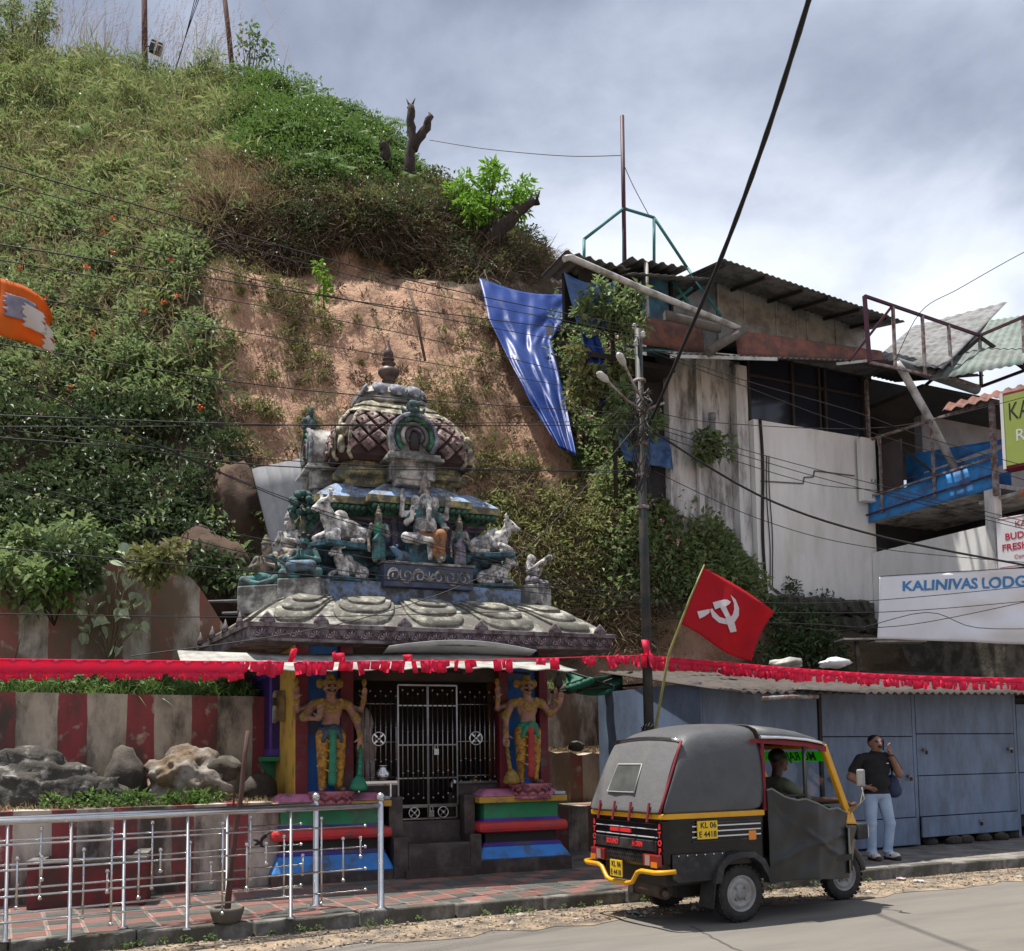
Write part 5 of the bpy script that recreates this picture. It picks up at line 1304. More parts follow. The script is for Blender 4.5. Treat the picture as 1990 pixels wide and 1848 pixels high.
def seated(px, py, b, turn, label, mats, kind, h=0.62):
    p = S.on(px, py, b)
    root = thing('seated_statue', label, 'statue', S.w(p.x, p.y, p.z), R(S.deg + turn), 'seated figures on the shrine roof'); k = h / 0.62; root.scale = (k, k, k)
    ps = [El((0, 0, 0.28), (0.10, 0.08, 0.13), 1), El((0, 0.0, 0.12), (0.13, 0.11, 0.10), 2), Cp((0, 0, 0.36), (0, 0, 0.43), 0.035, 0.032, 0), El((0, -0.005, 0.465), (0.052, 0.058, 0.062), 0), El((0, -0.06, 0.455), (0.010, 0.016, 0.014), 0),
          El((-0.02, -0.052, 0.475), (0.010, 0.008, 0.006), 4), El((0.02, -0.052, 0.475), (0.010, 0.008, 0.006), 4)]
    if kind == 'crown': ps += [El((0, 0, 0.525), (0.06, 0.06, 0.025), 3), El((0, 0, 0.56), (0.045, 0.045, 0.035), 3), El((0, 0, 0.60), (0.025, 0.025, 0.03), 3), El((0, 0.03, 0.44), (0.06, 0.04, 0.07), 3)]
    if kind == 'beard': ps += [El((0, -0.04, 0.41), (0.04, 0.03, 0.045), 4), El((0, 0.01, 0.51), (0.06, 0.06, 0.035), 3), El((-0.05, 0.0, 0.53), (0.03, 0.03, 0.02), 3), El((0.05, 0.0, 0.53), (0.03, 0.03, 0.02), 3), El((0.0, -0.03, 0.55), (0.03, 0.03, 0.025), 3)]
    if kind == 'veil': ps += [El((0, 0.02, 0.47), (0.065, 0.06, 0.075), 3), El((0, 0.05, 0.33), (0.08, 0.05, 0.16), 3)]
    for s in (-1, 1):
        ps += [Cp((s * 0.08, -0.01, 0.11), (s * 0.20, -0.14, 0.10), 0.065, 0.05, 2)]
        if s < 0 or kind != 'beard': ps += [Cp((s * 0.20, -0.14, 0.09), (s * 0.02, -0.17, 0.05), 0.045, 0.032, 2)]
        else: ps += [Cp((s * 0.20, -0.14, 0.10), (s * 0.17, -0.16, -0.12), 0.045, 0.03, 2)]
        ps += [Cp((s * 0.11, 0, 0.36), (s * 0.17, -0.03, 0.25), 0.037, 0.03, 0)]
        if kind == 'veil': ps += [Cp((s * 0.17, -0.03, 0.25), (s * 0.05, -0.17, 0.40), 0.027, 0.022, 0)] + hand((s * 0.05, -0.17, 0.40), (-s * 0.4, -1, 0.2), (0, 0, 1), 0, 0.6, 0.4)
        else: ps += [Cp((s * 0.17, -0.03, 0.25), (s * 0.03, -0.13, 0.28), 0.027, 0.022, 0)] + hand((s * 0.03, -0.13, 0.28), (-s * 0.2, -0.3, 1), (0, -1, 0), 0, 0.6, 0.1)
    if kind == 'veil': ps += [Cp((0, -0.16, 0.42), (0.0, -0.30, 0.46), 0.02, 0.05, 0)]
    if kind == 'beard': ps += [Cp((-0.10, -0.16, 0.17), (0.12, -0.15, 0.17), 0.065, 0.065, 5)]
    sculpt('body', ps, mats, 0.011, 0.016, root)
    mb = MB(); mb.box((-0.24, -0.21, -0.28), (0.24, 0.16, 0.03)); part('base_slab', mb, m_weath, root, bevel=0.012)
seated(517, 1148, 1.45, -35, 'crowned statue with palms pressed together, alone at the corner of the eave', [m_sskw, m_sskw, m_steal, m_ochw, m_sblk], 'crown', 0.74)
seated(592, 1134, 0.95, -30, 'bearded blue-green statue with a drum across its lap', [m_steal, m_steal, m_steal, m_sblk, m_sblk, m_sblu], 'beard', 0.72)
seated(562, 1100, 1.5, -50, 'pale seated statue behind the bearded blue-green one', [m_swht, m_swht, m_sskw, m_swht, m_sblk], 'crown', 0.75)
seated(1035, 1144, 0.98, 40, 'veiled statue blowing a conch at the end of the tower foot', [m_swht, m_swht, m_slil, m_swht, m_sblk], 'veil', 0.56)
seated(556, 1142, 1.2, -60, 'small kneeling teal statue low on the eave beside the bearded one', [m_steal, m_steal, m_steal, m_swht, m_sblk], 'veil', 0.5)
# leafy finial at the cornice corner
t = thing('bush_finial', 'dark green carved bush finial under the cornice corner', 'finial', S.w(0.62, 1.35, 4.18), R(S.deg))
mb = MB(); mb.tube([(0, 0, -0.3), (0, 0, 0.5)], 0.05, 8); part('stem', mb, m_ochw, t)
mb = MB()
for k in range(60):
    q = Vector(rng.normal(size=3)).normalized(); mb.ball(Vector((0, 0, 0.62)) + Vector((q.x * 0.16, q.y * 0.14, q.z * 0.20)), 0.05, 6, 4)
part('carved_leaves', mb, mat('carved bush', (0.02, 0.06, 0.05), (0.06, 0.12, 0.11), rough=0.8, scale=20), t)
# ================================================================== AUTO RICKSHAW
AU = Frame((1.858, 10.415, 0.0), 27)
# local: x forward, y to its left, z up; origin on the road under the rear axle
auto = thing('auto_rickshaw', 'black and yellow three-wheeled auto rickshaw with grey canvas hood', 'auto rickshaw', AU.o, R(AU.deg))
auto.scale = (1, 0.95, 1)
m_canv = mat('grey canvas hood', (0.085, 0.088, 0.095), (0.06, 0.062, 0.068), rough=0.5, scale=3, bump=0.35, bscale=8, dirt=(0.09, 0.09, 0.092), dscale=2.5, damt=0.35, dwidth=0.25)
m_rcanv = mat('sunlit rear canvas', (0.13, 0.13, 0.134), (0.10, 0.10, 0.104), rough=0.65, scale=3, bump=0.5, bscale=7, dirt=(0.155, 0.152, 0.147), dscale=3, damt=0.3, dwidth=0.25)  # same fabric as the hood, the sun's brightness put into its colour
m_body = mat('black body paint', (0.004, 0.004, 0.0045), (0.007, 0.0065, 0.0065), rough=0.22, scale=5, spec=0.4, dirt=(0.016, 0.015, 0.013), dscale=4, damt=0.1)
m_plas = mat('dusty black plastic', (0.013, 0.0135, 0.016), (0.019, 0.019, 0.022), rough=0.55, scale=6, dirt=(0.06, 0.055, 0.05), dscale=4, damt=0.25)
m_ayel = mat('taxi yellow', (0.72, 0.36, 0.012), (0.62, 0.30, 0.012), rough=0.35, scale=5, spec=0.5)
m_rub = mat('tyre rubber', (0.022, 0.021, 0.020), (0.045, 0.042, 0.038), rough=0.85, scale=9, bump=0.3, bscale=60)
m_rim = mat('dusty grey rim', (0.34, 0.335, 0.33), (0.22, 0.215, 0.21), rough=0.5, scale=9, metal=0.2)
m_curt = mat('black side curtain', (0.010, 0.0105, 0.010), (0.015, 0.0155, 0.0145), rough=0.4, scale=3, spec=0.5, bump=0.12, bscale=16)
m_chrome = mat('bright trim', (0.75, 0.75, 0.75), rough=0.15, metal=1.0)
m_rfab = mat('red trim fabric', (0.22, 0.02, 0.035), (0.15, 0.015, 0.025), rough=0.7, scale=8)
m_redl = mat('red lamp lens', (0.24, 0.02, 0.015), rough=0.2, spec=0.6)
m_oran = mat('amber lens', (0.70, 0.22, 0.02), rough=0.2, spec=0.6)
m_plate = mat('number plate yellow', (0.80, 0.52, 0.02), rough=0.5)
m_redt = mat('red sticker', (0.75, 0.035, 0.04), rough=0.5)
m_whl = mat('white line', (0.65, 0.65, 0.64), rough=0.5)
m_neon = mat('green sunstrip', (0.08, 0.75, 0.03), rough=0.5, trans=0.6)
m_mint = mat('mint lettering', (0.35, 0.80, 0.60), rough=0.5, trans=0.3)
m_vinyl = mat('seat vinyl', (0.05, 0.03, 0.02), rough=0.6)
def glass(name, tint, gloss=0.08, rough=0.03):
    m = bpy.data.materials.new(name); m.use_nodes = True; N, L = m.node_tree.nodes, m.node_tree.links
    N.remove(N['Principled BSDF']); o = N['Material Output']
    a = N.new('ShaderNodeBsdfTransparent'); a.inputs[0].default_value = (*tint, 1)
    b = N.new('ShaderNodeBsdfGlossy'); b.inputs['Roughness'].default_value = rough
    x = N.new('ShaderNodeMixShader'); x.inputs[0].default_value = gloss; L.new(a.outputs[0], x.inputs[1]); L.new(b.outputs[0], x.inputs[2]); L.new(x.outputs[0], o.inputs[0])
    return m
m_glass = glass('windscreen glass', (0.86, 0.92, 0.93))
m_clear = glass('cloudy plastic window', (0.35, 0.36, 0.36), 0.5, 0.25)

def text_obj(s, name, size, material, parent, M, ext=0.002, align='CENTER', squeeze=1.0, bold=0.0):
    """lettering as a thin mesh; its own x to the right, y up, facing +z, placed by matrix M"""
    cu = bpy.data.curves.new(name, 'FONT'); cu.body = s; cu.size = size; cu.extrude = ext; cu.offset = bold
    cu.align_x = align; cu.align_y = 'CENTER'; cu.resolution_u = 3
    o = bpy.data.objects.new('tmp_text', cu); COL.objects.link(o)
    dg = bpy.context.evaluated_depsgraph_get()
    me = bpy.data.meshes.new_from_object(o.evaluated_get(dg)); me.name = name
    bpy.data.objects.remove(o); bpy.data.curves.remove(cu)
    me.transform(M @ Matrix.Diagonal((squeeze, 1, 1, 1))); me.materials.clear(); me.materials.append(material)
    for p in me.polygons: p.use_smooth = False
    return link(bpy.data.objects.new(name, me), parent)
def face(o, x, n):
    """matrix for a flat sign: origin o, x axis to the reader's right, n facing the reader"""
    x, n = Vector(x).normalized(), Vector(n).normalized(); y = n.cross(x)
    return Matrix((( x.x, y.x, n.x, o[0]), (x.y, y.y, n.y, o[1]), (x.z, y.z, n.z, o[2]), (0, 0, 0, 1)))

# ---- lower body: rear tub with rounded corners
def rr(x0, x1, w, z, r=0.07, n=4):
    """rounded rectangle in plan"""
    pts = []
    for cx, cy, a0 in ((x1 - r, w - r, 0), (x0 + r, w - r, 90), (x0 + r, -w + r, 180), (x1 - r, -w + r, 270)):
        for k in range(n + 1):
            a = R(a0 + 90 * k / n); pts.append((cx + r * math.cos(a), cy + r * math.sin(a), z))
    return pts
mb = MB(); mb.loft([rr(-0.84, 0.33, 0.66, 0.55), rr(-0.86, 0.33, 0.67, 0.60), rr(-0.87, 0.33, 0.675, 0.98), rr(-0.86, 0.33, 0.67, 1.0)]); body = part('body', mb, m_body, auto)
mb = MB(); mb.loft([rr(-0.885, 0.335, 0.69, 1.0), rr(-0.89, 0.335, 0.692, 1.012), rr(-0.89, 0.335, 0.692, 1.042), rr(-0.88, 0.335, 0.685, 1.05)]); part('belt_band', mb, m_ayel, auto)
mb = MB(); mb.box((-0.78, -0.55, 0.38), (1.55, 0.55, 0.55)); part('chassis', mb, m_blk, auto)
mb = MB(); mb.tube([(0, -0.5, 0.27), (0, 0.5, 0.27)], 0.035, 8); mb.box((-0.45, -0.25, 0.22), (0.05, 0.25, 0.40)); part('axle', mb, m_blk, auto)
mb = MB(); mb.tube([(-0.72, -0.02, 0.34), (-0.70, -0.42, 0.32)], 0.085, 12); mb.tube([(-0.71, -0.42, 0.32), (-0.76, -0.50, 0.30)], 0.03, 8); part('muffler', mb, mat('rusty muffler', (0.05, 0.04, 0.035), (0.09, 0.06, 0.04), rough=0.8, scale=9), auto)
# side skirts, wheel arches, mud flaps
for s in (-1, 1):
    mb = MB(); mb.poly([(-0.80, s * 0.68, 0.62), (-0.80, s * 0.68, 0.46), (-0.74, s * 0.68, 0.42), (-0.30, s * 0.68, 0.42), (-0.24, s * 0.68, 0.50), (-0.20, s * 0.68, 0.68), (-0.80, s * 0.68, 0.68)], (0, s * 0.022, 0)); part('side_skirt', mb, m_plas, auto, bevel=0.008)
    mb = MB()
    for k in range(6): mb.ball((-0.74 + k * 0.10, s * 0.706, 0.665), 0.009, 6, 4)
    part('skirt_stud', mb, m_chrome, auto)
    arch = [(-0.36, 0.40), (-0.31, 0.56), (-0.20, 0.655), (-0.05, 0.68), (0.12, 0.67), (0.24, 0.60), (0.33, 0.45), (0.36, 0.36)]
    inner = [(-0.29, 0.40), (-0.25, 0.53), (-0.16, 0.60), (-0.04, 0.62), (0.10, 0.61), (0.19, 0.55), (0.27, 0.43), (0.29, 0.36)]
    mb = MB()
    a_ = [(x, s * 0.66, z) for x, z in arch]; b_ = [(x, s * 0.745, z - 0.012) for x, z in arch]; c_ = [(x, s * 0.75, z) for x, z in inner]; d_ = [(x, s * 0.66, z) for x, z in inner]
    mb.grid([a_, b_, c_, d_], smooth=False); part('wheel_arch', mb, m_plas, auto, solid=0.008, bevel=0.004)
    mb = MB(); mb.poly([(-0.34, s * 0.53, 0.50), (-0.34, s * 0.74, 0.50), (-0.40, s * 0.75, 0.17), (-0.40, s * 0.52, 0.17)], (0.012, 0, 0)); part('mud_flap', mb, m_rub, auto)
# ---- wheels
def wheel(x, y, r=0.272, w=0.125, side=-1):
    mb = MB(); Mx = Matrix.Translation((0, 0, 0)) @ Matrix.Rotation(R(90), 4, 'X')
    prof = [(r * 0.60, -w * 0.42), (r * 0.72, -w * 0.50), (r * 0.88, -w * 0.50), (r * 0.97, -w * 0.36), (r, -w * 0.15), (r, w * 0.15), (r * 0.97, w * 0.36), (r * 0.88, w * 0.50), (r * 0.72, w * 0.50), (r * 0.60, w * 0.42)]
    mb.lathe(prof, (0, 0, 0), 32, 1, 1, True, Mx, cap=False)
    wo = part('wheel', mb, m_rub, auto, loc=(x, y, r))
    mb = MB(); mb.lathe([(0.02, w * 0.40), (0.05, w * 0.42), (0.055, w * 0.30), (0.09, w * 0.26), (0.10, w * 0.34), (r * 0.50, w * 0.36), (r * 0.55, w * 0.20), (r * 0.60, w * 0.44), (r * 0.635, w * 0.46), (r * 0.62, -w * 0.4)], (0, 0, 0), 28, 1, 1, True, Matrix.Rotation(R(90) * (1 if side < 0 else -1), 4, 'X'))
    for k in range(4):
        t = R(45 + 90 * k); mb.ball((0.075 * math.cos(t), side * w * 0.36, 0.075 * math.sin(t)), 0.013, 6, 4)
    part('rim', mb, m_rim, wo)
    # tread blocks
    mb = MB()
    for k in range(28):
        t = 2 * math.pi * k / 28; M = Matrix.Rotation(t, 4, 'Y')
        for yy in (-0.035, 0.035): mb.box((-0.018, yy - 0.022, r - 0.012), (0.018, yy + 0.022, r - 0.001), M)
    part('tread', mb, m_rub, wo)['kind'] = 'stuff'
    return wo
wheel(0, -0.62); wheel(0, 0.62, side=1); wheel(1.90, 0.0, 0.262, 0.105)
# ---- rear face
X = -0.872
for z in (0.905, 0.83, 0.955):
    mb = MB(); mb.box((X - 0.006, -0.56, z - 0.004), (X + 0.01, 0.56, z + 0.004)); part('louver_line', mb, m_whl if z < 0.95 else m_plas, auto)
mb = MB(); mb.box((X - 0.010, -0.10, 0.855), (X + 0.01, 0.28, 0.89)); part('red_sticker', mb, m_redt, auto)
mb = MB(); mb.box((X - 0.02, -0.56, 0.70), (X + 0.01, 0.56, 0.80)); part('tailgate_ledge', mb, m_plas, auto, bevel=0.008)
mb = MB()
for k in range(26): mb.bar((X - 0.006, -0.40 + k * 0.032, 0.58), (X - 0.006, -0.36 + k * 0.032, 0.68), 0.008)
for k in range(26): mb.bar((X - 0.007, -0.36 + k * 0.032, 0.58), (X - 0.007, -0.40 + k * 0.032, 0.68), 0.008)
part('mesh_grille', mb, m_plas, auto)
bk = ((0, -1, 0), (-1, 0, 0))
for y in (0.60, -0.60):
    for i, ch in enumerate('STOP'):
        text_obj(ch, 'stop_letter', 0.075, m_redt, auto, face((X - 0.004, y, 0.93 - i * 0.075), *bk), bold=0.003)
text_obj('SOUND', 'horn_lettering', 0.062, m_redt, auto, face((X - 0.022, 0.22, 0.755), *bk), bold=0.003); text_obj('HORN', 'horn_lettering', 0.062, m_redt, auto, face((X - 0.022, -0.24, 0.755), *bk), bold=0.003)
for s in (-1, 1):
    mb = MB(); mb.box((X - 0.045, s * 0.36 if s > 0 else -0.62, 0.565), (X + 0.01, s * 0.62 if s > 0 else -0.36, 0.675)); lp = part('tail_lamp', mb, m_redl, auto, bevel=0.012)
    y0 = 0.45 * s; mb = MB(); mb.box((X - 0.05, y0 - 0.04, 0.575), (X - 0.0445, y0 + 0.04, 0.665)); part('clear_lens', mb, mat('clear lens', (0.35, 0.26, 0.24), rough=0.2), lp)
    y0 = 0.56 * s; mb = MB(); mb.box((X - 0.05, y0 - 0.05, 0.56), (X - 0.0445, y0 + 0.05, 0.61)); part('amber_lens', mb, m_oran, lp)
mb = MB(); mb.tube([(-0.80, 0.74, 0.53), (-0.93, 0.70, 0.525), (-0.955, 0.62, 0.52), (-0.955, 0.40, 0.52), (-0.955, 0.33, 0.50), (-0.955, 0.24, 0.405), (-0.955, 0.16, 0.385), (-0.955, -0.16, 0.385), (-0.955, -0.24, 0.405), (-0.955, -0.33, 0.50), (-0.955, -0.40, 0.52), (-0.955, -0.62, 0.52), (-0.93, -0.70, 0.525), (-0.80, -0.74, 0.53)], 0.023, 10); part('bumper', mb, m_ayel, auto)
def number_plate(M, l1, l2, k, w=0.26, h=0.19):
    M = M @ Matrix.Diagonal((k, k, 1, 1))
    mb = MB(); mb.box((-w / 2, -h / 2, -0.008), (w / 2, h / 2, 0.004), M); p = part('number_plate', mb, m_plate, auto)
    text_obj(l1, 'plate_text', 0.088, m_blk, p, M @ Matrix.Translation((0.01, 0.047, 0.005)), bold=0.001); text_obj(l2, 'plate_text', 0.088, m_blk, p, M @ Matrix.Translation((0, -0.048, 0.005)), squeeze=0.95, bold=0.001)
number_plate(face((-0.99, 0.0, 0.515), *bk), 'KL 06', 'E 4418', 0.82)
rt = ((1, 0, 0), (0, -1, 0))
number_plate(face((-0.40, -0.700, 0.89), *rt), 'KL 06', 'E 4418', 0.88)
mb = MB(); mb.box((0.10, -0.69, 0.77), (0.19, -0.672, 0.86)); part('amber_reflector', mb, m_oran, auto, bevel=0.008)
for z in (0.955, 0.925, 0.875, 0.825, 0.785):
    mb = MB(); mb.box((-0.56, -0.684, z - 0.006), (0.25, -0.668, z + 0.006)); part('side_rib', mb, m_plas if z in (0.955, 0.785) else m_whl, auto)
# ---- canvas hood
ST_ = [(-0.90, -0.60, 1.73, 0.675), (-0.86, -0.52, 1.80, 0.68), (-0.70, -0.40, 1.845, 0.685), (-0.35, -0.18, 1.875, 0.685), (0.0, 0.0, 1.885, 0.685), (0.31, 0.31, 1.88, 0.68)]
def hood_ring(xb, xt, zt, w, wr=0.0):
    out = []
    for y, f in ((-1, 0), (-1.0, 0.22), (-0.985, 0.45), (-0.955, 0.68), (-0.90, 0.86), (-0.80, 0.95), (-0.55, 0.99), (-0.25, 1.01), (0, 1.015), (0.25, 1.01), (0.55, 0.99), (0.80, 0.95), (0.90, 0.86), (0.955, 0.68), (0.985, 0.45), (1.0, 0.22), (1, 0)):
        z = 1.045 + (zt - 1.045) * f
        out.append((xb + (xt - xb) * f + wr * math.sin(y * 9 + f * 5), y * w * (1 + wr * math.cos(f * 11)), z))
    return out
mb = MB(); mb.loft([hood_ring(*q, wr=0.006 if i in (1, 2) else 0.003) for i, q in enumerate(ST_)], smooth=True, cap=False, closed=False)
hood = part('canvas_hood', mb, m_canv, auto, solid=0.012, subd=1)
# rear canvas with window, piping, straps
P = []
for i in range(13):
    y = -0.655 + 1.31 * i / 12
    row = []
    for j in range(9):
        t = j / 8
        x = -0.905 + t * 0.30 - 0.02 * math.sin(t * math.pi) + 0.010 * math.sin(i * 1.7 + 1.0) * (1 - t) + 0.005 * math.sin(i * 3.1 + t * 7)
        row.append((x, y * (1 - 0.09 * t), 1.05 + t * 0.67 + (0.035 * (1 - (y / 0.66) ** 2)) * t))
    P.append(row)
mb = MB(); mb.grid(P); rear = part('rear_canvas', mb, m_rcanv, auto, solid=0.01, subd=1)
mb = MB(); mb.tube([(-0.61, y * 0.60, 1.725 + 0.035 * (1 - y * y)) for y in np.linspace(-1, 1, 9)], 0.016, 6); part('hood_piping', mb, m_chrome, auto)
mb = MB(); mb.tube([(-0.915 + t * 0.305, -0.665 + 0.055 * t, 1.05 + 0.67 * t) for t in np.linspace(0, 1, 7)], 0.014, 6); part('hood_piping', mb, m_rfab, auto)
wv = [(-0.20, 0.28), (0.30, 0.28), (0.27, 0.68), (-0.17, 0.68)]
wp = [(-0.915 + f * 0.30 - 0.02 * math.sin(f * math.pi), y + 0.05, 1.05 + f * 0.67) for y, f in wv]
mb = MB(); mb.poly([Vector(p) + Vector((-0.012, 0, 0)) for p in wp], (0.006, 0, 0)); w_ = part('rear_window', mb, mat('dusty plastic window', (0.10, 0.105, 0.10), (0.07, 0.075, 0.07), rough=0.25, scale=6, bump=0.2, bscale=12), rear)
mb = MB(); mb.tube([Vector(p) + Vector((-0.014, 0, 0)) for p in wp + wp[:1]], 0.007, 6); part('window_stitching', mb, mat('pale stitching', (0.45, 0.45, 0.44), rough=0.8), rear)
sp = MB(); sp.box((-0.008, -0.014, -0.09), (0.004, 0.014, 0.09)); s0_ = None
for y in (0.42, 0.14, -0.16, -0.48):
    if s0_ is None: s0_ = part('strap', sp, m_rfab, rear); o = s0_
    else: o = share(s0_, rear)
    o.location = (-0.918, y, 1.06); o.rotation_euler = (0, R(10), 0)
# ---- roof over the driver, with valance and trim
mb = MB()
RS = [(0.27, 1.74, 1.893, 0.672), (0.60, 1.735, 1.865, 0.635), (0.90, 1.715, 1.825, 0.615), (1.08, 1.69, 1.77, 0.60), (1.17, 1.665, 1.715, 0.585), (1.20, 1.655, 1.675, 0.575)]
rows = []
for x, z0, zt, w in RS:
    rows.append([(x, y * w, z0 + (zt - z0) * f) for y, f in ((-1, 0), (-0.99, 0.3), (-0.93, 0.6), (-0.75, 0.85), (-0.4, 0.97), (0, 1), (0.4, 0.97), (0.75, 0.85), (0.93, 0.6), (0.99, 0.3), (1, 0))])
mb.loft(rows, smooth=True, cap=False, closed=False); part('front_roof', mb, m_canv, auto, solid=0.012)
for s in (-1, 1):
    mb = MB(); mb.tube([(x, s * (w + 0.02), z0 + 0.012) for x, z0, zt, w in RS[:5]], 0.017, 6); part('roof_trim', mb, m_chrome, auto)
    mb = MB(); mb.poly([(0.16, s * 0.655, 1.735), (0.16, s * 0.655, 1.70), (0.33, s * 0.655, 1.69), (0.90, s * 0.63, 1.655), (1.19, s * 0.60, 1.60), (1.19, s * 0.60, 1.655), (0.90, s * 0.63, 1.70), (0.33, s * 0.655, 1.74)], (0, s * 0.012, 0)); part('roof_valance', mb, m_rfab, auto)
    mb = MB(); mb.bar((0.325, s * 0.66, 1.04), (0.325, s * 0.645, 1.72), 0.035); part('door_post', mb, m_rfab, auto, bevel=0.006)
    mb = MB(); mb.tube([(0.88, s * 0.63, 0.56), (0.88, s * 0.625, 1.67)], 0.021, 8); mb.tube([(0.34, s * 0.65, 1.17), (0.88, s * 0.63, 1.17)], 0.015, 8); part('guard_rail', mb, m_blk, auto)
# ---- front: scuttle, pillars, windscreen, nose
for s in (-1, 1):
    mb = MB(); mb.bar((1.17, s * 0.585, 1.67), (1.50, s * 0.545, 0.98), 0.055, 0.07); part('windscreen_pillar', mb, m_ayel, auto, bevel=0.012)
mb = MB(); mb.bar((1.17, -0.57, 1.655), (1.17, 0.57, 1.655), 0.05); part('windscreen_header', mb, m_ayel, auto, bevel=0.01)
mb = MB(); mb.poly([(1.185, -0.56, 1.63), (1.495, -0.52, 0.97), (1.495, 0.52, 0.97), (1.185, 0.56, 1.63)]); part('windscreen', mb, m_glass, auto)
def on_ws(y, f, o=0.0):
    return Vector((1.185 + 0.31 * f - o * 0.9, y, 1.63 - 0.66 * f - o * 0.42))
mb = MB(); mb.poly([on_ws(-0.545, 0.03, 0.004), on_ws(0.545, 0.03, 0.004), on_ws(0.54, 0.185, 0.004), on_ws(-0.54, 0.185, 0.004)], (-0.002, 0, -0.001)); ss = part('sunstrip', mb, m_neon, auto)
nws = Vector((0.9, 0, 0.42)).normalized()
def ws_text(s, y, f, size, mm, o):
    M = face(on_ws(y, f, o), (0, 1, 0), nws); return text_obj(s, 'windscreen_lettering', size, mm, ss, M, 0.0006, bold=0.003)
ws_text('MG RAJEC', -0.12, 0.11, 0.135, m_blk, 0.009)
ws_text('RENJINI', -0.20, 0.86, 0.085, m_mint, 0.007)
mb = MB(); mb.loft([[(1.50, -0.57, 0.98), (1.50, 0.57, 0.98), (1.46, 0.58, 0.86), (1.46, -0.58, 0.86)], [(1.66, -0.46, 0.97), (1.66, 0.46, 0.97), (1.70, 0.48, 0.84), (1.70, -0.48, 0.84)], [(1.80, -0.28, 0.92), (1.80, 0.28, 0.92), (1.84, 0.30, 0.82), (1.84, -0.30, 0.82)]]); part('front_cowl', mb, m_ayel, auto, bevel=0.02)
mb = MB(); mb.loft([[(1.44, -0.585, 0.855), (1.44, 0.585, 0.855), (1.42, 0.56, 0.40), (1.42, -0.56, 0.40)], [(1.70, -0.485, 0.835), (1.70, 0.485, 0.835), (1.66, 0.42, 0.40), (1.66, -0.42, 0.40)], [(1.87, -0.28, 0.815), (1.87, 0.28, 0.815), (1.80, 0.22, 0.50), (1.80, -0.22, 0.50)]]); part('nose', mb, m_body, auto, bevel=0.02)
mb = MB(); mb.grid([[(1.46 + 0.16 * t, -0.60 + 0.14 * t + 0.0 * u, 0.36 + 0.46 * u) for u in (0, 0.5, 1)] for t in (0, 0.5, 1)]); part('leg_shield', mb, mat('dusty inner shield', (0.22, 0.21, 0.18), rough=0.8), auto, solid=0.01)
mb = MB(); mb.tube([(1.90 + 0.30 * math.cos(t), 0, 0.27 + 0.31 * math.sin(t)) for t in np.linspace(0.1, 2.6, 14)], 0.05, 8); part('front_fender', mb, m_plas, auto)
mb = MB(); mb.bar((1.72, -0.07, 0.75), (1.90, -0.07, 0.27), 0.04); mb.bar((1.72, 0.07, 0.75), (1.90, 0.07, 0.27), 0.04); part('front_fork', mb, m_blk, auto)
for s in (-1, 1):
    mb = MB(); mb.box((1.70, s * 0.40 - 0.085, 0.68), (1.86, s * 0.40 + 0.085, 0.85)); h_ = part('headlamp', mb, m_plas, auto, bevel=0.02)
    mb = MB(); mb.box((1.861, s * 0.40 - 0.07, 0.70), (1.87, s * 0.40 + 0.07, 0.83)); part('headlamp_lens', mb, m_chrome, h_)
    mb = MB(); mb.tube([(1.50, s * 0.56, 0.99), (1.56, s * 0.68, 1.08), (1.50, s * 0.78, 1.20), (1.47, s * 0.80, 1.25)], 0.010, 6); mb.tube([(1.54, s * 0.55, 0.96), (1.60, s * 0.70, 1.12), (1.50, s * 0.78, 1.20)], 0.008, 6); mo = part('mirror_stalk', mb, m_chrome, auto)
    mb = MB(); mb.box((1.45, s * 0.80 - 0.05, 1.24), (1.485, s * 0.80 + 0.05, 1.42)); part('mirror_head', mb, m_rim, mo, bevel=0.015)
# ---- side curtain on the driver's side
P = []
for i in range(41):
    t = i / 40; x = 0.33 + t * 1.16
    top = float(np.interp(t, [0, 0.05, 0.18, 0.32, 0.42, 0.62, 0.72, 0.85, 1], [1.24, 1.25, 1.17, 1.13, 1.14, 1.06, 1.02, 1.03, 0.97]))
    bot = 0.34 + 0.02 * math.sin(t * 5) - 0.01 * t
    row = []
    for j in range(33):
        u = j / 32
        w = 0.010 * math.sin(7 * t + 5 * u) + 0.006 * math.sin(-13 * t + 15 * u + 1) + 0.004 * math.sin(31 * t - 9 * u) + 0.024 * math.exp(-((u - 0.45 - 0.5 * (t - 0.5)) / 0.03) ** 2) + 0.02 * math.exp(-((u - 0.55 + 0.6 * (t - 0.5)) / 0.03) ** 2) * (1 if t > 0.4 else 0.2)
        edge = min(1, 6 * u, 6 * (1 - u), 8 * t, 8 * (1 - t))
        row.append((x, -(0.70 - 0.14 * max(0, t - 0.55) / 0.45) - w * (0.25 + 0.75 * edge), bot + (top - bot) * u))
    P.append(row)
mb = MB(); mb.grid(P); cu_ = part('side_curtain', mb, m_curt, auto, solid=0.004, subd=1)
mb = MB(); mb.tube([P[i][32] for i in range(41)], 0.010, 6); part('curtain_hem', mb, mat('curtain hem', (0.18, 0.18, 0.175), rough=0.6), cu_)
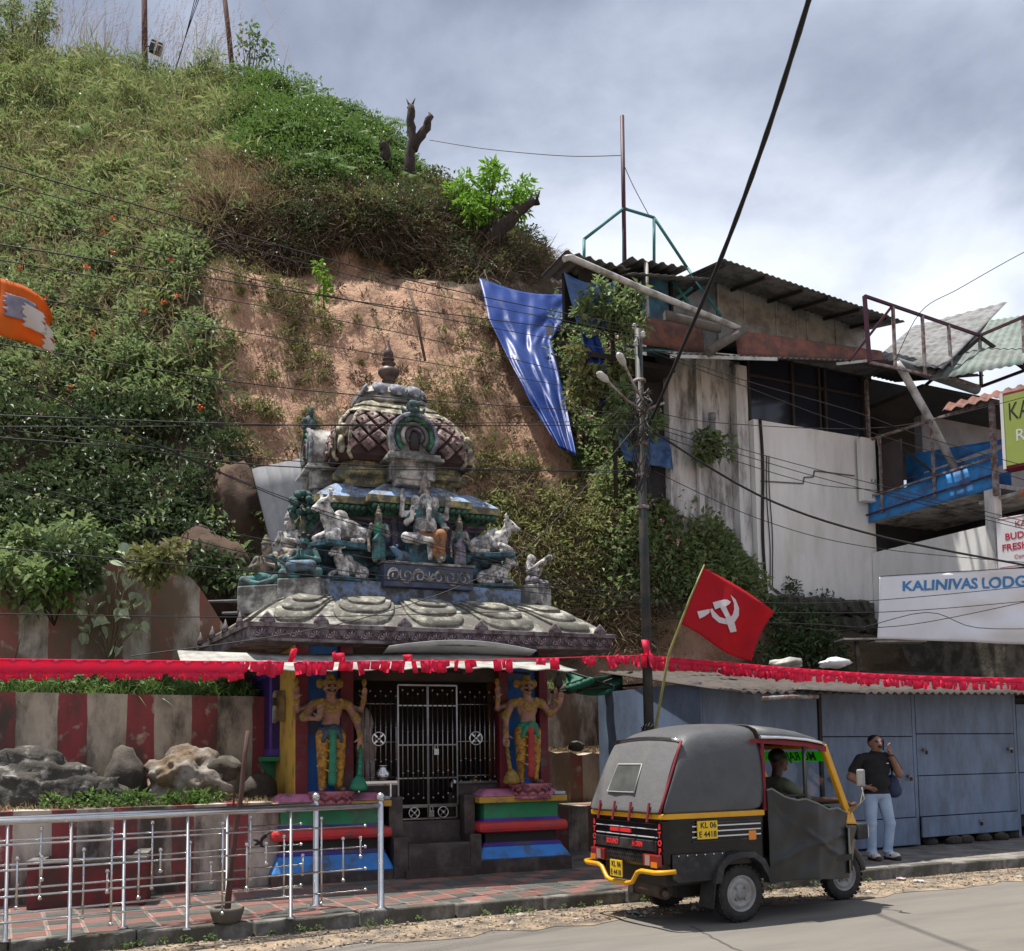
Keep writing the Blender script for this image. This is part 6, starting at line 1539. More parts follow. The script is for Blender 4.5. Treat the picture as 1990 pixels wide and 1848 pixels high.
# ---- inside: seats, partition, dash, handlebar
mb = MB(); mb.box((0.76, -0.30, 0.58), (1.15, 0.30, 0.74)); part('driver_seat', mb, m_vinyl, auto, bevel=0.03)
mb = MB(); mb.box((0.66, -0.50, 0.62), (0.72, 0.50, 1.10)); part('driver_backrest', mb, m_vinyl, auto, bevel=0.025)
mb = MB(); mb.box((-0.62, -0.58, 0.58), (-0.15, 0.58, 0.76)); mb.box((-0.72, -0.58, 0.76), (-0.62, 0.58, 1.25)); part('passenger_seat', mb, m_vinyl, auto, bevel=0.03)
mb = MB(); mb.box((0.34, -0.64, 0.50), (1.44, 0.64, 0.56)); part('cab_floor', mb, m_blk, auto)
mb = MB(); mb.box((1.36, -0.52, 0.86), (1.48, 0.52, 0.99)); part('dashboard', mb, m_blk, auto, bevel=0.02)
mb = MB(); mb.tube([(1.46, 0, 0.56), (1.36, 0, 1.0)], 0.03, 8); mb.tube([(1.34, -0.46, 1.03), (1.36, -0.2, 1.02), (1.37, 0, 0.98), (1.36, 0.2, 1.02), (1.34, 0.46, 1.03)], 0.016, 8); part('handlebar', mb, m_blk, auto)
# ---- driver
drv = thing('person', 'person in a dull green shirt driving the auto rickshaw', 'person', AU.w(0.99, -0.04, 0.76), R(AU.deg))
m_dskin = mat('driver skin', (0.085, 0.042, 0.028), (0.07, 0.033, 0.022), rough=0.5, scale=6)
m_olv = mat('dull green shirt', (0.15, 0.16, 0.11), (0.12, 0.13, 0.09), rough=0.9, scale=6)
m_hair = mat('black hair', (0.008, 0.007, 0.007), rough=0.5)
m_trou = mat('driver trousers', (0.03, 0.03, 0.035), rough=0.9)
ps = [El((0.0, 0, 0.36), (0.12, 0.19, 0.22), 1), El((-0.01, 0, 0.14), (0.13, 0.18, 0.13), 1), Cp((-0.02, -0.13, 0.50), (-0.02, 0.13, 0.50), 0.085, 0.085, 1), Cp((0, 0, 0.52), (0.03, 0, 0.66), 0.058, 0.055, 0),
      El((0.05, 0, 0.755), (0.095, 0.075, 0.115), 0), Cp((0.135, 0, 0.75), (0.155, 0, 0.725), 0.013, 0.019, 0), El((0.11, 0, 0.67), (0.04, 0.045, 0.03), 0), El((0.13, 0, 0.70), (0.018, 0.03, 0.008), 2),
      El((0.03, 0, 0.80), (0.105, 0.083, 0.085), 2)]
for s in (-1, 1):
    ps += [El((0.125, s * 0.03, 0.77), (0.01, 0.012, 0.006), 2), El((0.04, s * 0.075, 0.75), (0.022, 0.012, 0.032), 0),
           Cp((-0.02, s * 0.19, 0.50), (0.16, s * 0.27, 0.36), 0.065, 0.055, 1), Cp((0.16, s * 0.27, 0.36), (0.22, s * 0.29, 0.34), 0.044, 0.042, 0), Cp((0.22, s * 0.29, 0.34), (0.52, s * 0.40, 0.33), 0.042, 0.030, 0),
           Cp((0.02, s * 0.10, 0.06), (0.46, s * 0.17, 0.04), 0.09, 0.065, 3), Cp((0.46, s * 0.17, 0.04), (0.42, s * 0.18, -0.20), 0.06, 0.045, 3)]
    ps += hand((0.53, s * 0.41, 0.33), (0.75, s * 0.15, -0.45), (0.1, -s, 0.3), 0, 1.15, 1.0)
sculpt('body', ps, [m_dskin, m_olv, m_hair, m_trou], 0.012, 0.02, drv)
# ================================================================== RETAINING WALLS, LEDGES, ROCKS
REDP, WHP = (0.27, 0.03, 0.04), (0.58, 0.52, 0.44)
GRIME = (0.075, 0.062, 0.05)
def wall(name, label, F, a0, a1, b0, b1, z0, z1, m, top=None, n=40):
    """retaining wall block; top(a) lowers or raises the crest"""
    mb = MB(); P = []
    A = np.linspace(a0, a1, n)
    f = [(a, b0 + 0.012 * mnoise.noise((a * 2, 0, 3)), z0) for a in A]
    t0 = [(a, b0 + 0.012 * mnoise.noise((a * 2, 5, 3)), z1 + (top(a) if top else 0.012 * mnoise.noise((a * 3, 1, 1)))) for a in A]
    t1 = [(a, b1, q[2] + 0.005) for a, q in zip(A, t0)]; bk_ = [(a, b1, z0) for a in A]
    mids = [[(p[0], p[1] + (q[1] - p[1]) * t + 0.015 * mnoise.noise((p[0] * 3, t * 4, 9)), p[2] + (q[2] - p[2]) * t) for p, q in zip(f, t0)] for t in (0.2, 0.4, 0.6, 0.8)]
    mb.grid([f] + mids + [t0, t1, bk_], smooth=False)
    for i in (0, -1): mb.poly([f[i], t0[i], t1[i], bk_[i]])
    o = part(name, mb, m); o.location = F.o; o.rotation_euler = (0, 0, R(F.deg))
    return tag(o, label, 'wall')
LW = Frame((-2.68, 12.28, 0.0), 33)
wall('striped_wall', 'low red and white striped wall behind the steel railing', LW, -14, 0.0, 0, 0.35, -0.2, 1.10, stripes('limewash stripes low', 0.62, 0.40, REDP, WHP, GRIME, 0.1, 0.38))
UWo = Vector((-3.42, 13.75, 0))
UW = Frame(UWo, 31)
wall('striped_wall', 'upper red and white striped retaining wall above the boulders', UW, -14, 0.25, 0, 0.4, 0.8, 2.45, stripes('limewash stripes upper', 0.80, 0.42, REDP, (0.54, 0.46, 0.36), GRIME, 0.05, 0.32))
RU = Frame(atY(40, 1270, 13.75), 22)
ro = wall('ruined_striped_wall', 'ruined piece of striped wall with a broken top, under the dark undergrowth', RU, -0.4, 2.75, 0, 0.4, -0.8, 1.05, stripes('limewash stripes ruin', 0.66, 0.45, (0.30, 0.07, 0.06), (0.58, 0.53, 0.47), (0.17, 0.125, 0.09), 0.3, 0.5),
     top=lambda a: 0.28 * mnoise.noise((a * 1.7, 3, 2)) - 0.55 * max(0, (a - 2.1) / 0.6) ** 2 + (0.25 if 0.9 < a < 1.7 else 0.0), n=60)
RW = Frame(gz(1100, 1655, 0.14), 25)
wall('striped_wall', 'lowest striped wall between the shrine and the auto rickshaw', RW, -1.2, 3.6, 0, 0.5, -0.2, 0.68, stripes('limewash stripes right low', 0.62, 0.45, (0.22, 0.04, 0.045), (0.40, 0.35, 0.29), GRIME, 0.2, 0.5))
wall('striped_wall', 'middle striped wall with a rough crest, between the shrine and the auto rickshaw', RW, -1.4, 3.8, 0.9, 1.3, 0.3, 1.52, stripes('limewash stripes right mid', 0.60, 0.40, (0.26, 0.055, 0.055), (0.46, 0.38, 0.31), (0.20, 0.14, 0.09), 0.0, 0.38), top=lambda a: 0.12 * mnoise.noise((a * 3.1, 0, 5)) - 0.02)
m_moss = mat('mossy plaster', (0.17, 0.115, 0.075), (0.085, 0.06, 0.045), rough=0.95, scale=2.2, bump=0.6, bscale=14, dirt=(0.42, 0.36, 0.30), dscale=2.0, damt=0.12, stretch=(1.3, 1, 0.5))
wall('mossy_wall', 'brown mossy retaining wall with flaking whitewash, beside the shrine', RW, -1.6, 2.75, 1.6, 2.0, 1.0, 2.60, m_moss)
m_ledge = mat('ledge earth', (0.30, 0.225, 0.15), (0.20, 0.155, 0.105), rough=0.95, scale=3, bump=0.9, bscale=18, dirt=(0.10, 0.12, 0.05), dscale=2.2, damt=0.35)
def ledge(name, F, a0, a1, b0, b1, z, dz=0.0, n=50):
    mb = MB(); mb.grid([[(a, b, z + dz * (b - b0) / (b1 - b0) + 0.05 * mnoise.noise((a * 1.5, b * 2, z)) * (1 if b > b0 else 0)) for b in np.linspace(b0, b1, 8)] for a in np.linspace(a0, a1, n)])
    o = part(name, mb, m_ledge); o.location = F.o; o.rotation_euler = (0, 0, R(F.deg)); return tag(o, kind='structure')
ledge('lower_ledge', LW, -14, 0.2, 0.3, 2.6, 1.07, 0.12)
ledge('upper_ledge', UW, -14, 0.4, 0.35, 3.2, 2.42, 0.75)
ledge('terrace_ledge', RW, -1.6, 3.8, 0.45, 1.0, 0.655, 0.05); ledge('terrace_ledge', RW, -1.6, 3.8, 1.25, 1.75, 1.46, 0.22); ledge('terrace_ledge', RW, -1.6, 3.6, 1.9, 3.2, 2.56, 0.2)

m_rock = mat('grey rock', (0.17, 0.155, 0.135), (0.075, 0.068, 0.06), rough=0.95, scale=2.2, bump=1.0, bscale=11, dirt=(0.06, 0.05, 0.04), dscale=2.6, damt=0.5)
m_rockb = mat('brown boulder', (0.19, 0.135, 0.085), (0.10, 0.072, 0.05), rough=0.95, scale=2.0, bump=1.0, bscale=10, dirt=(0.33, 0.31, 0.28), dscale=2.4, damt=0.25)
def rock(c, r, label, m=m_rock, seed=0, n=3, amp=0.28, name='boulder', rot=0.0):
    bm = bmesh.new(); bmesh.ops.create_icosphere(bm, subdivisions=n, radius=1.0)
    for v in bm.verts:
        d = v.co.normalized()
        k = 1 + amp * mnoise.fractal(d * 1.3 + Vector((seed * 3.7, 0, 0)), 1.0, 2.0, 3) + 0.10 * mnoise.ridged_multi_fractal(d * 2.3 + Vector((0, seed, 0)), 1.0, 2.0, 3, 1.0, 2.0) - 0.1
        k += 0.05 * mnoise.fractal(d * 5 + Vector((0, 0, seed)), 1.0, 2.0, 3) + 0.06 * (mnoise.cell(d * 2.2 + Vector((seed, 0, 0))) - 0.5)
        v.co = Vector((d.x * r[0] * k, d.y * r[1] * k, d.z * r[2] * k))
    me = bpy.data.meshes.new(name); bm.to_mesh(me); bm.free(); me.materials.append(m)
    for p in me.polygons: p.use_smooth = True
    o = link(bpy.data.objects.new(name, me)); o.location = c; o.rotation_euler = (0, 0, rot)
    return tag(o, label, 'boulder', 'boulders on the wall ledge') if label else o
def lw(a, b, z): return LW.w(a, b, z)
rock(lw(-0.95, 0.95, 1.30), (0.52, 0.45, 0.44), 'round brown boulder with a pale broken top', m_rockb, 2, 5)
rock(lw(-0.62, 0.72, 1.48), (0.30, 0.26, 0.16), 'flat pale slab of rock lying on the round brown boulder', m_rock, 5, 3)
rock(lw(-1.62, 1.05, 1.32), (0.24, 0.28, 0.42), 'narrow dark rock wedged beside the round boulder', mat('dark rock', (0.10, 0.085, 0.07), (0.05, 0.045, 0.04), rough=0.95, scale=3, bump=1.0, bscale=12), 8, 3)
rock(lw(-2.75, 1.2, 1.16), (1.25, 0.42, 0.60), 'long dark grey rock outcrop against the striped wall', mat('lichen rock', (0.085, 0.078, 0.068), (0.05, 0.046, 0.04), rough=0.95, scale=3.5, bump=1.0, bscale=16, dirt=(0.30, 0.285, 0.26), dscale=4.5, damt=0.12, dwidth=0.08), 11, 5, 0.36)
rock(lw(-4.9, 1.1, 1.25), (0.9, 0.5, 0.5), 'grey rock outcrop at the far left end of the ledge', m_rock, 14, 3)
rock(lw(-0.05, 0.9, 1.2), (0.25, 0.25, 0.22), 'small dark stone at the foot of the yellow shrine wall', MATS['dark rock'], 17, 2)
# rock faces under the undergrowth behind the wall
rock(atY(385, 1150, 16.1), (0.95, 0.7, 0.95), 'bulging brown rock face beside the ruined striped wall', mat('brown rock face', (0.10, 0.06, 0.04), (0.05, 0.034, 0.025), rough=0.95, scale=1.8, bump=1.0, bscale=9), 21, 4, 0.2)
rock(atY(455, 1010, 17.3), (0.55, 0.6, 1.0), 'tall brown rock face beside the leaning tin sheet', MATS['brown rock face'], 24, 4, 0.2)
for (x, y, Y, s_, lb) in ((1175, 1335, 15.9, 0.16, 'pale stone on the mossy wall beneath the green netting'), (1105, 1338, 15.8, 0.12, 'small stone on the mossy wall near the shrine'), (1120, 1450, 15.6, 0.12, 'small stone on the dry ledge')):
    rock(atY(x, y, Y), (s_, s_ * 0.8, s_ * 0.7), lb, m_rock, s_ * 100, 2)

# grass and weeds on the ledges
def on_ledge(F, a0, a1, b0, b1, z, n, dz=0.0):
    a = rng.uniform(a0, a1, n); b = rng.uniform(b0, b1, n)
    P = np.array([F.w(x, y, z + dz * (y - b0) / max(b1 - b0, 1e-3)) for x, y in zip(a, b)])
    return P
up_ = np.array([0, 0, 1.0])
P = on_ledge(UW, -6, 0.0, 0.05, 0.8, 2.43, 5200, 0.15)
npmesh('wall_top_grass', *blades(P, np.tile(up_, (len(P), 1)), 0.26, 0.016, 0.6, 1.4, 0.8), m_fresh)
C = on_ledge(UW, -6, 0.0, 0.2, 1.2, 2.5, 120, 0.2)
npmesh('wall_top_weeds', *clump_leaves(C, np.tile(up_, (len(C), 1)), rng.uniform(0.08, 0.2, len(C)), 40, 0.09, 0.045), m_lant)
C = on_ledge(LW, -2.6, -0.6, 0.12, 0.5, 1.10, 30, 0.0)
npmesh('ledge_weeds', *clump_leaves(C, np.tile(up_, (len(C), 1)), rng.uniform(0.06, 0.15, len(C)), 40, 0.075, 0.032), m_fresh)
P = on_ledge(LW, -5, 0.0, 0.05, 0.9, 1.09, 1500)
npmesh('ledge_grass', *blades(P, np.tile(up_, (len(P), 1)), 0.10, 0.010, 0.7, 1.2, 0.7), m_straw)
P = on_ledge(RW, -1.4, 3.6, 1.25, 1.7, 1.52, 2600)
npmesh('terrace_dry_grass', *blades(P, np.tile(up_, (len(P), 1)), 0.16, 0.012, 0.8, 1.5, 0.4), m_straw)
P = on_ledge(RW, -1.4, 2.6, 1.7, 2.6, 2.62, 1500)
npmesh('terrace_grass', *blades(P, np.tile(up_, (len(P), 1)), 0.25, 0.014, 0.7, 1.4, 0.6), m_grass)
P = on_ledge(ST, -8, 3.5, -0.10, 0.02, 0.01, 420)
npmesh('kerb_weeds', *clump_leaves(P[:60], np.tile(up_, (60, 1)), rng.uniform(0.02, 0.06, 60), 26, 0.03, 0.016), m_lant)
# grit and litter in the gutter
P = on_ledge(ST, -7, 11, -0.95, 0.0, 0.012, 2600)
a = rng.uniform(0, 6.28, len(P)); D = np.stack([np.cos(a), np.sin(a), rng.normal(size=len(P)) * 0.25], 1)
npmesh('leaf_litter', *leaf_arrays(P, D, np.tile(up_, (len(P), 1)) + rng.normal(size=P.shape) * 0.3, rng.uniform(0.015, 0.06, len(P)), rng.uniform(0.01, 0.035, len(P))), mat('litter', (0.3, 0.22, 0.14), island=[(0.12, 0.08, 0.05), (0.34, 0.25, 0.16), (0.5, 0.42, 0.32)], rough=0.9))
pb = MB(); bm = bmesh.new(); bmesh.ops.create_icosphere(bm, subdivisions=1, radius=1.0); iv = np.array([v.co[:] for v in bm.verts]); bm.verts.ensure_lookup_table(); if_ = np.array([[v.index for v in f.verts] for f in bm.faces]); bm.free()
P = on_ledge(ST, -7, 11, -0.9, 0.0, 0.006, 1400); s_ = rng.uniform(0.004, 0.018, len(P)) * (1 + 2 * (rng.random(len(P)) < 0.03))
V = (iv[None] * (s_[:, None, None] * rng.uniform(0.6, 1.2, (len(P), 1, 3))) + P[:, None]).reshape(-1, 3)
F = (if_[None] + (np.arange(len(P)) * len(iv))[:, None, None]).reshape(-1, 3)
npmesh('gutter_gravel', V, F, mat('pebble', (0.3, 0.26, 0.21), island=[(0.14, 0.12, 0.10), (0.32, 0.28, 0.22), (0.45, 0.40, 0.34)], rough=0.9))
def scrap(px, py, label, col, s=0.09):
    p = gz(px, py, 0.012); mb = MB()
    mb.grid([[((i - 2) * s / 2 + 0.02 * random.random(), (j - 2) * s / 3, 0.012 + 0.035 * abs(mnoise.noise((i * 1.3 + px, j * 1.7, 2)))) for j in range(5)] for i in range(5)], smooth=False)
    o = part('paper_scrap', mb, mat('scrap ' + label[:12], col, tuple(v * 0.6 for v in col), rough=0.8, scale=20), solid=0.002); o.location = p; o.rotation_euler = (0, 0, px)
    tag(o, label, 'litter', 'litter on the road edge')
scrap(1751, 1709, 'crumpled pink and white paper scrap on the road edge', (0.55, 0.42, 0.45), 0.08)
scrap(1787, 1714, 'flat white paper scrap on the road edge', (0.7, 0.7, 0.7), 0.06)
scrap(1230, 1775, 'torn plastic scrap in the gutter behind the auto rickshaw', (0.45, 0.5, 0.5), 0.09)

# ================================================================== STEEL RAILINGS
def railing(name, label, o, deg, L, zs, rodset, seed):
    """posts, pipe handrail, thin bars with ball ends; local x runs to the left end (negative)"""
    F = Frame(o, deg)
    root = thing(name, label, 'railing', F.o, R(deg), 'steel railings on the pavement')
    H = 1.0
    mb = MB(); mb.tube([(0, 0, H), (-L, 0, H - 0.01)], 0.027, 12); part('handrail', mb, m_steel, root)
    mb = MB(); mb.lathe([(0.06, 0), (0.06, 0.012), (0.032, 0.02), (0.030, H + 0.02), (0.022, H + 0.03), (0.022, H + 0.045)], (0, 0, 0), 14); ep = part('end_post', mb, m_steel, root)
    mb = MB(); mb.ball((0, 0, H + 0.08), 0.045, 14, 9); part('ball_cap', mb, m_steel, ep)
    src = None
    for k in range(1, int(L / 0.94) + 1):
        if src is None:
            mb = MB(); mb.lathe([(0.045, 0), (0.045, 0.01), (0.018, 0.018), (0.016, H - 0.02)], (0, 0, 0), 10); src = part('post', mb, m_steel, root); q = src
        else: q = share(src, root)
        q.location = (-k * 0.94 + 0.02 * math.sin(k * 7 + seed), 0, 0)
    for z in zs:
        mb = MB(); mb.tube([(-0.17, 0.012, z), (-L, 0.012, z)], 0.0095, 8); mb.ball((-0.16, 0.012, z), 0.017, 10, 6); part('bar', mb, m_steel, root)
    rs = {}
    for k in range(int(L / 0.94) + 1):
        for dx, i0, i1 in rodset:
            x = -k * 0.94 + dx
            if x < -L: continue
            z0, z1 = zs[i0] - 0.09, zs[i1] + 0.09
            if (i0, i1) not in rs:
                mb = MB(); mb.tube([(0, 0, z0), (0, 0, z1)], 0.009, 8)
                for z in (z0, z1): mb.ball((0, 0, z), 0.019, 10, 6)
                rs[(i0, i1)] = part('rod', mb, m_steel, root); q = rs[(i0, i1)]
            else: q = share(rs[(i0, i1)], root)
            q.location = (x, -0.006, 0)
    return root
railing('railing', 'nearer polished steel railing at the kerb, its ball-capped post before the shrine steps', (-1.30, 10.06, 0.142), 34, 6.6, (0.20, 0.40, 0.61, 0.81), ((-0.40, 1, 2), (-0.62, 0, 3), (-0.22, 2, 2)), 1)
railing('railing', 'farther polished steel railing, converging with the nearer one', (-1.98, 10.32, 0.142), 39, 5.6, (0.22, 0.42, 0.62, 0.82), ((-0.35, 0, 2), (-0.70, 1, 3), (-0.15, 1, 1)), 2)
t = tag(link(bpy.data.objects.new('black_ribbon', None)), 'black ribbon knotted round the steel railing', 'ribbon'); t.location = atY(505, 1636, 9.55); t.scale = (1, 1, 1)
mb = MB()
for q in ((0.07, 0.05), (-0.05, -0.03), (0.04, -0.05), (-0.06, 0.02), (0.10, 0.09)): mb.tube([(0, 0, 0), (q[0] * 0.5, -0.01, q[1] * 0.7), (q[0], 0, q[1])], [0.018, 0.014, 0.006], 6)
mb.ball((0, 0, 0), 0.028, 8, 5); part('knot', mb, m_sblk, t)

# ---- red trough by the wall
p = gz(282, 1758, 0.142)
tr = thing('trough', 'red painted concrete trough with a grey rim against the striped wall', 'trough', p, R(14))
m_rc = mat('faded red concrete', (0.20, 0.03, 0.035), (0.13, 0.022, 0.025), rough=0.8, scale=3, bump=0.2, dirt=(0.07, 0.035, 0.03), dscale=3, damt=0.4)
Lx = 1.12
for nm, lo, hi, m_ in (('front_panel', (-Lx, 0, 0), (0, 0.10, 0.44), m_rc), ('end_panel', (-0.12, 0.102, 0), (0, 0.62, 0.44), m_rc), ('end_panel', (-Lx, 0.102, 0), (-Lx + 0.12, 0.62, 0.44), m_rc), ('back_panel', (-Lx + 0.122, 0.52, 0), (-0.122, 0.62, 0.44), m_rc),
                       ('rim', (-Lx - 0.012, -0.012, 0.442), (0.012, 0.102, 0.485), m_kerb), ('rim', (-0.13, 0.104, 0.442), (0.012, 0.63, 0.52), m_kerb), ('rim', (-Lx - 0.012, 0.104, 0.442), (-Lx + 0.13, 0.63, 0.485), m_kerb), ('bottom', (-Lx + 0.122, 0.102, 0.0), (-0.122, 0.518, 0.05), m_blk)):
    mb = MB(); mb.box(lo, hi); part(nm, mb, m_, tr, bevel=0.008)

# ---- leaning stick in a cement bowl
p = gz(441, 1792, 0.142)
st = thing('leaning_pole', 'brown wooden pole standing in a cement-filled bowl before the railing', 'pole', p)
top = Vector(atY(482, 1420, p.y + 0.15)) - p
bend = Vector(atY(458, 1610, p.y + 0.06)) - p
mb = MB(); mb.tube([(0, 0, 0.05), bend * 0.5 + Vector((-0.008, 0, 0.02)), bend, bend.lerp(top, 0.35) + Vector((0.012, 0, 0)), bend.lerp(top, 0.7), top], [0.030, 0.028, 0.026, 0.024, 0.022, 0.020], 8); part('stick', mb, mat('rusty wood', (0.13, 0.065, 0.05), (0.075, 0.042, 0.035), rough=0.85, scale=9, stretch=(3, 3, 0.6), bump=0.4, bscale=30), st)
b0 = bend.lerp(top, 0.30)
mb = MB(); mb.tube([b0, b0 + Vector((-0.05, 0, 0.06)), b0 + Vector((-0.055, 0, -0.07))], [0.016, 0.012, 0.008], 6); part('branch_stub', mb, MATS['rusty wood'], st)
mb = MB(); mb.lathe([(0.10, 0.0), (0.125, 0.02), (0.15, 0.10), (0.152, 0.13), (0.135, 0.135), (0.12, 0.115), (0.0, 0.11)], (0, 0, 0), 18); part('bowl', mb, mat('grey cement', (0.15, 0.135, 0.115), (0.10, 0.09, 0.08), rough=0.95, scale=6, bump=0.4), st)

# ---- leaning zinc sheet, pipes by the shrine
def quad_sheet(name, c00, c10, c11, c01, nu, nv, m, parent=None, wave=None, solid=0.004, smooth=True):
    c00, c10, c11, c01 = map(Vector, (c00, c10, c11, c01)); n = (c10 - c00).cross(c01 - c00).normalized()
    mb = MB(); mb.grid([[c00.lerp(c10, i / (nu - 1)).lerp(c01.lerp(c11, i / (nu - 1)), j / (nv - 1)) + n * (wave(i / (nu - 1), j / (nv - 1)) if wave else 0) for j in range(nv)] for i in range(nu)], smooth=smooth)
    return part(name, mb, m, parent, solid=solid)
m_zinc = mat('zinc sheet', (0.085, 0.09, 0.105), (0.14, 0.15, 0.17), rough=0.7, scale=2.5, metal=0.0, dirt=(0.10, 0.105, 0.12), dscale=4, damt=0.45, stretch=(2, 2, 0.6))
z = quad_sheet('zinc_sheet', atY(560, 1195, 16.1), atY(700, 1195, 16.1), atY(640, 880, 16.9), atY(489, 912, 16.9), 60, 8, m_zinc, None, lambda u, v: 0.018 * abs(math.sin(u * 19)))
tag(z, 'grey zinc sheet leaning behind the shrine tower', 'metal sheet')
for k, (x0, y0, x1, y1, Y, lb) in enumerate(((343, 1171, 520, 1166, 14.9, 'pale metal pipe running from the striped wall to the eave'), (433, 1192, 500, 1190, 14.6, 'short pale pipe below the longer one beside the eave'))):
    mb = MB(); mb.tube([atY(x0, y0, Y), atY(x1, y1, Y - 0.4)], 0.022, 8); tag(part('metal_pipe', mb, m_zinc), lb, 'pipe')

# ================================================================== TREES AND PLANTS ONE CAN TELL APART
m_bark = mat('bark', (0.055, 0.042, 0.036), (0.03, 0.024, 0.022), rough=0.95, scale=5, bump=1.0, bscale=18, stretch=(2, 2, 0.7))
def leafy(name, label, base, stems, leaf_m, r, n, L, W, cat='shrub', group=None, clumps=None, stem_r=0.03):
    """plant: branching stems and a loose crown of leaves"""
    root = thing(name, label, cat, base, 0, group)
    tips = []
    mb = MB()
    for s in stems:
        pts = [Vector(p) for p in s]; mb.tube(pts, [stem_r * (1 - 0.75 * i / (len(pts) - 1)) for i in range(len(pts))], 6); tips += pts[len(pts) // 2:]
    part('trunk' if cat == 'tree' else 'stem', mb, m_bark, root)
    C = np.array([p[:] for p in tips]) if clumps is None else np.array(clumps, float)
    rr = rng.uniform(0.7, 1.2, len(C)) * r
    V, F = clump_leaves(C, np.tile(up_, (len(C), 1)), rr, n, L, W, up=0.3, shell=0.25, droop=0.5)
    npmesh('crown' if cat == 'tree' else 'foliage', V, F, leaf_m, root, None)
    return root
def stems_to(pts, n, spread):
    return [[(0, 0, 0)] + [(p[0] * t + rng.normal() * 0.03, p[1] * t + rng.normal() * 0.03, p[2] * t) for t in (0.4, 0.75, 1.0)] for p in pts]
b = atY(45, 150, 37)
cl = [(rng.uniform(-1.3, 1.0), rng.uniform(-0.8, 0.8), rng.uniform(0.5, 2.9)) for _ in range(34)]
leafy('tree', 'small bushy tree on the hilltop at the far left', b, stems_to(cl[:9], 9, 1), m_lant, 0.42, 90, 0.14, 0.08, 'tree', 'trees on the hill', cl, 0.07)
b = atY(945, 480, 24.0); k_ = 24.0 / 1990
cl = [((x - 945) * k_ + rng.normal() * 0.06, rng.normal() * 0.35, (480 - y) * k_) for x, y in ((905, 350), (915, 385), (930, 410), (900, 420), (945, 350), (950, 330), (965, 370), (930, 440), (960, 410), (985, 400), (1000, 420), (1020, 370), (1030, 355), (890, 370), (940, 390), (975, 345), (910, 450), (1010, 390))]
leafy('bright_shrub', 'bright green leafy shrub sprouting beside the cut stump on the hill crest', b, stems_to(cl, 0, 0), mat('bright leaf', (0.17, 0.34, 0.035), (0.12, 0.26, 0.03), rough=0.5, scale=1.5, island=[(0.10, 0.24, 0.03), (0.19, 0.38, 0.04), (0.28, 0.46, 0.07)], trans=0.4), 0.30, 95, 0.17, 0.065, 'shrub', None, cl, 0.03)
b = atY(483, 175, 33); k_ = 33 / 1990
cl = [((x - 483) * k_, rng.normal() * 0.3, (175 - y) * k_) for x, y in ((480, 60), (500, 75), (515, 85), (490, 100), (505, 110), (470, 85), (525, 100), (495, 140), (485, 45))]
leafy('sapling', 'thin young tree with sparse leaves beside the leaning brown pole on the hill', b, stems_to(cl, 0, 0), m_fresh, 0.30, 22, 0.17, 0.085, 'tree', 'trees on the hill', cl, 0.03)
b = atY(630, 600, 19.4)
cl = [(rng.normal() * 0.05, -0.12 + rng.normal() * 0.04, 0.12 + 0.09 * i) for i in range(8)]
leafy('cliff_seedling', 'bright yellow-green seedling growing on the bare earth cut', b, [[(0, 0, 0), (0, -0.08, 0.3), (0, -0.12, 0.8)]], MATS['bright leaf'], 0.13, 14, 0.13, 0.05, 'plant', None, cl, 0.015)
# big-leaved sapling before the ruined wall
b = atY(212, 1288, 13.9)
sp = thing('large_leaf_sapling', 'sapling with large pale heart-shaped leaves before the ruined striped wall', 'sapling', b)
k_ = 13.9 / 1990
mb = MB(); tips = [(235, 1065), (260, 1110), (270, 1150), (205, 1150), (170, 1180), (250, 1190), (275, 1215), (190, 1215), (160, 1225), (225, 1240), (262, 1085), (215, 1110)]
for x, y in tips: mb.tube([(0, 0, 0), ((x - 212) * k_ * 0.35, 0.02, (1288 - y) * k_ * 0.55), ((x - 212) * k_, -0.03, (1288 - y) * k_)], [0.016, 0.011, 0.005], 6)
part('stem', mb, mat('green twig', (0.13, 0.10, 0.06), rough=0.8), sp)
lm = MB(); h = [(0, 0), (0.28, 0.10), (0.42, 0.32), (0.36, 0.62), (0.15, 0.88), (0, 1.15)]
vs = [(0, 0, 0.0), (0, 1.15, -0.12)] + [(s * x, y, 0.10 * x) for s in (-1, 1) for x, y in h[1:5]]
lm.add(vs, [(0, 6, 7, 8, 9, 1), (0, 1, 5, 4, 3, 2)], False)
m_big = mat('pale large leaf', (0.42, 0.48, 0.34), (0.24, 0.33, 0.17), rough=0.35, scale=2.5, spec=0.6, trans=0.15)
ls = None
for x, y in tips:
    for q in range(5):
        p = Vector(((x - 212) * k_ + rng.normal() * 0.08, -0.03 + rng.normal() * 0.07, (1288 - y) * k_ + rng.normal() * 0.08))
        if ls is None: ls = part('leaf', lm, m_big, sp); o = ls
        else: o = share(ls, sp)
        o.location = p; o.rotation_euler = (rng.uniform(-1.9, -0.3), rng.normal() * 0.5, rng.uniform(0, 6.28)); s_ = rng.uniform(0.11, 0.19); o.scale = (s_, s_, s_)
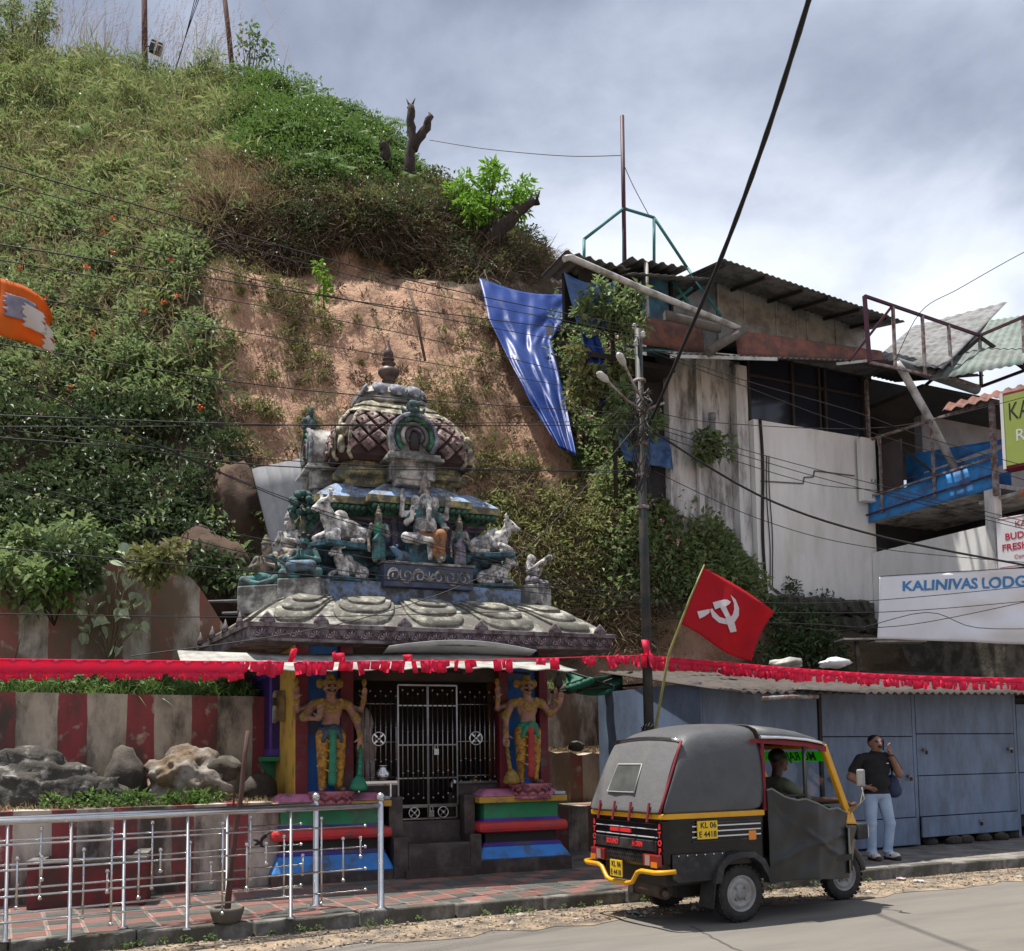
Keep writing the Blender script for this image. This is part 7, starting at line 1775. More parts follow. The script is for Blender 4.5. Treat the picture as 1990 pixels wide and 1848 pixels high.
# plants at the wall ends that stand alone
for (x, y, Y, w_, hgt, n_, lb, mm) in ((95, 1130, 14.2, 0.55, 0.7, 9, 'leafy shrub hanging over the left end of the ruined striped wall', m_lant), (440, 1160, 15.4, 0.45, 0.5, 7, 'dark leafy shrub between the rock face and the shrine eave', m_dark),
                                   (150, 1150, 13.6, 0.3, 0.5, 7, 'leafy creeper spilling over the middle of the ruined striped wall', m_dark), (40, 1175, 13.4, 0.4, 0.6, 9, 'leafy bush before the end of the ruined striped wall', m_lant), (310, 1130, 13.8, 0.3, 0.3, 6, 'low creeper on the broken end of the ruined striped wall', m_olive),
                                   (105, 1215, 13.5, 0.25, 0.6, 5, 'creeper hanging on the ruined striped wall', m_fresh), (1395, 890, 18.9, 0.3, 0.4, 7, 'small shrub growing against the white lodge wall by the vent pipe', m_lant),
    (1185, 660, 17.6, 0.5, 0.75, 10, 'loose pale flowering shrub just below the roof shed', m_lant), (1165, 800, 17.9, 0.45, 0.9, 10, 'olive shrub hanging beside the blue tarpaulin strip', m_olive), (1225, 860, 17.8, 0.4, 0.8, 9, 'green shrub directly behind the street pole', m_lant)):
    cl = [(rng.uniform(-w_, w_), rng.uniform(-0.3, 0.1), rng.uniform(0, hgt)) for _ in range(n_)]
    leafy('leafy_shrub', lb, atY(x, y, Y), stems_to(cl[:5], 0, 0), mm, 0.24, 80, 0.13, 0.07, 'shrub', None, cl, 0.015)

# ---- dead stumps and poles on the hill
def stump(label, Y, limbs, radii, group='dead stumps on the hill crest'):
    b = atY(*limbs[0][0], Y); root = thing('dead_stump', label, 'stump', b, 0, group)
    mb = MB()
    for l, r in zip(limbs, radii):
        pts = [atY(x, y, Y) - b for x, y in l]; P, q = [], []
        for i in range(len(pts) - 1):
            for t in (0, 0.34, 0.67): P.append(pts[i].lerp(pts[i + 1], t) + Vector((rng.normal(), rng.normal(), 0)) * r * 0.13); q.append(r * (1 - 0.35 * (i + t) / (len(pts) - 1)) * rng.uniform(0.85, 1.15))
        P.append(pts[-1]); q.append(r * 0.5)
        mb.tube(P, q, 9)
        for _ in range(4): mb.tube([pts[-1] + Vector((rng.normal() * r * 0.4, 0, -r * 0.5)), pts[-1] + Vector((rng.normal() * r * 0.5, 0, r * rng.uniform(0.3, 1.4)))], [r * 0.3, r * 0.06], 5)
    part('trunk', mb, m_bark, root)
stump('forked dead trunk standing above the dry overhang', 26.0, [[(790, 350), (797, 310), (803, 270), (797, 235), (799, 205)], [(802, 290), (818, 262), (832, 240), (838, 224)]], [0.16, 0.13])
stump('slanting cut stump with sprouts beside the bright green shrub', 23.8, [[(950, 470), (975, 440), (1005, 410), (1038, 390)]], [0.19])
stump('short dark stump half hidden in the crest shrubs', 25.5, [[(745, 315), (748, 290), (750, 275)]], [0.16])
m_pole = mat('rusty brown pole', (0.11, 0.055, 0.045), (0.065, 0.038, 0.035), rough=0.9, scale=4, bump=0.4, bscale=25, stretch=(3, 3, 0.4))
for k, (x0, y0, x1, y1, Y, r, lb) in enumerate(((282, 175, 280, -60, 34.5, 0.105, 'upright brown wooden pole on the hilltop with a dark box'), (460, 200, 430, -60, 33.5, 0.09, 'leaning brown wooden pole on the hilltop'))):
    b = atY(x0, y0, Y); root = thing('hill_pole', lb, 'pole', b, 0, 'poles on the hilltop')
    mb = MB(); mb.tube([Vector((0, 0, -0.4)), (atY(x1, y1, Y) - b) * 0.5, atY(x1, y1, Y) - b], [r, r * 0.95, r * 0.9], 10); part('pole_shaft', mb, m_pole, root)
bx = thing('strapped_box', 'dark square box with a white strap on the upright hilltop pole', 'box', atY(303, 93, 34.3), R(20))
mb = MB(); mb.box((-0.20, -0.12, -0.20), (0.20, 0.12, 0.20), Matrix.Rotation(R(14), 4, 'Y')); part('case', mb, mat('dark green box', (0.02, 0.03, 0.03), rough=0.5), bx, bevel=0.02)
mb = MB(); mb.box((-0.03, -0.125, -0.205), (0.03, 0.125, 0.205), Matrix.Rotation(R(14), 4, 'Y')); mb.box((-0.205, -0.125, 0.06), (0.205, 0.125, 0.10), Matrix.Rotation(R(14), 4, 'Y')); part('strap', mb, m_whl, bx)
mb = MB(); mb.tube([(-0.35, 0.0, 0), (-0.1, 0, 0)], 0.025, 6); part('bracket', mb, m_pole, bx)
mb = MB(); mb.tube([atY(791, 545, 20.0), atY(806, 600, 19.7), atY(826, 700, 19.1)], 0.03, 6); tag(part('dry_pole', mb, m_twig), 'thin dry stick lying down the bare earth cut', 'stick')
# ================================================================== LODGE ON THE TERRACE
LG = Frame(atY(1475, 1140, 19.5), 26.5)
lodge = thing('lodge', 'white walled lodge with dark window band, tin canopies, rusty panels and a blue balcony', 'building', LG.o, R(LG.deg))
m_wpl = mat('stained white plaster', (0.82, 0.81, 0.79), (0.77, 0.76, 0.73), rough=0.9, scale=1.2, bump=0.25, bscale=22, dirt=(0.60, 0.57, 0.52), dscale=1.5, damt=0.12, stretch=(1.4, 1.4, 0.35), dwidth=0.2)
m_wpd = mat('sooty white plaster', (0.68, 0.67, 0.66), (0.50, 0.49, 0.48), rough=0.9, scale=1.5, dirt=(0.14, 0.13, 0.12), dscale=1.8, damt=0.3, stretch=(1.6, 1.6, 0.4))
m_dkin = mat('room shade', (0.035, 0.034, 0.034), (0.02, 0.02, 0.02), rough=0.9, scale=2)  # shade of rooms and openings put into a near-black wall colour
m_gwall = mat('grey inner wall', (0.30, 0.30, 0.31), (0.22, 0.22, 0.225), rough=0.9, scale=2)
m_rust = mat('rusty red sheet', (0.22, 0.085, 0.058), (0.15, 0.06, 0.045), rough=0.7, scale=3, dirt=(0.08, 0.05, 0.04), dscale=4, damt=0.3)
m_asb = mat('grey roof sheet', (0.20, 0.20, 0.20), (0.27, 0.27, 0.27), rough=0.8, scale=3, bump=0.2, dirt=(0.10, 0.10, 0.10), dscale=3, damt=0.4)
m_gpan = mat('grey green panel', (0.42, 0.43, 0.41), (0.34, 0.35, 0.335), rough=0.55, scale=2.5, dirt=(0.20, 0.20, 0.19), dscale=2, damt=0.25)
m_dwin = mat('dark window pane', (0.018, 0.02, 0.03), rough=0.12, spec=0.6)
m_frm = mat('dark wood frame', (0.03, 0.025, 0.022), rough=0.7)
m_wmet = mat('dull painted steel', (0.30, 0.29, 0.29), (0.20, 0.19, 0.19), rough=0.6, scale=9, dirt=(0.15, 0.07, 0.05), dscale=9, damt=0.35)
m_pvc = mat('white pvc pipe', (0.52, 0.52, 0.50), (0.42, 0.42, 0.40), rough=0.45, scale=5, dirt=(0.2, 0.19, 0.17), dscale=4, damt=0.25)
m_bsheet = mat('bright blue sheet', (0.04, 0.27, 0.68), (0.055, 0.31, 0.72), rough=0.45, scale=2.5, dirt=(0.05, 0.13, 0.30), dscale=2.5, damt=0.3)
m_lime = mat('lime sign face', (0.33, 0.40, 0.09), (0.30, 0.37, 0.08), rough=0.5, scale=3)
m_green2 = mat('sea green steel', (0.03, 0.14, 0.14), (0.04, 0.18, 0.17), rough=0.6, scale=8)
m_dpur = mat('dark red steel', (0.075, 0.02, 0.04), (0.05, 0.02, 0.03), rough=0.6, scale=8)
m_stone = mat('dark rubble stone', (0.16, 0.14, 0.12), (0.085, 0.075, 0.065), rough=0.95, scale=3, bump=1.0, bscale=9, dirt=(0.05, 0.05, 0.035), dscale=3, damt=0.4)
def bx(nm, lo, hi, m, p=None, bev=0.0):
    mb = MB(); mb.box(lo, hi); return part(nm, mb, m, lodge if p is None else p, bevel=bev)
def Lw(p): return LG.w(*p)
def corr(name, c00, c10, c11, c01, m, p, amp=0.025, pitch=0.15, th=0.006, nv=6):
    """corrugated sheet; c00-c10 is the eave, ridges run from eave to back"""
    L_ = (Vector(c10) - Vector(c00)).length; nu = int(L_ / pitch * 4) + 1
    return quad_sheet(name, c00, c10, c11, c01, min(nu, 220), nv, m, p, lambda u, v: amp * math.sin(u * L_ / pitch * 2 * math.pi), th)
# -- main block
bx('front_wall', (0.0, 0.0, -0.15), (3.12, 0.25, 3.30), m_wpl)
bx('left_wall', (0.0, 0.252, -0.15), (0.22, 6, 3.30), m_wpl)
bx('upper_wall', (-1.75, 0.34, 0.8), (-0.005, 0.55, 4.55), m_wpd)
bx('corner_pillar', (-0.30, 0.12, 0.6), (-0.02, 0.33, 4.4), m_wpd, None, 0.01)
bx('wall_pillar', (-1.16, 0.24, 1.0), (-1.04, 0.338, 4.4), m_wpd, None, 0.01)
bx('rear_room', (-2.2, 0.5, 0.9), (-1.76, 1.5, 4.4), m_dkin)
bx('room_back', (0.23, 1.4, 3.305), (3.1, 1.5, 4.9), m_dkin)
bx('upper_floor', (0.0, 0.3, 3.2), (3.1, 4.0, 3.302), m_wpd)
# broken plaster step and damp line on the wall
for (x0, y0, x1, y1) in ((1478, 935, 1560, 940), (1560, 940, 1562, 928), (1562, 928, 1580, 927), (1580, 927, 1582, 915), (1582, 915, 1660, 925)):
    p, q = LG.on(x0, y0, 0), LG.on(x1, y1, 0); mb = MB(); mb.bar((p.x, -0.006, p.z), (q.x, -0.006, q.z), 0.028, 0.022); part('plaster_crack', mb, mat('crack grey', (0.13, 0.125, 0.115), rough=0.9), lodge)
# drain stain and cables down the corner
mb = MB(); mb.tube([(0.14 + 0.03 * math.sin(t * 2), -0.03, 3.3 - t) for t in np.linspace(0, 3.6, 24)], 0.03, 6); part('downpipe', mb, m_frm, lodge)
for dx in (0.27, 0.34): 
    mb = MB(); mb.tube([(dx + 0.02 * math.sin(t * 3 + dx * 9), -0.02, 2.6 - t) for t in np.linspace(0, 2.6, 16)] + [(dx + 0.2, -0.02, -0.12)], 0.010, 5); part('wall_cable', mb, m_blk, lodge)
# window band
wn_ = thing('x', '', '', (0, 0, 0)); bpy.data.objects.remove(wn_)
fr = MB()
for a in (0.03, 1.15, 1.86, 2.02, 3.08): fr.bar((a, 0.16, 3.305), (a, 0.16, 4.72), 0.07, 0.06)
for z in (3.33, 4.25, 4.70): fr.bar((0.0, 0.17, z), (3.1, 0.17, z), 0.05, 0.05)
win = part('window', fr, m_frm, lodge)
for a0, a1 in ((0.07, 1.11), (1.19, 1.83), (2.06, 3.04)):
    for z0, z1 in ((3.36, 4.22), (4.28, 4.67)):
        mb = MB(); mb.box((a0, 0.185, z0), (a1, 0.195, z1)); part('pane', mb, m_dwin, win)
bx('window_post', (3.09, 0.05, 3.3), (3.15, 0.12, 4.6), m_wmet)
# canopy over the band, running on over the balcony
corr('canopy', (-2.7, -1.05, 3.78), (2.15, -1.05, 4.43), (2.4, 0.6, 5.0), (-2.6, 0.6, 4.55), mat('dark roof sheet', (0.12, 0.115, 0.11), (0.17, 0.16, 0.155), rough=0.8, scale=4), lodge, 0.02, 0.14)  # sheet mixed from dark grey tones
corr('canopy', (2.16, -1.35, 4.36), (4.6, -1.6, 4.33), (4.6, 0.6, 4.95), (2.42, 0.6, 5.02), MATS['dark roof sheet'], lodge, 0.02, 0.14)
mb = MB(); p0, p1 = LG.on(1365, 735, -1.07), LG.on(1500, 716, -1.07); mb.bar((-2.7, -1.07, 3.72), (-0.3, -1.07, 4.06), 0.02, 0.06); part('fascia_strip', mb, m_pvc, lodge)
mb = MB(); mb.bar((1.15, -1.08, 4.20), (2.05, -1.08, 4.42), 0.02, 0.05); part('fascia_strip', mb, m_pvc, lodge)
corr('rusty_band', (-1.15, -0.98, 4.02), (2.6, -0.9, 4.55), (2.6, -0.86, 4.78), (-1.15, -0.94, 4.52), m_rust, lodge, 0.012, 0.5, 0.006)
corr('rusty_band', (-3.15, -0.6, 4.05), (-1.72, -0.75, 4.05), (-1.72, -0.72, 4.58), (-3.15, -0.57, 4.60), m_rust, lodge, 0.006, 0.6, 0.006)
mb = MB(); mb.grid([[(-2.95 + 2.4 * s, -0.9 + 0.5 * t, 3.86 + 0.22 * s + 0.16 * t) for t in (0, 1)] for s in np.linspace(0, 1, 5)]); part('green_strip', mb, mat('teal sheet', (0.06, 0.26, 0.26), (0.10, 0.33, 0.32), rough=0.5, scale=4), lodge, solid=0.01)
# upper storey of grey panels
TOPL, TOPR = (-0.70, 5.95), (3.45, 5.92)
xs_ = [-0.62, 0.02, 0.83, 1.37, 1.64, 2.42, 3.4]
for i in range(6):
    bx('wall_panel', (xs_[i] + 0.008, 0.20, 4.72), (xs_[i + 1] - 0.008, 0.26, 6.1), m_gpan)
for a in xs_[:-1]:
    mb = MB(); mb.bar((a, 0.185, 4.75), (a, 0.185, 6.0), 0.022, 0.02); part('panel_strip', mb, m_pvc, lodge)
bx('side_panel', (-0.66, 0.262, 4.6), (-0.62, 4, 6.1), m_gpan)
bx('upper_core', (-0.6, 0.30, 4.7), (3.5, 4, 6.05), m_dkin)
bx('panel_sill', (-0.7, -0.5, 4.70), (3.3, 0.19, 4.735), m_asb)
# upper roof with purlins showing underneath
ro_ = corr('upper_roof', (-1.62, -1.25, 5.62), (2.95, -1.15, 5.34), (4.4, 4.2, 7.0), (-0.4, 4.2, 7.2), m_asb, lodge, 0.012, 0.14)
for s in (0.02, 0.22, 0.42, 0.56, 0.74, 0.90):
    e0 = Vector((-1.62, -1.25, 5.62)).lerp(Vector((2.95, -1.15, 5.34)), s); e1 = Vector((-0.4, 4.2, 7.2)).lerp(Vector((4.4, 4.2, 7.0)), s)
    mb = MB(); mb.bar(e0 + Vector((0, 0.03, -0.05)), e0.lerp(e1, 0.4) + Vector((0, 0, -0.06)), 0.045, 0.06); part('purlin', mb, m_frm, ro_)
corr('side_roof', (-3.1, -0.6, 5.35), (-1.75, -1.0, 5.35), (-1.2, 2.5, 6.6), (-3.0, 2.5, 6.4), m_asb, lodge, 0.012, 0.14)
# -- wing with balcony, nearer the street
AX = 2.95
bx('wing_floor', (AX, -3.0, 1.52), (8.5, 5, 1.60), m_wpd)
bx('wing_inner_wall', (4.6, 0.0, 1.61), (8.5, 0.2, 4.3), m_gwall)
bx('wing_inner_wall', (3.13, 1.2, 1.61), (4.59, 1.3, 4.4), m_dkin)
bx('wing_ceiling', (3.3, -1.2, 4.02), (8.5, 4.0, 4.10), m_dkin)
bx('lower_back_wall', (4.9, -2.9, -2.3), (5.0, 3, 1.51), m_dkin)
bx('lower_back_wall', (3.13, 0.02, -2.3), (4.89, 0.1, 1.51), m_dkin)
bx('parapet_panel', (AX + 0.02, -2.78, -0.60), (AX + 0.06, -0.02, 0.88), m_wpl)
bx('lower_pillar', (AX - 0.06, -3.02, -0.6), (AX + 0.12, -2.80, 1.50), m_wpd, None, 0.01)
bx('wing_front', (AX, -3.02, -2.4), (8.5, -2.80, -0.61), m_stone)
bx('wing_side', (AX + 0.002, -2.79, -2.4), (AX + 0.2, 0.0, -0.61), m_stone)
# blue sheets of the balcony
corr('blue_band', (AX - 0.02, 0.0, 1.50), (AX - 0.02, -3.05, 1.50), (AX + 0.0, -3.05, 2.02), (AX + 0.0, 0.0, 2.02), m_bsheet, lodge, 0.006, 0.8, 0.006)
for i, (z0, z1) in enumerate(((1.62, 2.05), (2.06, 2.50), (2.51, 3.02))):
    mb = MB(); mb.poly([(3.9, 0.0 - 0.15, z0), (3.45, -2.95, z0), (3.45, -2.95, min(z1, 2.45) if i == 2 else z1 - 0.15), (3.9, -0.15, z1)], (0.02, 0.0, 0)); part('blue_sheet', mb, m_bsheet, lodge, bevel=0.004)
# balcony frame
bf = MB()
b_frame = part('balcony_frame', MB().bar((AX - 0.06, 0.1, 3.22), (AX - 0.06, -3.08, 3.08), 0.05), m_wmet, lodge)
for b, z in ((-0.42, 3.2), (-1.72, 3.15)): part('baluster', MB().bar((AX - 0.06, b, 1.62), (AX - 0.06, b, z), 0.045), m_wmet, b_frame)
part('baluster', MB().bar((AX - 0.06, -3.06, 1.35), (AX - 0.06, -3.06, 3.10), 0.08), m_wmet, b_frame)
part('frame_rail', MB().bar((AX - 0.07, 0.1, 2.02), (AX - 0.07, -3.05, 2.06), 0.035), m_wmet, b_frame)
part('frame_rail', MB().bar((AX - 0.075, 0.1, 1.66), (AX - 0.075, -3.05, 1.74), 0.03), m_dpur, b_frame)
part('frame_brace', MB().bar((AX + 0.1, -0.6, 3.1), (AX + 0.3, -1.6, 2.05), 0.04), m_frm, b_frame)
part('frame_brace', MB().bar((AX + 0.0, -3.08, 3.05), (AX + 1.4, -3.3, 2.2), 0.05), m_dpur, b_frame)
part('frame_rail', MB().bar((AX - 0.06, -3.08, 3.08), (AX + 3.4, -3.1, 3.06), 0.05), m_wmet, b_frame)
bx('brown_sheet', (AX + 0.05, -0.85, 2.02), (AX + 0.10, -0.30, 3.05), mat('brown sheet', (0.07, 0.05, 0.05), (0.05, 0.04, 0.04), rough=0.6, scale=4))
# box sign hanging off the wall corner
sg = thing('box_sign', 'narrow white box sign with torn black cover at the balcony corner', 'sign', Lw((2.62, -0.22, 1.90)), R(LG.deg))
part('sign_case', MB().box((-0.02, 0.0, 0), (0.36, 0.14, 1.32)), m_wpl, sg, bevel=0.008)
text_obj('KA', 'sign_letters', 0.13, mat('faded blue ink', (0.10, 0.16, 0.22), rough=0.7), sg, face((0.27, -0.003, 0.42), (1, 0, 0), (0, -1, 0)))
text_obj('MI', 'sign_letters', 0.13, MATS['faded blue ink'], sg, face((0.27, -0.003, 0.10), (1, 0, 0), (0, -1, 0)))
mb = MB(); mb.grid([[(0.37 + 0.10 * s + 0.02 * math.sin(7 * t + 3 * s), -0.06 + 0.05 * math.sin(5 * t + s * 4), 0.0 + 0.62 * t + 0.05 * math.sin(9 * s)) for t in np.linspace(0, 1, 9)] for s in np.linspace(0, 1, 6)]); part('torn_cover', mb, m_curt, sg, solid=0.006)
mb = MB(); mb.tube([(0.37, -0.06, 1.30), (0.40, -0.10, 0.9), (0.44, -0.08, 0.55)], 0.02, 6); part('torn_strip', mb, m_wpl, sg)
# drain pipes
mb = MB(); mb.tube([Lw((2.33, -1.45, 4.28)), Lw((2.40, -1.5, 4.15)), Lw((3.0, -1.6, 3.2)), Lw((3.55, -1.75, 2.1))], 0.075, 12); tag(part('white_pipe', mb, m_pvc), 'thick white drain pipe slanting from the canopy down to the blue balcony', 'pipe')
mb = MB(); mb.tube([Lw((2.36, -1.42, 4.30)), Lw((4.5, -1.5, 4.06))], 0.10, 12); tag(part('gutter_pipe', mb, mat('grey gutter', (0.10, 0.13, 0.13), (0.15, 0.17, 0.17), rough=0.6, scale=5)), 'dark grey gutter pipe along the canopy behind the steel frame', 'pipe')
for pts, r, lb in (([(1096, 503), (1108, 500), (1250, 562), (1440, 640)], 0.055, 'long thin white pipe running from the roof shed down to the rusty band'), ([(1293, 612), (1395, 638)], 0.085, 'short thick white pipe under the long thin one'), ([(1376, 685), (1400, 668), (1447, 640)], 0.085, 'short thick pipe slanting across the end of the rusty band')):
    mb = MB(); mb.tube([Lw(LG.on(x, y, -1.15)) for x, y in pts], r, 12); tag(part('white_pipe', mb, m_pvc if r < 0.08 else MATS['grey cement']), lb, 'pipe')
mb = MB(); mb.tube([Lw(LG.on(x, y, 0.15)) for x, y in ((1362, 905), (1378, 880), (1384, 855), (1384, 812))], 0.065, 12); mb.lathe([(0.075, 0), (0.075, 0.12)], Lw(LG.on(1384, 815, 0.15)), 12); tag(part('vent_pipe', mb, m_gwall), 'short bent vent pipe on the sooty white wall', 'pipe')
# steel frame above the canopy
fr_ = thing('steel_frame', 'open rusty steel sign frame standing above the canopy', 'frame', LG.o, R(LG.deg))
def P6(x, y): return LG.on(x, y, -1.7)
tp = [P6(1680, 575), P6(1735, 593), P6(1792, 612), P6(1843, 630), P6(1904, 652)]; bt = [P6(1690, 704), P6(1740, 716), P6(1798, 728), P6(1850, 739), P6(1907, 751)]
part('frame_rail', MB().bar(tp[0], tp[-1], 0.05), m_dpur, fr_); part('frame_rail', MB().bar(bt[0], bt[-1], 0.045), m_wmet, fr_)
for i, (a, b) in enumerate(zip(tp, bt)): part('frame_post', MB().bar(a, b, 0.05 if i else 0.06), m_wmet if i else m_dpur, fr_)
part('frame_brace', MB().bar(tp[1], bt[0] + Vector((-0.2, 0.3, 0.1)), 0.045), m_dpur, fr_)
e0, e1 = tp[-1], bt[-1]
for z0, m_ in ((e0, m_dpur), (e1, m_dpur)): part('frame_rail', MB().bar(z0, z0 + Vector((0.05, -2.2, 0.0)), 0.05), m_, fr_)
for q in (-0.95, -1.9): part('frame_post', MB().bar(e0 + Vector((0.03, q, 0)), e1 + Vector((0.03, q, 0)), 0.05), m_wmet, fr_)
part('frame_brace', MB().bar(e0 + Vector((0, 0, -0.05)), e1 + Vector((-0.9, 0.8, 0.0)), 0.06), m_frm, fr_); part('frame_brace', MB().bar(e0 + Vector((0, -0.02, -0.05)), e1 + Vector((0.6, -0.6, 0.2)), 0.06), m_frm, fr_)
# roofs further right
r1 = thing('side_building', 'neighbouring block with grey and greenish corrugated roofs at the right edge', 'building', LG.o, R(LG.deg))
def Q(x, y, Y): return LG.loc(atY(x, y, Y))
corr('corrugated_roof', Q(1695, 702, 19.8), Q(1832, 716, 19.0), Q(1957, 586, 22.5), Q(1775, 634, 24.0), m_asb, r1, 0.014, 0.16)
corr('corrugated_roof', Q(1806, 740, 19.2), Q(2080, 690, 18.2), Q(2080, 600, 20.8), Q(1885, 628, 21.6), mat('greenish roof sheet', (0.20, 0.23, 0.21), (0.13, 0.20, 0.17), rough=0.7, scale=2, dirt=(0.12, 0.13, 0.12), dscale=3, damt=0.4), r1, 0.014, 0.16)
mb = MB(); mb.box((3.6, 0.8, 4.2), (9, 5, 5.0)); part('wall', mb, m_dkin, r1)
corr('corrugated_eave', Q(1830, 800, 18.3), Q(2080, 735, 17.2), Q(2080, 725, 18.2), Q(1840, 785, 19.0), m_rust, r1, 0.03, 0.2)
# roof shed with its corrugated hat, blue tarps, railings and mast
rs_ = thing('roof_shed', 'dark timber and blue sheet shed on the hillside with a rusty corrugated roof', 'shed', LG.o, R(LG.deg))
corr('shed_roof', (-4.35, -0.35, 5.60), (-3.0, -0.35, 5.55), (-2.7, 1.3, 5.98), (-3.95, 1.3, 5.95), MATS['dark roof sheet'], rs_, 0.03, 0.22, 0.01)
corr('shed_roof', (-3.08, -0.45, 5.70), (-1.78, -0.45, 5.78), (-1.55, 1.3, 6.15), (-2.75, 1.3, 6.1), MATS['dark roof sheet'], rs_, 0.03, 0.22, 0.01)
for nm, lo, hi, m_ in (('shed_back', (-3.75, 0.75, 4.9), (-1.9, 0.85, 6.1), m_dkin), ('shed_side', (-1.95, -0.1, 4.0), (-1.90, 0.74, 5.9), m_frm), ('blue_panel', (-2.62, -0.12, 4.52), (-2.02, -0.08, 5.66), mat('weathered blue sheet', (0.06, 0.20, 0.30), (0.045, 0.15, 0.26), rough=0.6, scale=3, dirt=(0.05, 0.08, 0.11), dscale=3, damt=0.4)),
                       ('shed_floor', (-3.7, -0.1, 3.9), (-1.9, 0.74, 4.0), m_frm), ('shade_boards', (-3.8, 0.1, 5.0), (-3.2, 0.15, 5.6), m_dkin), ('shade_boards', (-3.19, -0.05, 4.9), (-2.64, 0.0, 5.65), m_frm)):  # the dark boards are added to paint the shade of the open side
    mb = MB(); mb.box(lo, hi); part(nm, mb, m_, rs_)
mb = MB(); mb.tube([(-2.70, -0.4, 4.2), (-2.70, -0.4, 5.72)], 0.04, 8); part('white_post', mb, m_pvc, rs_)
for a in (-3.0,): mb = MB(); mb.tube([(a, 0.3, 1.5), (a, 0.3, 5.6)], 0.04, 7); part('shed_leg', mb, m_frm, rs_)
ra = thing('roof_railing', 'sea green pipe railing on the roof shed', 'railing', LG.o, R(LG.deg))
def PT(x, y, b): return LG.on(x, y, b)
rp = [PT(1135, 465, 0.3), PT(1212, 405, 0.3), PT(1271, 423, 0.3), PT(1335, 520, 0.3), PT(1400, 612, -0.4)]
for i in range(4): part('rail', MB().tube([rp[i], rp[i + 1]], 0.03, 7), m_green2, ra)
for x, y0, y1 in ((1135, 465, 525), (1212, 405, 515), (1271, 423, 515)): part('post', MB().tube([PT(x, y0, 0.3), PT(x, y1, 0.3)], 0.03, 7), m_green2, ra)
for (x0, y0, x1, y1) in ((1303, 540, 1345, 600), (1398, 610, 1398, 645), (1300, 590, 1345, 560)): part('brace', MB().tube([PT(x0, y0, -0.2), PT(x1, y1, -0.3)], 0.035, 7), m_green2, ra)
ms = thing('mast', 'thin dark red mast rising from the roof shed', 'mast', LG.o, R(LG.deg)); part('pole_shaft', MB().tube([PT(1214, 515, 0.3), PT(1209, 225, 0.3)], 0.04, 8), m_dpur, ms)
# -- retaining wall under the lodge, ledge board
sw = thing('stone_wall', 'dark rubble stone wall under the white lodge', 'wall', LG.o, R(LG.deg))
for i in range(11):
    for j in range(6):
        w = 0.33; a = -0.9 + i * w + (0.16 if j % 2 else 0); 
        bm = bmesh.new(); bmesh.ops.create_cube(bm, size=1.0); bmesh.ops.bevel(bm, geom=bm.edges[:], offset=0.22, segments=1, affect='EDGES')
        for v in bm.verts: v.co = Vector((v.co.x * w * 0.97, v.co.y * 0.4, v.co.z * 0.34)) + Vector(rng.normal(size=3) * 0.018)
        me = bpy.data.meshes.new('stone'); bm.to_mesh(me); bm.free(); me.materials.append(m_stone)
        o = link(bpy.data.objects.new('stone', me), sw); o.location = (a, -0.05 - 0.03 * (5 - j), -0.34 - j * 0.33)
part('wall_core', MB().box((-1.0, 0.0, -2.6), (9, 3, -0.16)), m_stone, sw)

# -- signs
m_sgw = mat('sign white', (0.72, 0.72, 0.73), (0.66, 0.66, 0.67), rough=0.5, scale=2)
m_sgr = mat('sign crimson', (0.45, 0.02, 0.05), rough=0.6)
m_sgb = mat('sign blue', (0.05, 0.22, 0.48), rough=0.6)
rm = thing('room_sign', 'white rectangular board with crimson room advert lettering, beside the dark opening', 'sign', Lw((AX - 0.10, -3.06, 0.06)), R(LG.deg - 75))
part('board', MB().box((0, -0.01, -0.06), (1.9, 0.02, 0.86)), m_sgw, rm, bevel=0.004)
def rmt(s, x, z, size, m=m_sgr, bold=0.004): text_obj(s, 'sign_letters', size, m, rm, face((x, -0.013, z), (1, 0, 0), (0, -1, 0)), 0.001, 'LEFT', bold=bold)
rmt('KALINIVAS', 0.32, 0.70, 0.15, bold=0.001); rmt('BUDGET ROOMS', 0.14, 0.50, 0.165); rmt('FRESH UP ROOMS', 0.08, 0.31, 0.165); rmt('Cont.', 0.28, 0.13, 0.10, bold=0.0); rmt('944742', 0.62, 0.05, 0.11, bold=0.001)
part('overpaint', MB().box((0.56, -0.016, 0.12), (1.3, -0.012, 0.17)), mat('tan tape', (0.45, 0.33, 0.25), rough=0.7), rm)
for z in (-0.03, 0.83): part('border_line', MB().box((0.03, -0.0125, z - 0.006), (1.87, -0.0115, z + 0.006)), m_sgr, rm)
ks = thing('lit_box_sign', 'yellow-green box sign with a red side at the edge of the balcony', 'sign', Lw((AX - 0.25, -3.38, 1.72)), R(LG.deg - 70)); ks.scale = (1, 1, 0.88)
part('sign_case', MB().box((0, 0.0, 0), (2.2, 0.32, 1.55)), m_rfab, ks, bevel=0.01)
part('side_sheet', MB().box((-0.012, 0.012, 0.02), (-0.002, 0.31, 1.53)), mat('crimson sheet', (0.32, 0.03, 0.05), (0.24, 0.025, 0.04), rough=0.5, scale=5), ks)
part('sign_face', MB().box((0.05, -0.012, 0.06), (2.15, -0.002, 1.49)), m_lime, ks)
part('sign_edge', MB().box((0.0, -0.02, 0.0), (0.05, -0.001, 1.55)), m_sgw, ks)
text_obj('KA', 'sign_letters', 0.5, mat('sign ink', (0.02, 0.02, 0.02), rough=0.6), ks, face((0.12, -0.014, 1.12), (1, 0, 0), (0, -1, 0)), 0.001, 'LEFT', squeeze=0.55)
text_obj('R', 'sign_letters', 0.34, m_sgw, ks, face((0.22, -0.014, 0.62), (1, 0, 0), (0, -1, 0)), 0.001, 'LEFT', squeeze=0.8)
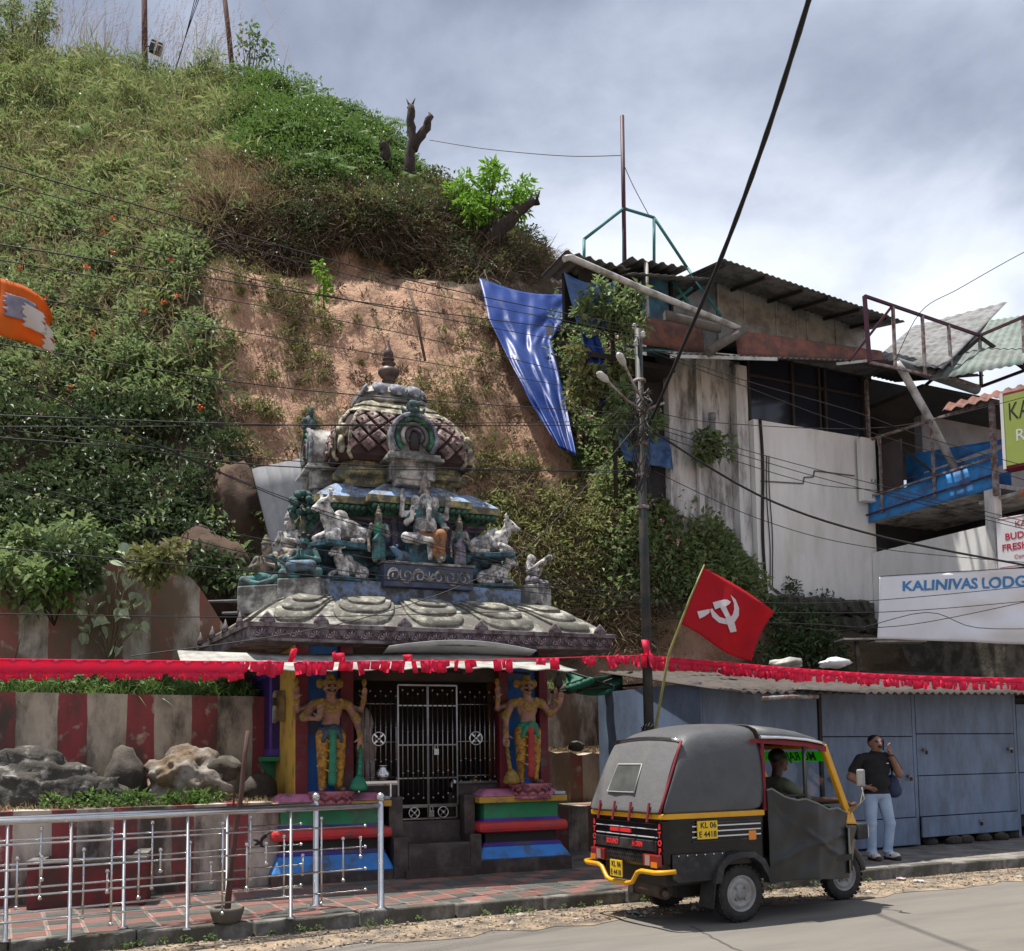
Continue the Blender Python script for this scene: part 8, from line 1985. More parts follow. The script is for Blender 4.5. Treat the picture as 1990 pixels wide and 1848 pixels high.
bx('tin_flap', (AX + 0.05, -3.6, 1.30), (AX + 0.9, -2.6, 1.36), m_pvc)
mb = MB(); mb.grid([[(AX - 0.25 + 0.9 * s, -3.9 + 1.0 * s * 0.3 + 0.3 * t, 1.45 + 0.25 * math.sin(1.6 * s) - 0.3 * t) for t in np.linspace(0, 1, 5)] for s in np.linspace(0, 1, 8)]); part('awning_flap', mb, mat('orange sheet', (0.42, 0.15, 0.09), rough=0.6), lodge, solid=0.01)
# vinyl banner
BN = Frame(atY(1705, 1241, 17.0), 14)
bn = thing('banner', 'white vinyl banner with blue lodge lettering hanging in loose folds', 'banner', BN.o, R(BN.deg))
tl, tr_, br_ = BN.on(1709, 1121), BN.on(2100, 1098), BN.on(2100, 1256)
def ban(u, v):
    t = Vector((0, 0, 0)).lerp(Vector((br_.x, 0, br_.z)), u); q = Vector((tl.x, 0, tl.z)).lerp(Vector((tr_.x, 0, tr_.z)), u)
    p = t.lerp(q, v)
    f = max(0, u - 0.20)
    p.y = -0.028 * math.sin(18 * u + 9 * v) * min(1, f * 4) - 0.03 * math.sin(7 * u - 14 * v) * min(1, f * 3) - 0.02 * math.sin(math.pi * v)
    return p
mb = MB(); mb.grid([[ban(i / 70, j / 24) for j in range(25)] for i in range(71)]); part('banner_sheet', mb, mat('white vinyl', (0.74, 0.75, 0.79), (0.68, 0.69, 0.73), rough=0.3, scale=2, spec=0.5), bn, solid=0.004)
t_o = text_obj('KALINIVAS LODGE', 'banner_letters', 0.245, m_sgb, bn, Matrix.Identity(4), 0.002, 'LEFT', bold=0.006)
me = t_o.data
w_ = max(v.co.x for v in me.vertices); u0 = (BN.on(1744, 1138).x) / br_.x; u1 = (BN.on(2000, 1130).x) / br_.x
bm = bmesh.new(); bm.from_mesh(me)
for _ in range(2):
    bmesh.ops.triangulate(bm, faces=bm.faces[:]); bmesh.ops.subdivide_edges(bm, edges=[e for e in bm.edges if e.calc_length() > 0.05], cuts=1, use_grid_fill=False)
for v in bm.verts:
    u = u0 + (u1 - u0) * v.co.x / w_; p = ban(u, 0.82 + v.co.y / 1.15); v.co = p + Vector((0, -0.010 - v.co.z, 0))
bmesh.ops.triangulate(bm, faces=bm.faces[:]); bm.to_mesh(me); bm.free()
part('banner_rope', MB().tube([ban(u, 1.0) + Vector((0, 0, 0.01)) for u in np.linspace(0, 1, 12)], 0.008, 5), m_blk, bn)
bd_ = thing('ledge_board', 'pale plank shelf sticking out under the banner', 'board', atY(1640, 1243, 17.6), R(4))
part('plank', MB().box((0, 0, 0), (0.95, 0.45, 0.03)), m_pvc, bd_); part('plank', MB().box((0.5, -0.12, -0.06), (1.42, 0.2, -0.03)), m_tin, bd_)
part('plank_post', MB().bar((0.35, 0.3, -1.4), (0.35, 0.3, -0.002), 0.06), m_stone, bd_)

# ================================================================== BLUE-GREY SHED BY THE PAVEMENT
SH = Frame((5.75, 15.62, 0.16), 30)
sh = thing('roadside_shed', 'low blue-grey sheet metal shed beside the pavement with a corrugated roof', 'shed', SH.o, R(SH.deg))
m_shed = mat('blue grey paint', (0.155, 0.215, 0.33), (0.18, 0.25, 0.37), rough=0.5, scale=1.6, dirt=(0.10, 0.13, 0.185), dscale=2.2, damt=0.4, dwidth=0.2, bump=0.15, bscale=5, stretch=(1.3, 1, 0.5))
def pan(a0, a1, z0, z1, b=0.0, th=0.03): part('wall_panel', MB().box((a0 + 0.008, b, z0 + 0.006), (a1 - 0.008, b + th, z1 - 0.006)), m_shed, sh, bevel=0.006)
pan(-3.69, -1.53, 0.05, 2.32); pan(-1.46, 0.50, 0.0, 0.42, -0.015); pan(-1.46, 0.50, 0.42, 1.66); pan(-1.46, 0.50, 1.66, 2.36)
pan(0.58, 3.02, 0.10, 0.42, -0.035); pan(0.58, 3.02, 0.42, 1.05, -0.004); pan(0.58, 3.02, 1.05, 1.70); pan(0.58, 3.02, 1.70, 2.42); pan(3.10, 6.0, 0.35, 1.05); pan(3.10, 6.0, 1.05, 2.2)
part('shed_post', MB().box((-1.525, -0.02, 0.0), (-1.465, 0.05, 2.36)), m_frm, sh)
for a in (0.54, 3.06): part('shed_post', MB().box((a - 0.035, 0.004, 0.0), (a + 0.035, 0.06, 2.42)), m_shed, sh)
for a, z in ((-1.30, 1.05), (0.36, 1.05), (2.86, 1.45), (0.74, 1.45), (2.0, 0.30)):
    hs = part('hasp', MB().box((a - 0.05, -0.05, z - 0.02), (a + 0.05, -0.012, z + 0.02)), m_wmet, sh, bevel=0.004); part('hasp_lock', MB().box((a - 0.02, -0.065, z - 0.07), (a + 0.02, -0.045, z - 0.015)), m_frm, hs, bevel=0.004)
part('side_wall', MB().box((-3.72, 0.0, 0.0), (-3.69, 2.4, 2.4)), m_shed, sh); part('inner_block', MB().box((-3.6, 0.08, 0.15), (6.0, 2.4, 2.3)), m_dkin, sh)
corr('shed_roof', (-3.9, -0.92, 2.20), (6.2, -0.92, 2.36), (6.2, 2.4, 3.02), (-3.7, 2.4, 2.72), mat('shed roof sheet', (0.06, 0.052, 0.048), (0.09, 0.08, 0.075), rough=0.95, spec=0.1, scale=4, dirt=(0.10, 0.088, 0.08), dscale=3, damt=0.4), sh, 0.025, 0.16, 0.008)
part('tin_flashing', MB().box((-2.9, -1.0, 2.205), (-1.7, -0.55, 2.225), Matrix.Rotation(0.02, 4, 'Y')), m_tin, sh)
part('eave_pipe', MB().tube([(-3.5, -0.93, 2.13), (-3.0, -0.93, 2.16), (-2.5, -0.93, 2.17)], 0.03, 7), m_wmet, sh)
for k in range(6): 
    o = rock(SH.w(0.9 + k * 0.42 + rng.normal() * 0.08, 0.0 + rng.normal() * 0.05, 0.02), (0.13, 0.10, 0.09), ORD[k] + ' grey stone under the blue-grey shed, counted from the standing person', m_rock, 40 + k, 2, 0.2, 'prop_stone'); o['category'] = 'stone'; o['group'] = 'stones under the shed'
for (x, y, Y, s_, lb, m_) in ((1530, 1293, 16.2, 0.28, 'crumpled pale sack lying on the shed roof', m_tin), (1622, 1291, 16.6, 0.24, 'white crumpled plastic heap on the shed roof', m_sgw), (1415, 1306, 15.2, 0.16, 'pale stone at the corner of the shed roof', m_rock)):
    o = rock(atY(x, y, Y) + Vector((0, 0, 0.02)), (s_, s_ * 0.6, s_ * 0.35), lb, m_, x, 3, 0.35, 'sack'); o['category'] = 'sack'; o['group'] = 'things lying on the shed roof'
# ---- tarpaulins on the cut
m_tarp = mat('blue tarpaulin', (0.007, 0.036, 0.20), (0.010, 0.050, 0.26), rough=0.45, scale=2, spec=0.3, bump=0.4, bscale=6.0)
def tarp(name, label, edgeL, edgeR, Yf, n=34, m=m_tarp, amp=0.10, seed=0):
    """sheet between two hanging edges, creased"""
    def at_(E, t):
        k = t * (len(E) - 1); i = min(int(k), len(E) - 2); f = k - i
        return E[i][0] + (E[i + 1][0] - E[i][0]) * f, E[i][1] + (E[i + 1][1] - E[i][1]) * f
    rows = []
    for i in range(n * 2):
        t = i / (n * 2 - 1); l, r = at_(edgeL, t), at_(edgeR, t); row = []
        for j in range(n):
            s = j / (n - 1); x = l[0] + (r[0] - l[0]) * s; y = l[1] + (r[1] - l[1]) * s + (14 * math.sin(math.pi * s) * (1 - t) ** 3)
            q = 1 if 0 < s < 1 else 0.4
            w = amp * q * (mnoise.noise((s * 4 + t * 2, t * 4, seed)) + 0.55 * mnoise.noise((s * 9 - t * 4, t * 7 + s * 5, seed + 4)) + 0.45 * math.sin(s * 16 + t * 2) * min(1, t * 2))
            row.append(atY(x, y, Yf(x, y) + w))
        rows.append(row)
    mb = MB(); mb.grid(rows); o = part(name, mb, m, solid=0.006); return tag(o, label, 'tarpaulin', 'blue tarpaulins on the slope')
def planeY(pts):
    A = np.array([[1, x, y] for x, y in pts], float); c = np.linalg.lstsq(A, np.array([hillY(x, y) for x, y in pts]), rcond=None)[0]
    return lambda x, y: c[0] + c[1] * x + c[2] * y
def hillY(x, y):
    """distance of the slope behind a picture point"""
    i = np.argmin((HPX - x) ** 2 + (HPY - y) ** 2); return float(H.reshape(-1, 3)[i][1])
tY = planeY([(940, 560), (1020, 570), (1100, 580), (985, 650), (1060, 650), (1020, 740), (1080, 740), (1070, 820), (1100, 860)])
tarp('tarpaulin', 'big shiny blue tarpaulin draped down the bare earth cut', [(931, 540), (950, 620), (985, 690), (1030, 780), (1085, 868)], [(1125, 570), (1103, 612), (1072, 660), (1095, 760), (1121, 886)], lambda x, y: tY(x, y) - 0.75, amp=0.16, seed=1)
part('tarp_patch', MB().poly([atY(1062, 634, tY(1070, 645) - 0.95), atY(1078, 632, tY(1070, 645) - 0.95), atY(1076, 652, tY(1070, 645) - 0.95), atY(1061, 651, tY(1070, 645) - 0.95)], (0, 0.01, 0)), mat('tarp label', (0.25, 0.25, 0.22), rough=0.6), [o for o in bpy.data.objects if o.name == 'tarpaulin'][0])
tarp('tarpaulin', 'faded blue tarpaulin hanging below the roof shed', [(1095, 528), (1108, 580), (1120, 625)], [(1200, 545), (1190, 590), (1175, 640)], lambda x, y: 17.75, 16, mat('faded tarpaulin', (0.05, 0.11, 0.26), (0.07, 0.14, 0.30), rough=0.4, scale=2), 0.08, 5)
tarp('tarpaulin', 'narrow blue tarpaulin strip hanging among the shrubs', [(1128, 640), (1140, 690), (1152, 760)], [(1160, 645), (1180, 700), (1176, 790)], lambda x, y: 17.9, 14, m_tarp, 0.08, 9)
tarp('tarpaulin', 'low blue tarpaulin behind the street pole', [(1192, 800), (1200, 850), (1215, 895)], [(1300, 850), (1305, 880), (1308, 912)], lambda x, y: 18.9, 16, MATS['faded tarpaulin'], 0.10, 12)
# ================================================================== STREET POLE, WIRES
PB = atY(1262, 1420, 13.3); PB.z = 0.14
PTOP = atY(1240, 640, 13.3)
sp_ = thing('street_pole', 'dark green steel electricity pole behind the auto rickshaw, wrapped in cables', 'street pole', PB)
m_spole = mat('dark green pole', (0.018, 0.026, 0.027), (0.03, 0.036, 0.035), rough=0.6, scale=6, dirt=(0.06, 0.05, 0.04), dscale=5, damt=0.3)
d_ = PTOP - PB
mb = MB(); mb.tube([Vector((0, 0, 0)), d_ * 0.55, d_], [0.070, 0.062, 0.05], 14); part('pole_shaft', mb, m_spole, sp_)
for k in range(5):
    f = 0.66 + 0.06 * k; mb = MB(); mb.lathe([(0.085, -0.02), (0.085, 0.02)], d_ * f, 12); part('clamp', mb, m_wmet, sp_)
def cable_mess(c, n, r, rr, nm):
    mb = MB()
    for k in range(n):
        a = rng.uniform(0, 6.28); pts = []
        for t in np.linspace(0, 1, 7): pts.append(Vector(c) + Vector((math.cos(a + 5 * t) * r * rng.uniform(0.6, 1.1), math.sin(a + 5 * t) * r, (t - 0.5) * rr + rng.normal() * 0.02)))
        mb.tube(pts, 0.008, 4)
    part(nm, mb, m_blk, sp_)['kind'] = 'stuff'
cable_mess(d_ * 0.222, 16, 0.11, 0.5, 'cable_bundle'); cable_mess(d_ * 0.83, 16, 0.16, 0.7, 'cable_bundle'); cable_mess(d_ * 0.75, 9, 0.12, 0.9, 'cable_bundle')
for (x0, y0, x1, y1) in ((1178, 738, 1255, 800), (1212, 706, 1258, 790)):
    p0, p1 = atY(x0, y0, 12.6) - PB, atY(x1, y1, 13.28) - PB
    mb = MB(); mb.tube([p1, p1.lerp(p0, 0.5) + Vector((0, 0, -0.05)), p0], 0.016, 7); la = part('lamp_arm', mb, m_wmet, sp_)
    dd = (p0 - p1).normalized()
    mb = MB(); mb.tube([p0 - dd * 0.05, p0 + dd * 0.03, p0 + dd * 0.14, p0 + dd * 0.19], [0.02, 0.045, 0.048, 0.02], 10); part('lamp_head', mb, m_pvc, la)
part('cross_arm', MB().bar(atY(1258, 795, 13.2) - PB, atY(1290, 783, 13.3) - PB, 0.03), m_wmet, sp_)
for (x, y) in ((1233, 640), (1250, 655), (1236, 672)):
    mb = MB(); mb.lathe([(0.02, 0), (0.035, 0.02), (0.02, 0.04), (0.035, 0.06), (0.015, 0.08)], atY(x, y, 13.2) - PB, 8); part('insulator', mb, m_pvc, sp_)

m_wire = mat('wire', (0.012, 0.012, 0.013), rough=0.6)
def wire(pts, Y0, Y1, r=0.006, label='thin black overhead wire strung from the street pole', n=26, group='overhead wires at the street pole'):
    """pts in picture; distance runs from Y0 to Y1 along the wire, sag follows the points"""
    xs = [p[0] for p in pts]; P = []
    for t in np.linspace(0, 1, n):
        k = t * (len(pts) - 1); i = min(int(k), len(pts) - 2)
        T = np.array(pts, float); q = catmull(T, np.array([k]))[0]
        f = (q[0] - xs[0]) / (xs[-1] - xs[0]) if abs(xs[-1] - xs[0]) > 1 else t
        P.append(atY(q[0], q[1], 1 / ((1 - f) / Y0 + f / Y1)))
    mb = MB(); mb.tube(P, r, 5, cap=False); return tag(part('overhead_wire', mb, m_wire), label, 'wire', group)
LF = [[(-150, 280), (0, 322), (745, 532), (1238, 636)], [(-150, 314), (0, 354), (745, 550), (1238, 650)], [(-150, 360), (0, 400), (520, 549), (1240, 690)], [(-150, 455), (0, 475), (745, 593), (1240, 655)], [(-150, 480), (0, 505), (745, 640), (1242, 760)],
      [(-150, 545), (0, 569), (745, 690), (1242, 775)], [(-150, 650), (0, 669), (573, 756), (1244, 805)], [(-150, 663), (0, 722), (573, 974), (1246, 1165)], [(-150, 672), (0, 729), (500, 950), (760, 1040), (1247, 1175)], [(-150, 803), (0, 807), (573, 826), (1244, 826)],
      [(-150, 829), (0, 829), (400, 828), (1244, 818)], [(-150, 818), (0, 834), (573, 896), (1245, 920)], [(-150, 833), (0, 850), (240, 870), (573, 908), (1245, 915)], [(-150, 900), (0, 932), (573, 1060), (1247, 1160)], [(-150, 905), (0, 944), (573, 1094), (1247, 1172)],
      [(-150, 1055), (0, 1065), (573, 1116), (1248, 1152)], [(-150, 1191), (0, 1193), (573, 1199), (1249, 1180)]]
LF.sort(key=lambda q: q[1][1])
for i, w_ in enumerate(LF): wire(w_, 7.2, 13.2, 0.0045 if i % 3 else 0.006, 'thin black wire left of the street pole, %s from the top at its far end' % ORD[i])
wire([(255, 1275), (650, 1215), (950, 1115), (1080, 1010), (1243, 820)], 11.0, 13.2, 0.006, 'loose black wire sagging across the carved eave of the shrine')
RG = [[(1266, 678), (1450, 740), (1660, 800), (1800, 850), (2080, 930)], [(1266, 684), (1450, 752), (1660, 830), (2080, 960)], [(1268, 800), (1400, 822), (1700, 832), (1920, 790), (2080, 745)], [(1268, 822), (1560, 905), (2080, 1035)], [(1268, 830), (1600, 930), (2080, 1050)], [(1268, 842), (1560, 935), (1740, 960), (2080, 1045)],
      [(1270, 915), (1480, 1010), (1700, 1065), (2080, 1100)], [(1270, 1160), (1600, 1172), (1990, 1140), (2080, 1125)], [(1270, 1185), (1700, 1190), (2080, 1160)], [(1270, 1200), (1560, 1212), (1760, 1215), (2080, 1150)], [(1270, 1172), (1500, 1210), (1640, 1225), (1800, 1190), (1900, 1220), (2080, 1220)]]
RG.sort(key=lambda q: q[-1][1])
for i, w_ in enumerate(RG): wire(w_, 13.2, 14.2, 0.0055, 'thin black wire right of the street pole, %s from the top at its far end' % ORD[i])
wire([(1268, 838), (1480, 965), (1700, 1040), (1990, 1098), (2080, 1112)], 13.2, 13.6, 0.016, 'thick black cable sagging from the street pole past the white lodge', group=None)
wire([(1590, -60), (1500, 230), (1410, 480), (1320, 690), (1268, 812)], 6.5, 13.2, [0.020 + 0.004 * (i % 2) for i in range(26)], 'thick twisted black cable slanting up from the street pole across the sky', group=None)
m_ = bpy.data.objects[-1] if False else None
wire([(835, 272), (950, 290), (1100, 303), (1208, 302)], 25.5, 20.0, 0.010, 'thin wire between the forked dead trunk and the dark red mast', group=None)
wire([(1208, 310), (1230, 360), (1262, 420)], 20.0, 19.8, 0.008, 'short guy wire from the dark red mast to the roof railing', group=None)
wire([(500, -30), (540, 65), (576, 145)], 31, 27, 0.014, 'guy wire rising from the fern-covered crest', group=None)
wire([(2080, 450), (1990, 490), (1865, 560), (1790, 605), (1740, 700)], 16, 18.5, 0.007, 'thin wire rising from the steel frame to the right edge of the sky', group=None)
for k in range(3): wire([(330, 170), (358, 80), (388 + k * 6, -40)], 33, 31, 0.012, 'thin bundled wire rising from the plume grass on the hilltop', group='bundled wires above the hilltop')

# ================================================================== FLAGS, BUNTING
m_flag = mat('red flag cloth', (0.55, 0.010, 0.022), (0.48, 0.008, 0.02), rough=0.75, scale=3, trans=0.35)
m_emb = mat('white emblem', (0.72, 0.66, 0.68), rough=0.7, trans=0.2)
YF = 12.6
fl_ = thing('red_flag', 'red flag with a white hammer and sickle on a bamboo stick by the street pole', 'flag', atY(1272, 1345, YF + 0.2))
fo = fl_.location.copy()
mb = MB(); mb.tube([Vector((0, 0, -1.0)) + Vector((-0.1, 0.1, 0)), atY(1300, 1270, YF) - fo, atY(1340, 1165, YF) - fo, atY(1369, 1097, YF) - fo], [0.018, 0.017, 0.014, 0.009], 8); part('bamboo_stick', mb, mat('bamboo', (0.20, 0.21, 0.06), (0.27, 0.25, 0.09), rough=0.5, scale=9), fl_)
CR = [(1366, 1102), (1504, 1189), (1457, 1286), (1322, 1212)]        # hoist top, fly top, fly foot, hoist foot
def flag_px(u, v):
    a = [CR[0][i] + (CR[1][i] - CR[0][i]) * u for i in (0, 1)]; b = [CR[3][i] + (CR[2][i] - CR[3][i]) * u for i in (0, 1)]
    x = a[0] + (b[0] - a[0]) * v; y = a[1] + (b[1] - a[1]) * v
    return x + 5 * math.sin(3 * u + 4 * v) * u, y - 7 * math.sin(math.pi * u) * (1 - v) * 0.6 + 8 * math.sin(math.pi * u * 1.2) * v * (1 - u * 0.8) - 6 * math.sin(2 * math.pi * u) * v
def flag_pt(u, v, off=0.0):
    x, y = flag_px(u, v)
    return atY(x, y, YF - off + 0.05 * math.sin(7 * u + 2.5 * v) * u + 0.03 * math.sin(13 * u - 3 * v) * u) - fo
mb = MB(); mb.grid([[flag_pt(i / 30, j / 20) for j in range(21)] for i in range(31)]); part('flag_cloth', mb, m_flag, fl_, solid=0.003)
def flag_uv(x, y):
    u, v = 0.4, 0.5
    for _ in range(30):
        fx, fy = flag_px(u, v); e = 1e-3
        ax_, ay = flag_px(u + e, v); bx_, by = flag_px(u, v + e)
        J = np.array([[(ax_ - fx) / e, (bx_ - fx) / e], [(ay - fy) / e, (by - fy) / e]]); s = np.linalg.solve(J, [x - fx, y - fy]); u += s[0] * 0.8; v += s[1] * 0.8
    return u, v
def zv(zx, zy): return (1900 + zx * 0.487) / 1.745, (1800 + zy * 0.487) / 1.745
def strip(Lp, Rp, off, nm):
    mb = MB(); g_ = []
    for a, b in zip(Lp, Rp):
        row = []
        for s in (0, 0.5, 1):
            x, y = zv(a[0] + (b[0] - a[0]) * s, a[1] + (b[1] - a[1]) * s); row.append(flag_pt(*flag_uv(x, y), off))
        g_.append(row)
    mb.grid(g_, smooth=False); part(nm, mb, m_emb, fl_, solid=0.002)
strip([(1185, 445), (1222, 480), (1245, 540), (1243, 590), (1215, 635), (1165, 652), (1105, 640), (1060, 600), (1042, 548)], [(1186, 446), (1208, 500), (1212, 545), (1203, 580), (1185, 602), (1150, 612), (1110, 600), (1075, 565), (1058, 540)], 0.012, 'sickle_blade')
strip([(953, 562), (1000, 552), (1040, 545)], [(970, 612), (1005, 596), (1040, 570)], 0.016, 'sickle_handle')
strip([(1062, 498), (1140, 478), (1165, 480), (1188, 495)], [(1078, 548), (1120, 530), (1150, 528), (1175, 512)], 0.016, 'hammer_head')
strip([(1112, 530), (1150, 600), (1165, 655), (1185, 708)], [(1150, 520), (1180, 585), (1215, 645), (1228, 700)], 0.020, 'hammer_shaft')

og = thing('orange_flag', 'orange cloth flag with a grey-blue patch and pale hem at the left edge', 'flag', atY(-120, 560, 7.5))
fo2 = og.location.copy()
part('stick', MB().tube([Vector((-0.05, 0, -0.9)), Vector((-0.02, 0, 0.6))], 0.015, 8), MATS['bamboo'], og)
OC = [(-125, 500), (62, 556), (104, 612), (98, 684), (60, 668), (-125, 640)]
def of_pt(u, v, off=0.0):
    x0, x1 = -125, 98
    x = x0 + (x1 - x0) * u + 6 * v * u
    yt = np.interp(x, [-125, 0, 50, 85, 104], [505, 540, 556, 580, 612]); yb = np.interp(x, [-125, 0, 60, 98, 104], [640, 652, 668, 683, 690])
    y = yt + (yb - yt) * v
    return atY(x, y, 7.5 - off + 0.06 * math.sin(6 * u + 2 * v) + 0.03 * math.sin(15 * u - 4 * v)) - fo2
m_or = mat('orange cloth', (0.72, 0.16, 0.012), (0.62, 0.13, 0.012), rough=0.8, scale=4, trans=0.35)
def of_piece(nm, m, u0, u1, v0, v1, off):
    mb = MB(); mb.grid([[of_pt(u0 + (u1 - u0) * i / 16 + 0.02 * math.sin(j), v0 + (v1 - v0) * j / 12, off) if 0 < i < 16 or nm == 'flag_cloth' else of_pt(u0 + (u1 - u0) * i / 16 + 0.03 * math.sin(j * 2.1), v0 + (v1 - v0) * j / 12, off) for j in range(13)] for i in range(17)]); part(nm, mb, m, og, solid=0.003)
of_piece('flag_cloth', m_or, 0, 1, 0, 1, 0.0)
of_piece('grey_patch', mat('grey blue cloth', (0.16, 0.16, 0.24), (0.26, 0.25, 0.30), rough=0.8, scale=8), 0.60, 0.86, 0.22, 0.62, 0.012)
of_piece('white_motif', mat('dull white print', (0.50, 0.47, 0.45), rough=0.8), 0.76, 0.93, 0.30, 0.72, 0.018)
of_piece('pale_hem', mat('pale hem', (0.45, 0.40, 0.34), rough=0.8), 0.925, 1.0, 0.45, 1.0, 0.012)

# bunting: one long string with a cut fringe
m_bun = mat('red bunting', (0.88, 0.045, 0.14), (0.84, 0.04, 0.12), rough=0.55, scale=5, trans=0.5)
bn_ = thing('bunting', 'bright red fringed bunting string crossing in front of the shrine and the shed', 'bunting', atY(1264, 1275, 13.1))
bo = bn_.location.copy()
BL = [(-170, 1279, 7.3), (0, 1281, 8.0), (300, 1284, 9.2), (560, 1286, 10.2), (900, 1283, 11.5), (1264, 1273, 13.1)]
BR_ = [(1264, 1275, 13.1), (1420, 1288, 13.3), (1600, 1303, 13.6), (1800, 1314, 13.9), (2100, 1320, 14.3)]
def along(T, n):
    A = np.array(T, float); Q = catmull(A, np.linspace(0, len(T) - 1.0001, n)); return [atY(*q) - bo for q in Q]
L1, L2 = along(BL, 170), along(BR_, 110)
for Ln in (L1, L2): part('string', MB().tube(Ln, 0.006, 5), m_bun, bn_)
def band(Ln, i0, i1, h, nm):
    mb = MB(); mb.grid([[Ln[i] + Vector((0, 0.012 * math.sin(i * 1.3 + k), -h * k)) for k in (0, 0.5, 1)] for i in range(i0, i1)]); part(nm, mb, m_bun, bn_, solid=0.002)
band(L1, 0, 92, 0.12, 'band'); band(L2, 0, 110, 0.07, 'band')
fsh = []
for k in range(7):
    w, h = rng.uniform(0.05, 0.14), rng.uniform(0.08, 0.13); tw = rng.uniform(-0.25, 0.25)
    mb = MB(); mb.grid([[(-w / 2 + w * i / 3 + 0.03 * tw * j, 0.008 * math.sin(i * 1.5 + k) * j, -h * j / 2 - 0.008 * rng.random() * j) for j in range(3)] for i in range(4)]); fsh.append(mb)
srcs = [None] * 7
def flap(p, dirn, drop, s=1.0, flip=False):
    k = int(rng.integers(7))
    if srcs[k] is None: srcs[k] = part('flap', fsh[k], m_bun, bn_, solid=0.0015); o = srcs[k]
    else: o = share(srcs[k], bn_)
    o.location = p + Vector((0, -0.004, -drop)); o.rotation_euler = (rng.normal() * 0.10 + (math.pi if flip else 0), rng.normal() * 0.16, dirn + rng.normal() * 0.16); o.scale = (s, s, s)
for i in range(2, 92, 1):
    if rng.random() < 0.8: flap(L1[i], 0.6, 0.105, rng.uniform(0.4, 0.75))
for i in range(92, 168):
    if rng.random() < 0.72: flap(L1[i], 0.6, 0.0, rng.uniform(0.8, 1.3), rng.random() < 0.08)
for i in range(2, 108):
    if rng.random() < 0.85: flap(L2[i], 0.3, 0.06, rng.uniform(0.7, 1.1))
for x in (1, 2, 3): flap(L1[-x], 0.4, -0.02, 1.6, x == 2)

# netting and scraps on the terrace beside the pole
nt = thing('green_net', 'sagging green net and poles on the mossy wall beside the shrine', 'net', atY(1150, 1330, 15.6))
no = nt.location.copy()
mb = MB()
for (x0, y0, x1, y1) in ((1070, 1345, 1250, 1330), (1090, 1300, 1240, 1350), (1120, 1345, 1230, 1305)): mb.tube([atY(x0, y0, 15.6) - no, atY(x1, y1, 15.5) - no], 0.02, 6)
part('net_pole', mb, m_frm, nt)
mb = MB(); mb.grid([[atY(1100 + 110 * s, 1306 + 36 * t + 10 * math.sin(math.pi * s), 15.6 + 0.1 * math.sin(9 * s + 5 * t)) - no for t in np.linspace(0, 1, 6)] for s in np.linspace(0, 1, 14)]); part('net_sheet', mb, mat('green net', (0.02, 0.12, 0.075), (0.03, 0.16, 0.10), rough=0.7, scale=20), nt, solid=0.004)
# ================================================================== MAN ON THE PAVEMENT
mp = gz(1709, 1668, 0.15)
man = thing('person', 'person in a black polo shirt and pale jeans standing with a phone to the ear', 'person', mp, R(8)); man.scale = (1.08, 1.08, 1.0)
m_ms = mat('man skin', (0.26, 0.135, 0.09), (0.21, 0.11, 0.072), rough=0.5, scale=6)
m_polo = mat('black polo', (0.010, 0.010, 0.012), (0.018, 0.018, 0.02), rough=0.9, scale=8)
m_jean = mat('pale blue jeans', (0.36, 0.46, 0.60), (0.28, 0.37, 0.52), rough=0.9, scale=6, bump=0.4, bscale=22)
m_sock = mat('white sock', (0.62, 0.60, 0.57), rough=0.9)
m_sole = mat('brown sandal', (0.06, 0.03, 0.022), rough=0.7)
SK, PO, JE, HA, SO, SA = range(6)
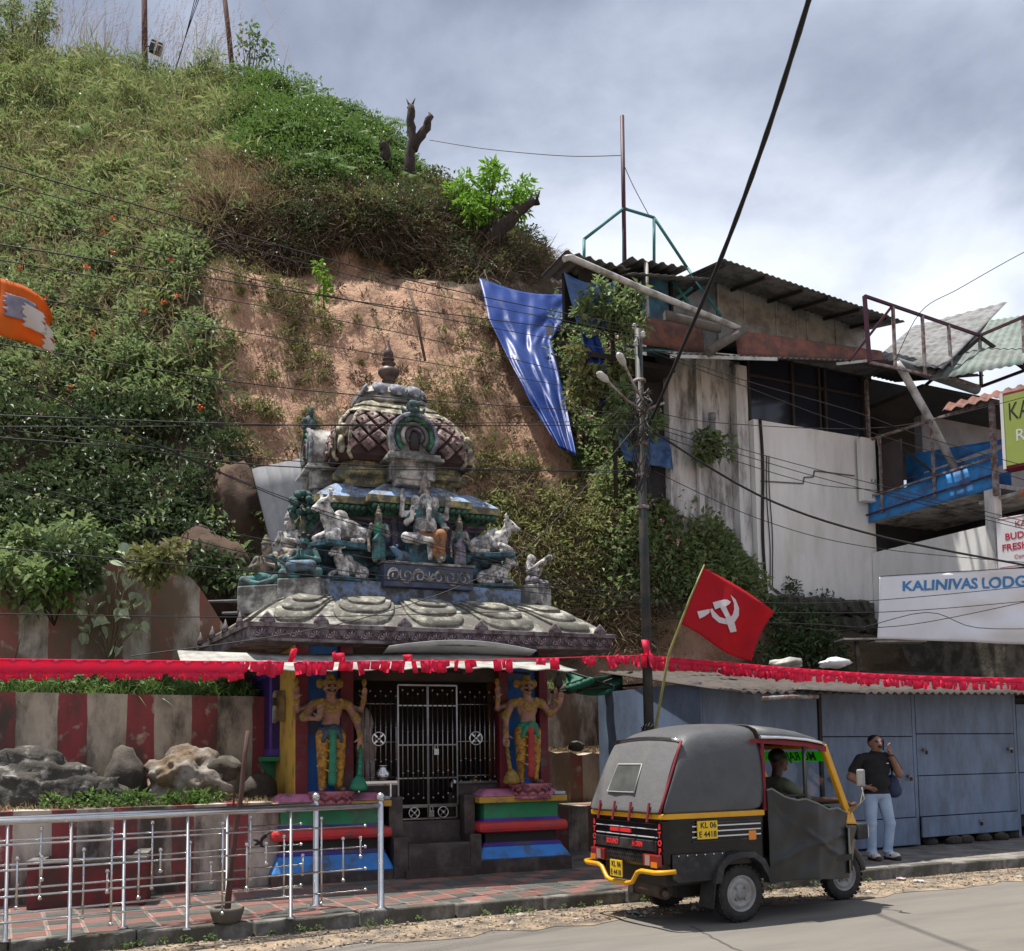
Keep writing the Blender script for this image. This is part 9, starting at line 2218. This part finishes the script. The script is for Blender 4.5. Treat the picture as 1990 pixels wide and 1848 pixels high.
# x to the viewer's right, y away, z up; faces -y
ps = [El((0, 0, 1.21), (0.185, 0.115, 0.17), PO), El((0, -0.02, 1.04), (0.165, 0.125, 0.14), PO), El((0, 0, 0.90), (0.165, 0.12, 0.09), PO), Cp((-0.13, 0, 1.36), (0.13, 0, 1.36), 0.075, 0.075, PO),
      Cp((0, 0.0, 1.38), (0, 0.0, 1.42), 0.07, 0.065, PO), Cp((0, 0, 1.40), (0.005, -0.012, 1.50), 0.056, 0.052, SK),
      El((0.008, -0.02, 1.555), (0.071, 0.088, 0.102), SK), El((0.012, -0.045, 1.50), (0.052, 0.055, 0.05), SK), Cp((0.018, -0.105, 1.565), (0.022, -0.118, 1.538), 0.011, 0.016, SK),
      El((0.022, -0.103, 1.517), (0.032, 0.014, 0.008), HA), El((0.02, -0.100, 1.495), (0.024, 0.010, 0.006), SA),
      El((0.004, 0.018, 1.618), (0.074, 0.086, 0.058), HA), El((0.004, 0.045, 1.575), (0.073, 0.06, 0.085), HA),
      # hips, legs
      El((0.0, 0, 0.86), (0.158, 0.115, 0.085), JE),
      Cp((-0.085, 0, 0.82), (-0.10, -0.02, 0.47), 0.092, 0.066, JE), Cp((-0.10, -0.02, 0.47), (-0.095, 0.0, 0.10), 0.066, 0.058, JE), El((-0.095, 0.0, 0.09), (0.066, 0.07, 0.035), JE),
      Cp((0.085, 0, 0.82), (0.145, -0.03, 0.47), 0.092, 0.066, JE), Cp((0.145, -0.03, 0.47), (0.115, 0.0, 0.10), 0.066, 0.058, JE), El((0.115, 0, 0.09), (0.066, 0.07, 0.035), JE),
      Cp((-0.10, 0, 0.06), (-0.10, -0.14, 0.042), 0.045, 0.042, SO), Cp((0.12, 0, 0.06), (0.165, -0.13, 0.042), 0.045, 0.042, SO),
      Cp((-0.10, 0.04, 0.006), (-0.10, -0.17, 0.006), 0.036, 0.04, SA), Cp((0.115, 0.04, 0.006), (0.17, -0.155, 0.006), 0.036, 0.04, SA),
      # his right arm (viewer's left): hand to the hip
      Cp((-0.20, 0, 1.35), (-0.285, 0.03, 1.20), 0.068, 0.062, PO), Cp((-0.285, 0.03, 1.20), (-0.325, 0.04, 1.10), 0.048, 0.044, SK), Cp((-0.325, 0.04, 1.10), (-0.19, -0.10, 0.97), 0.044, 0.030, SK),
      # his left arm: phone at the ear
      Cp((0.20, 0, 1.35), (0.265, -0.03, 1.21), 0.068, 0.060, PO), Cp((0.265, -0.03, 1.21), (0.285, -0.06, 1.13), 0.050, 0.046, SK), Cp((0.285, -0.06, 1.13), (0.155, -0.09, 1.42), 0.044, 0.029, SK)]
for s in (-1, 1):
    ps += [El((0.012 + s * 0.030, -0.098, 1.572), (0.013, 0.008, 0.006), HA), Cp((0.012 + s * 0.018, -0.102, 1.590), (0.012 + s * 0.048, -0.092, 1.592), 0.005, 0.004, HA), El((0.008 + s * 0.073, 0.0, 1.55), (0.012, 0.022, 0.032), SK)]
ps += [Cp((-0.14, -0.085, 0.045), (-0.06, -0.085, 0.045), 0.012, 0.012, SA), Cp((0.105, -0.085, 0.048), (0.185, -0.075, 0.045), 0.012, 0.012, SA)]
ps += hand((-0.19, -0.10, 0.97), (1, -0.1, -0.25), (0, -0.6, 0.8), SK, 1.0, 0.5)
ps += hand((0.15, -0.09, 1.43), (-0.28, -0.05, 1), (-0.5, -0.7, -0.1), SK, 1.0, 0.7)
sculpt('body', ps, [m_ms, m_polo, m_jean, m_hair, m_sock, m_sole], 0.0095, 0.016, man)
mb = MB(); mb.lathe([(0.062, -0.012), (0.072, 0.0), (0.075, 0.018), (0.058, 0.022)], (0, 0.0, 1.425), 16, 1, 0.95); part('collar', mb, m_polo, man)
mb = MB(); mb.lathe([(0.036, -0.012), (0.038, 0), (0.036, 0.012)], (0.165, -0.088, 1.39), 12); part('wrist_watch', mb, m_blk, man)
part('shirt_logo', MB().box((0.085, -0.122, 1.28), (0.115, -0.116, 1.29)), m_sgw, man)
ph = tag(part('phone', MB().box((-0.036, -0.006, -0.075), (0.036, 0.006, 0.075)), mat('phone black', (0.01, 0.01, 0.012), rough=0.2), bevel=0.006), 'black mobile phone held to the standing person\'s ear', 'phone')
ph.location = mp + Matrix.Rotation(R(8), 3, 'Z') @ Vector((0.105, -0.035, 1.54)); ph.rotation_euler = (0, R(-16), R(80))
bg = thing('shoulder_bag', 'dark blue cloth bag hanging from the standing person\'s shoulder', 'bag', mp, R(8))
m_bag = mat('navy bag cloth', (0.02, 0.03, 0.07), (0.03, 0.042, 0.09), rough=0.7, scale=6, bump=0.4, bscale=18)
sculpt('bag_body', [El((0.27, 0.08, 0.98), (0.10, 0.10, 0.15), 0), El((0.30, 0.07, 0.90), (0.10, 0.09, 0.09), 0)], [m_bag], 0.015, 0.05, bg)
mb = MB(); mb.tube([(0.25, 0.02, 1.08), (0.22, 0.0, 1.30), (0.16, 0.03, 1.44), (0.16, 0.10, 1.36), (0.22, 0.13, 1.10)], 0.012, 6); part('strap', mb, m_bag, bg)
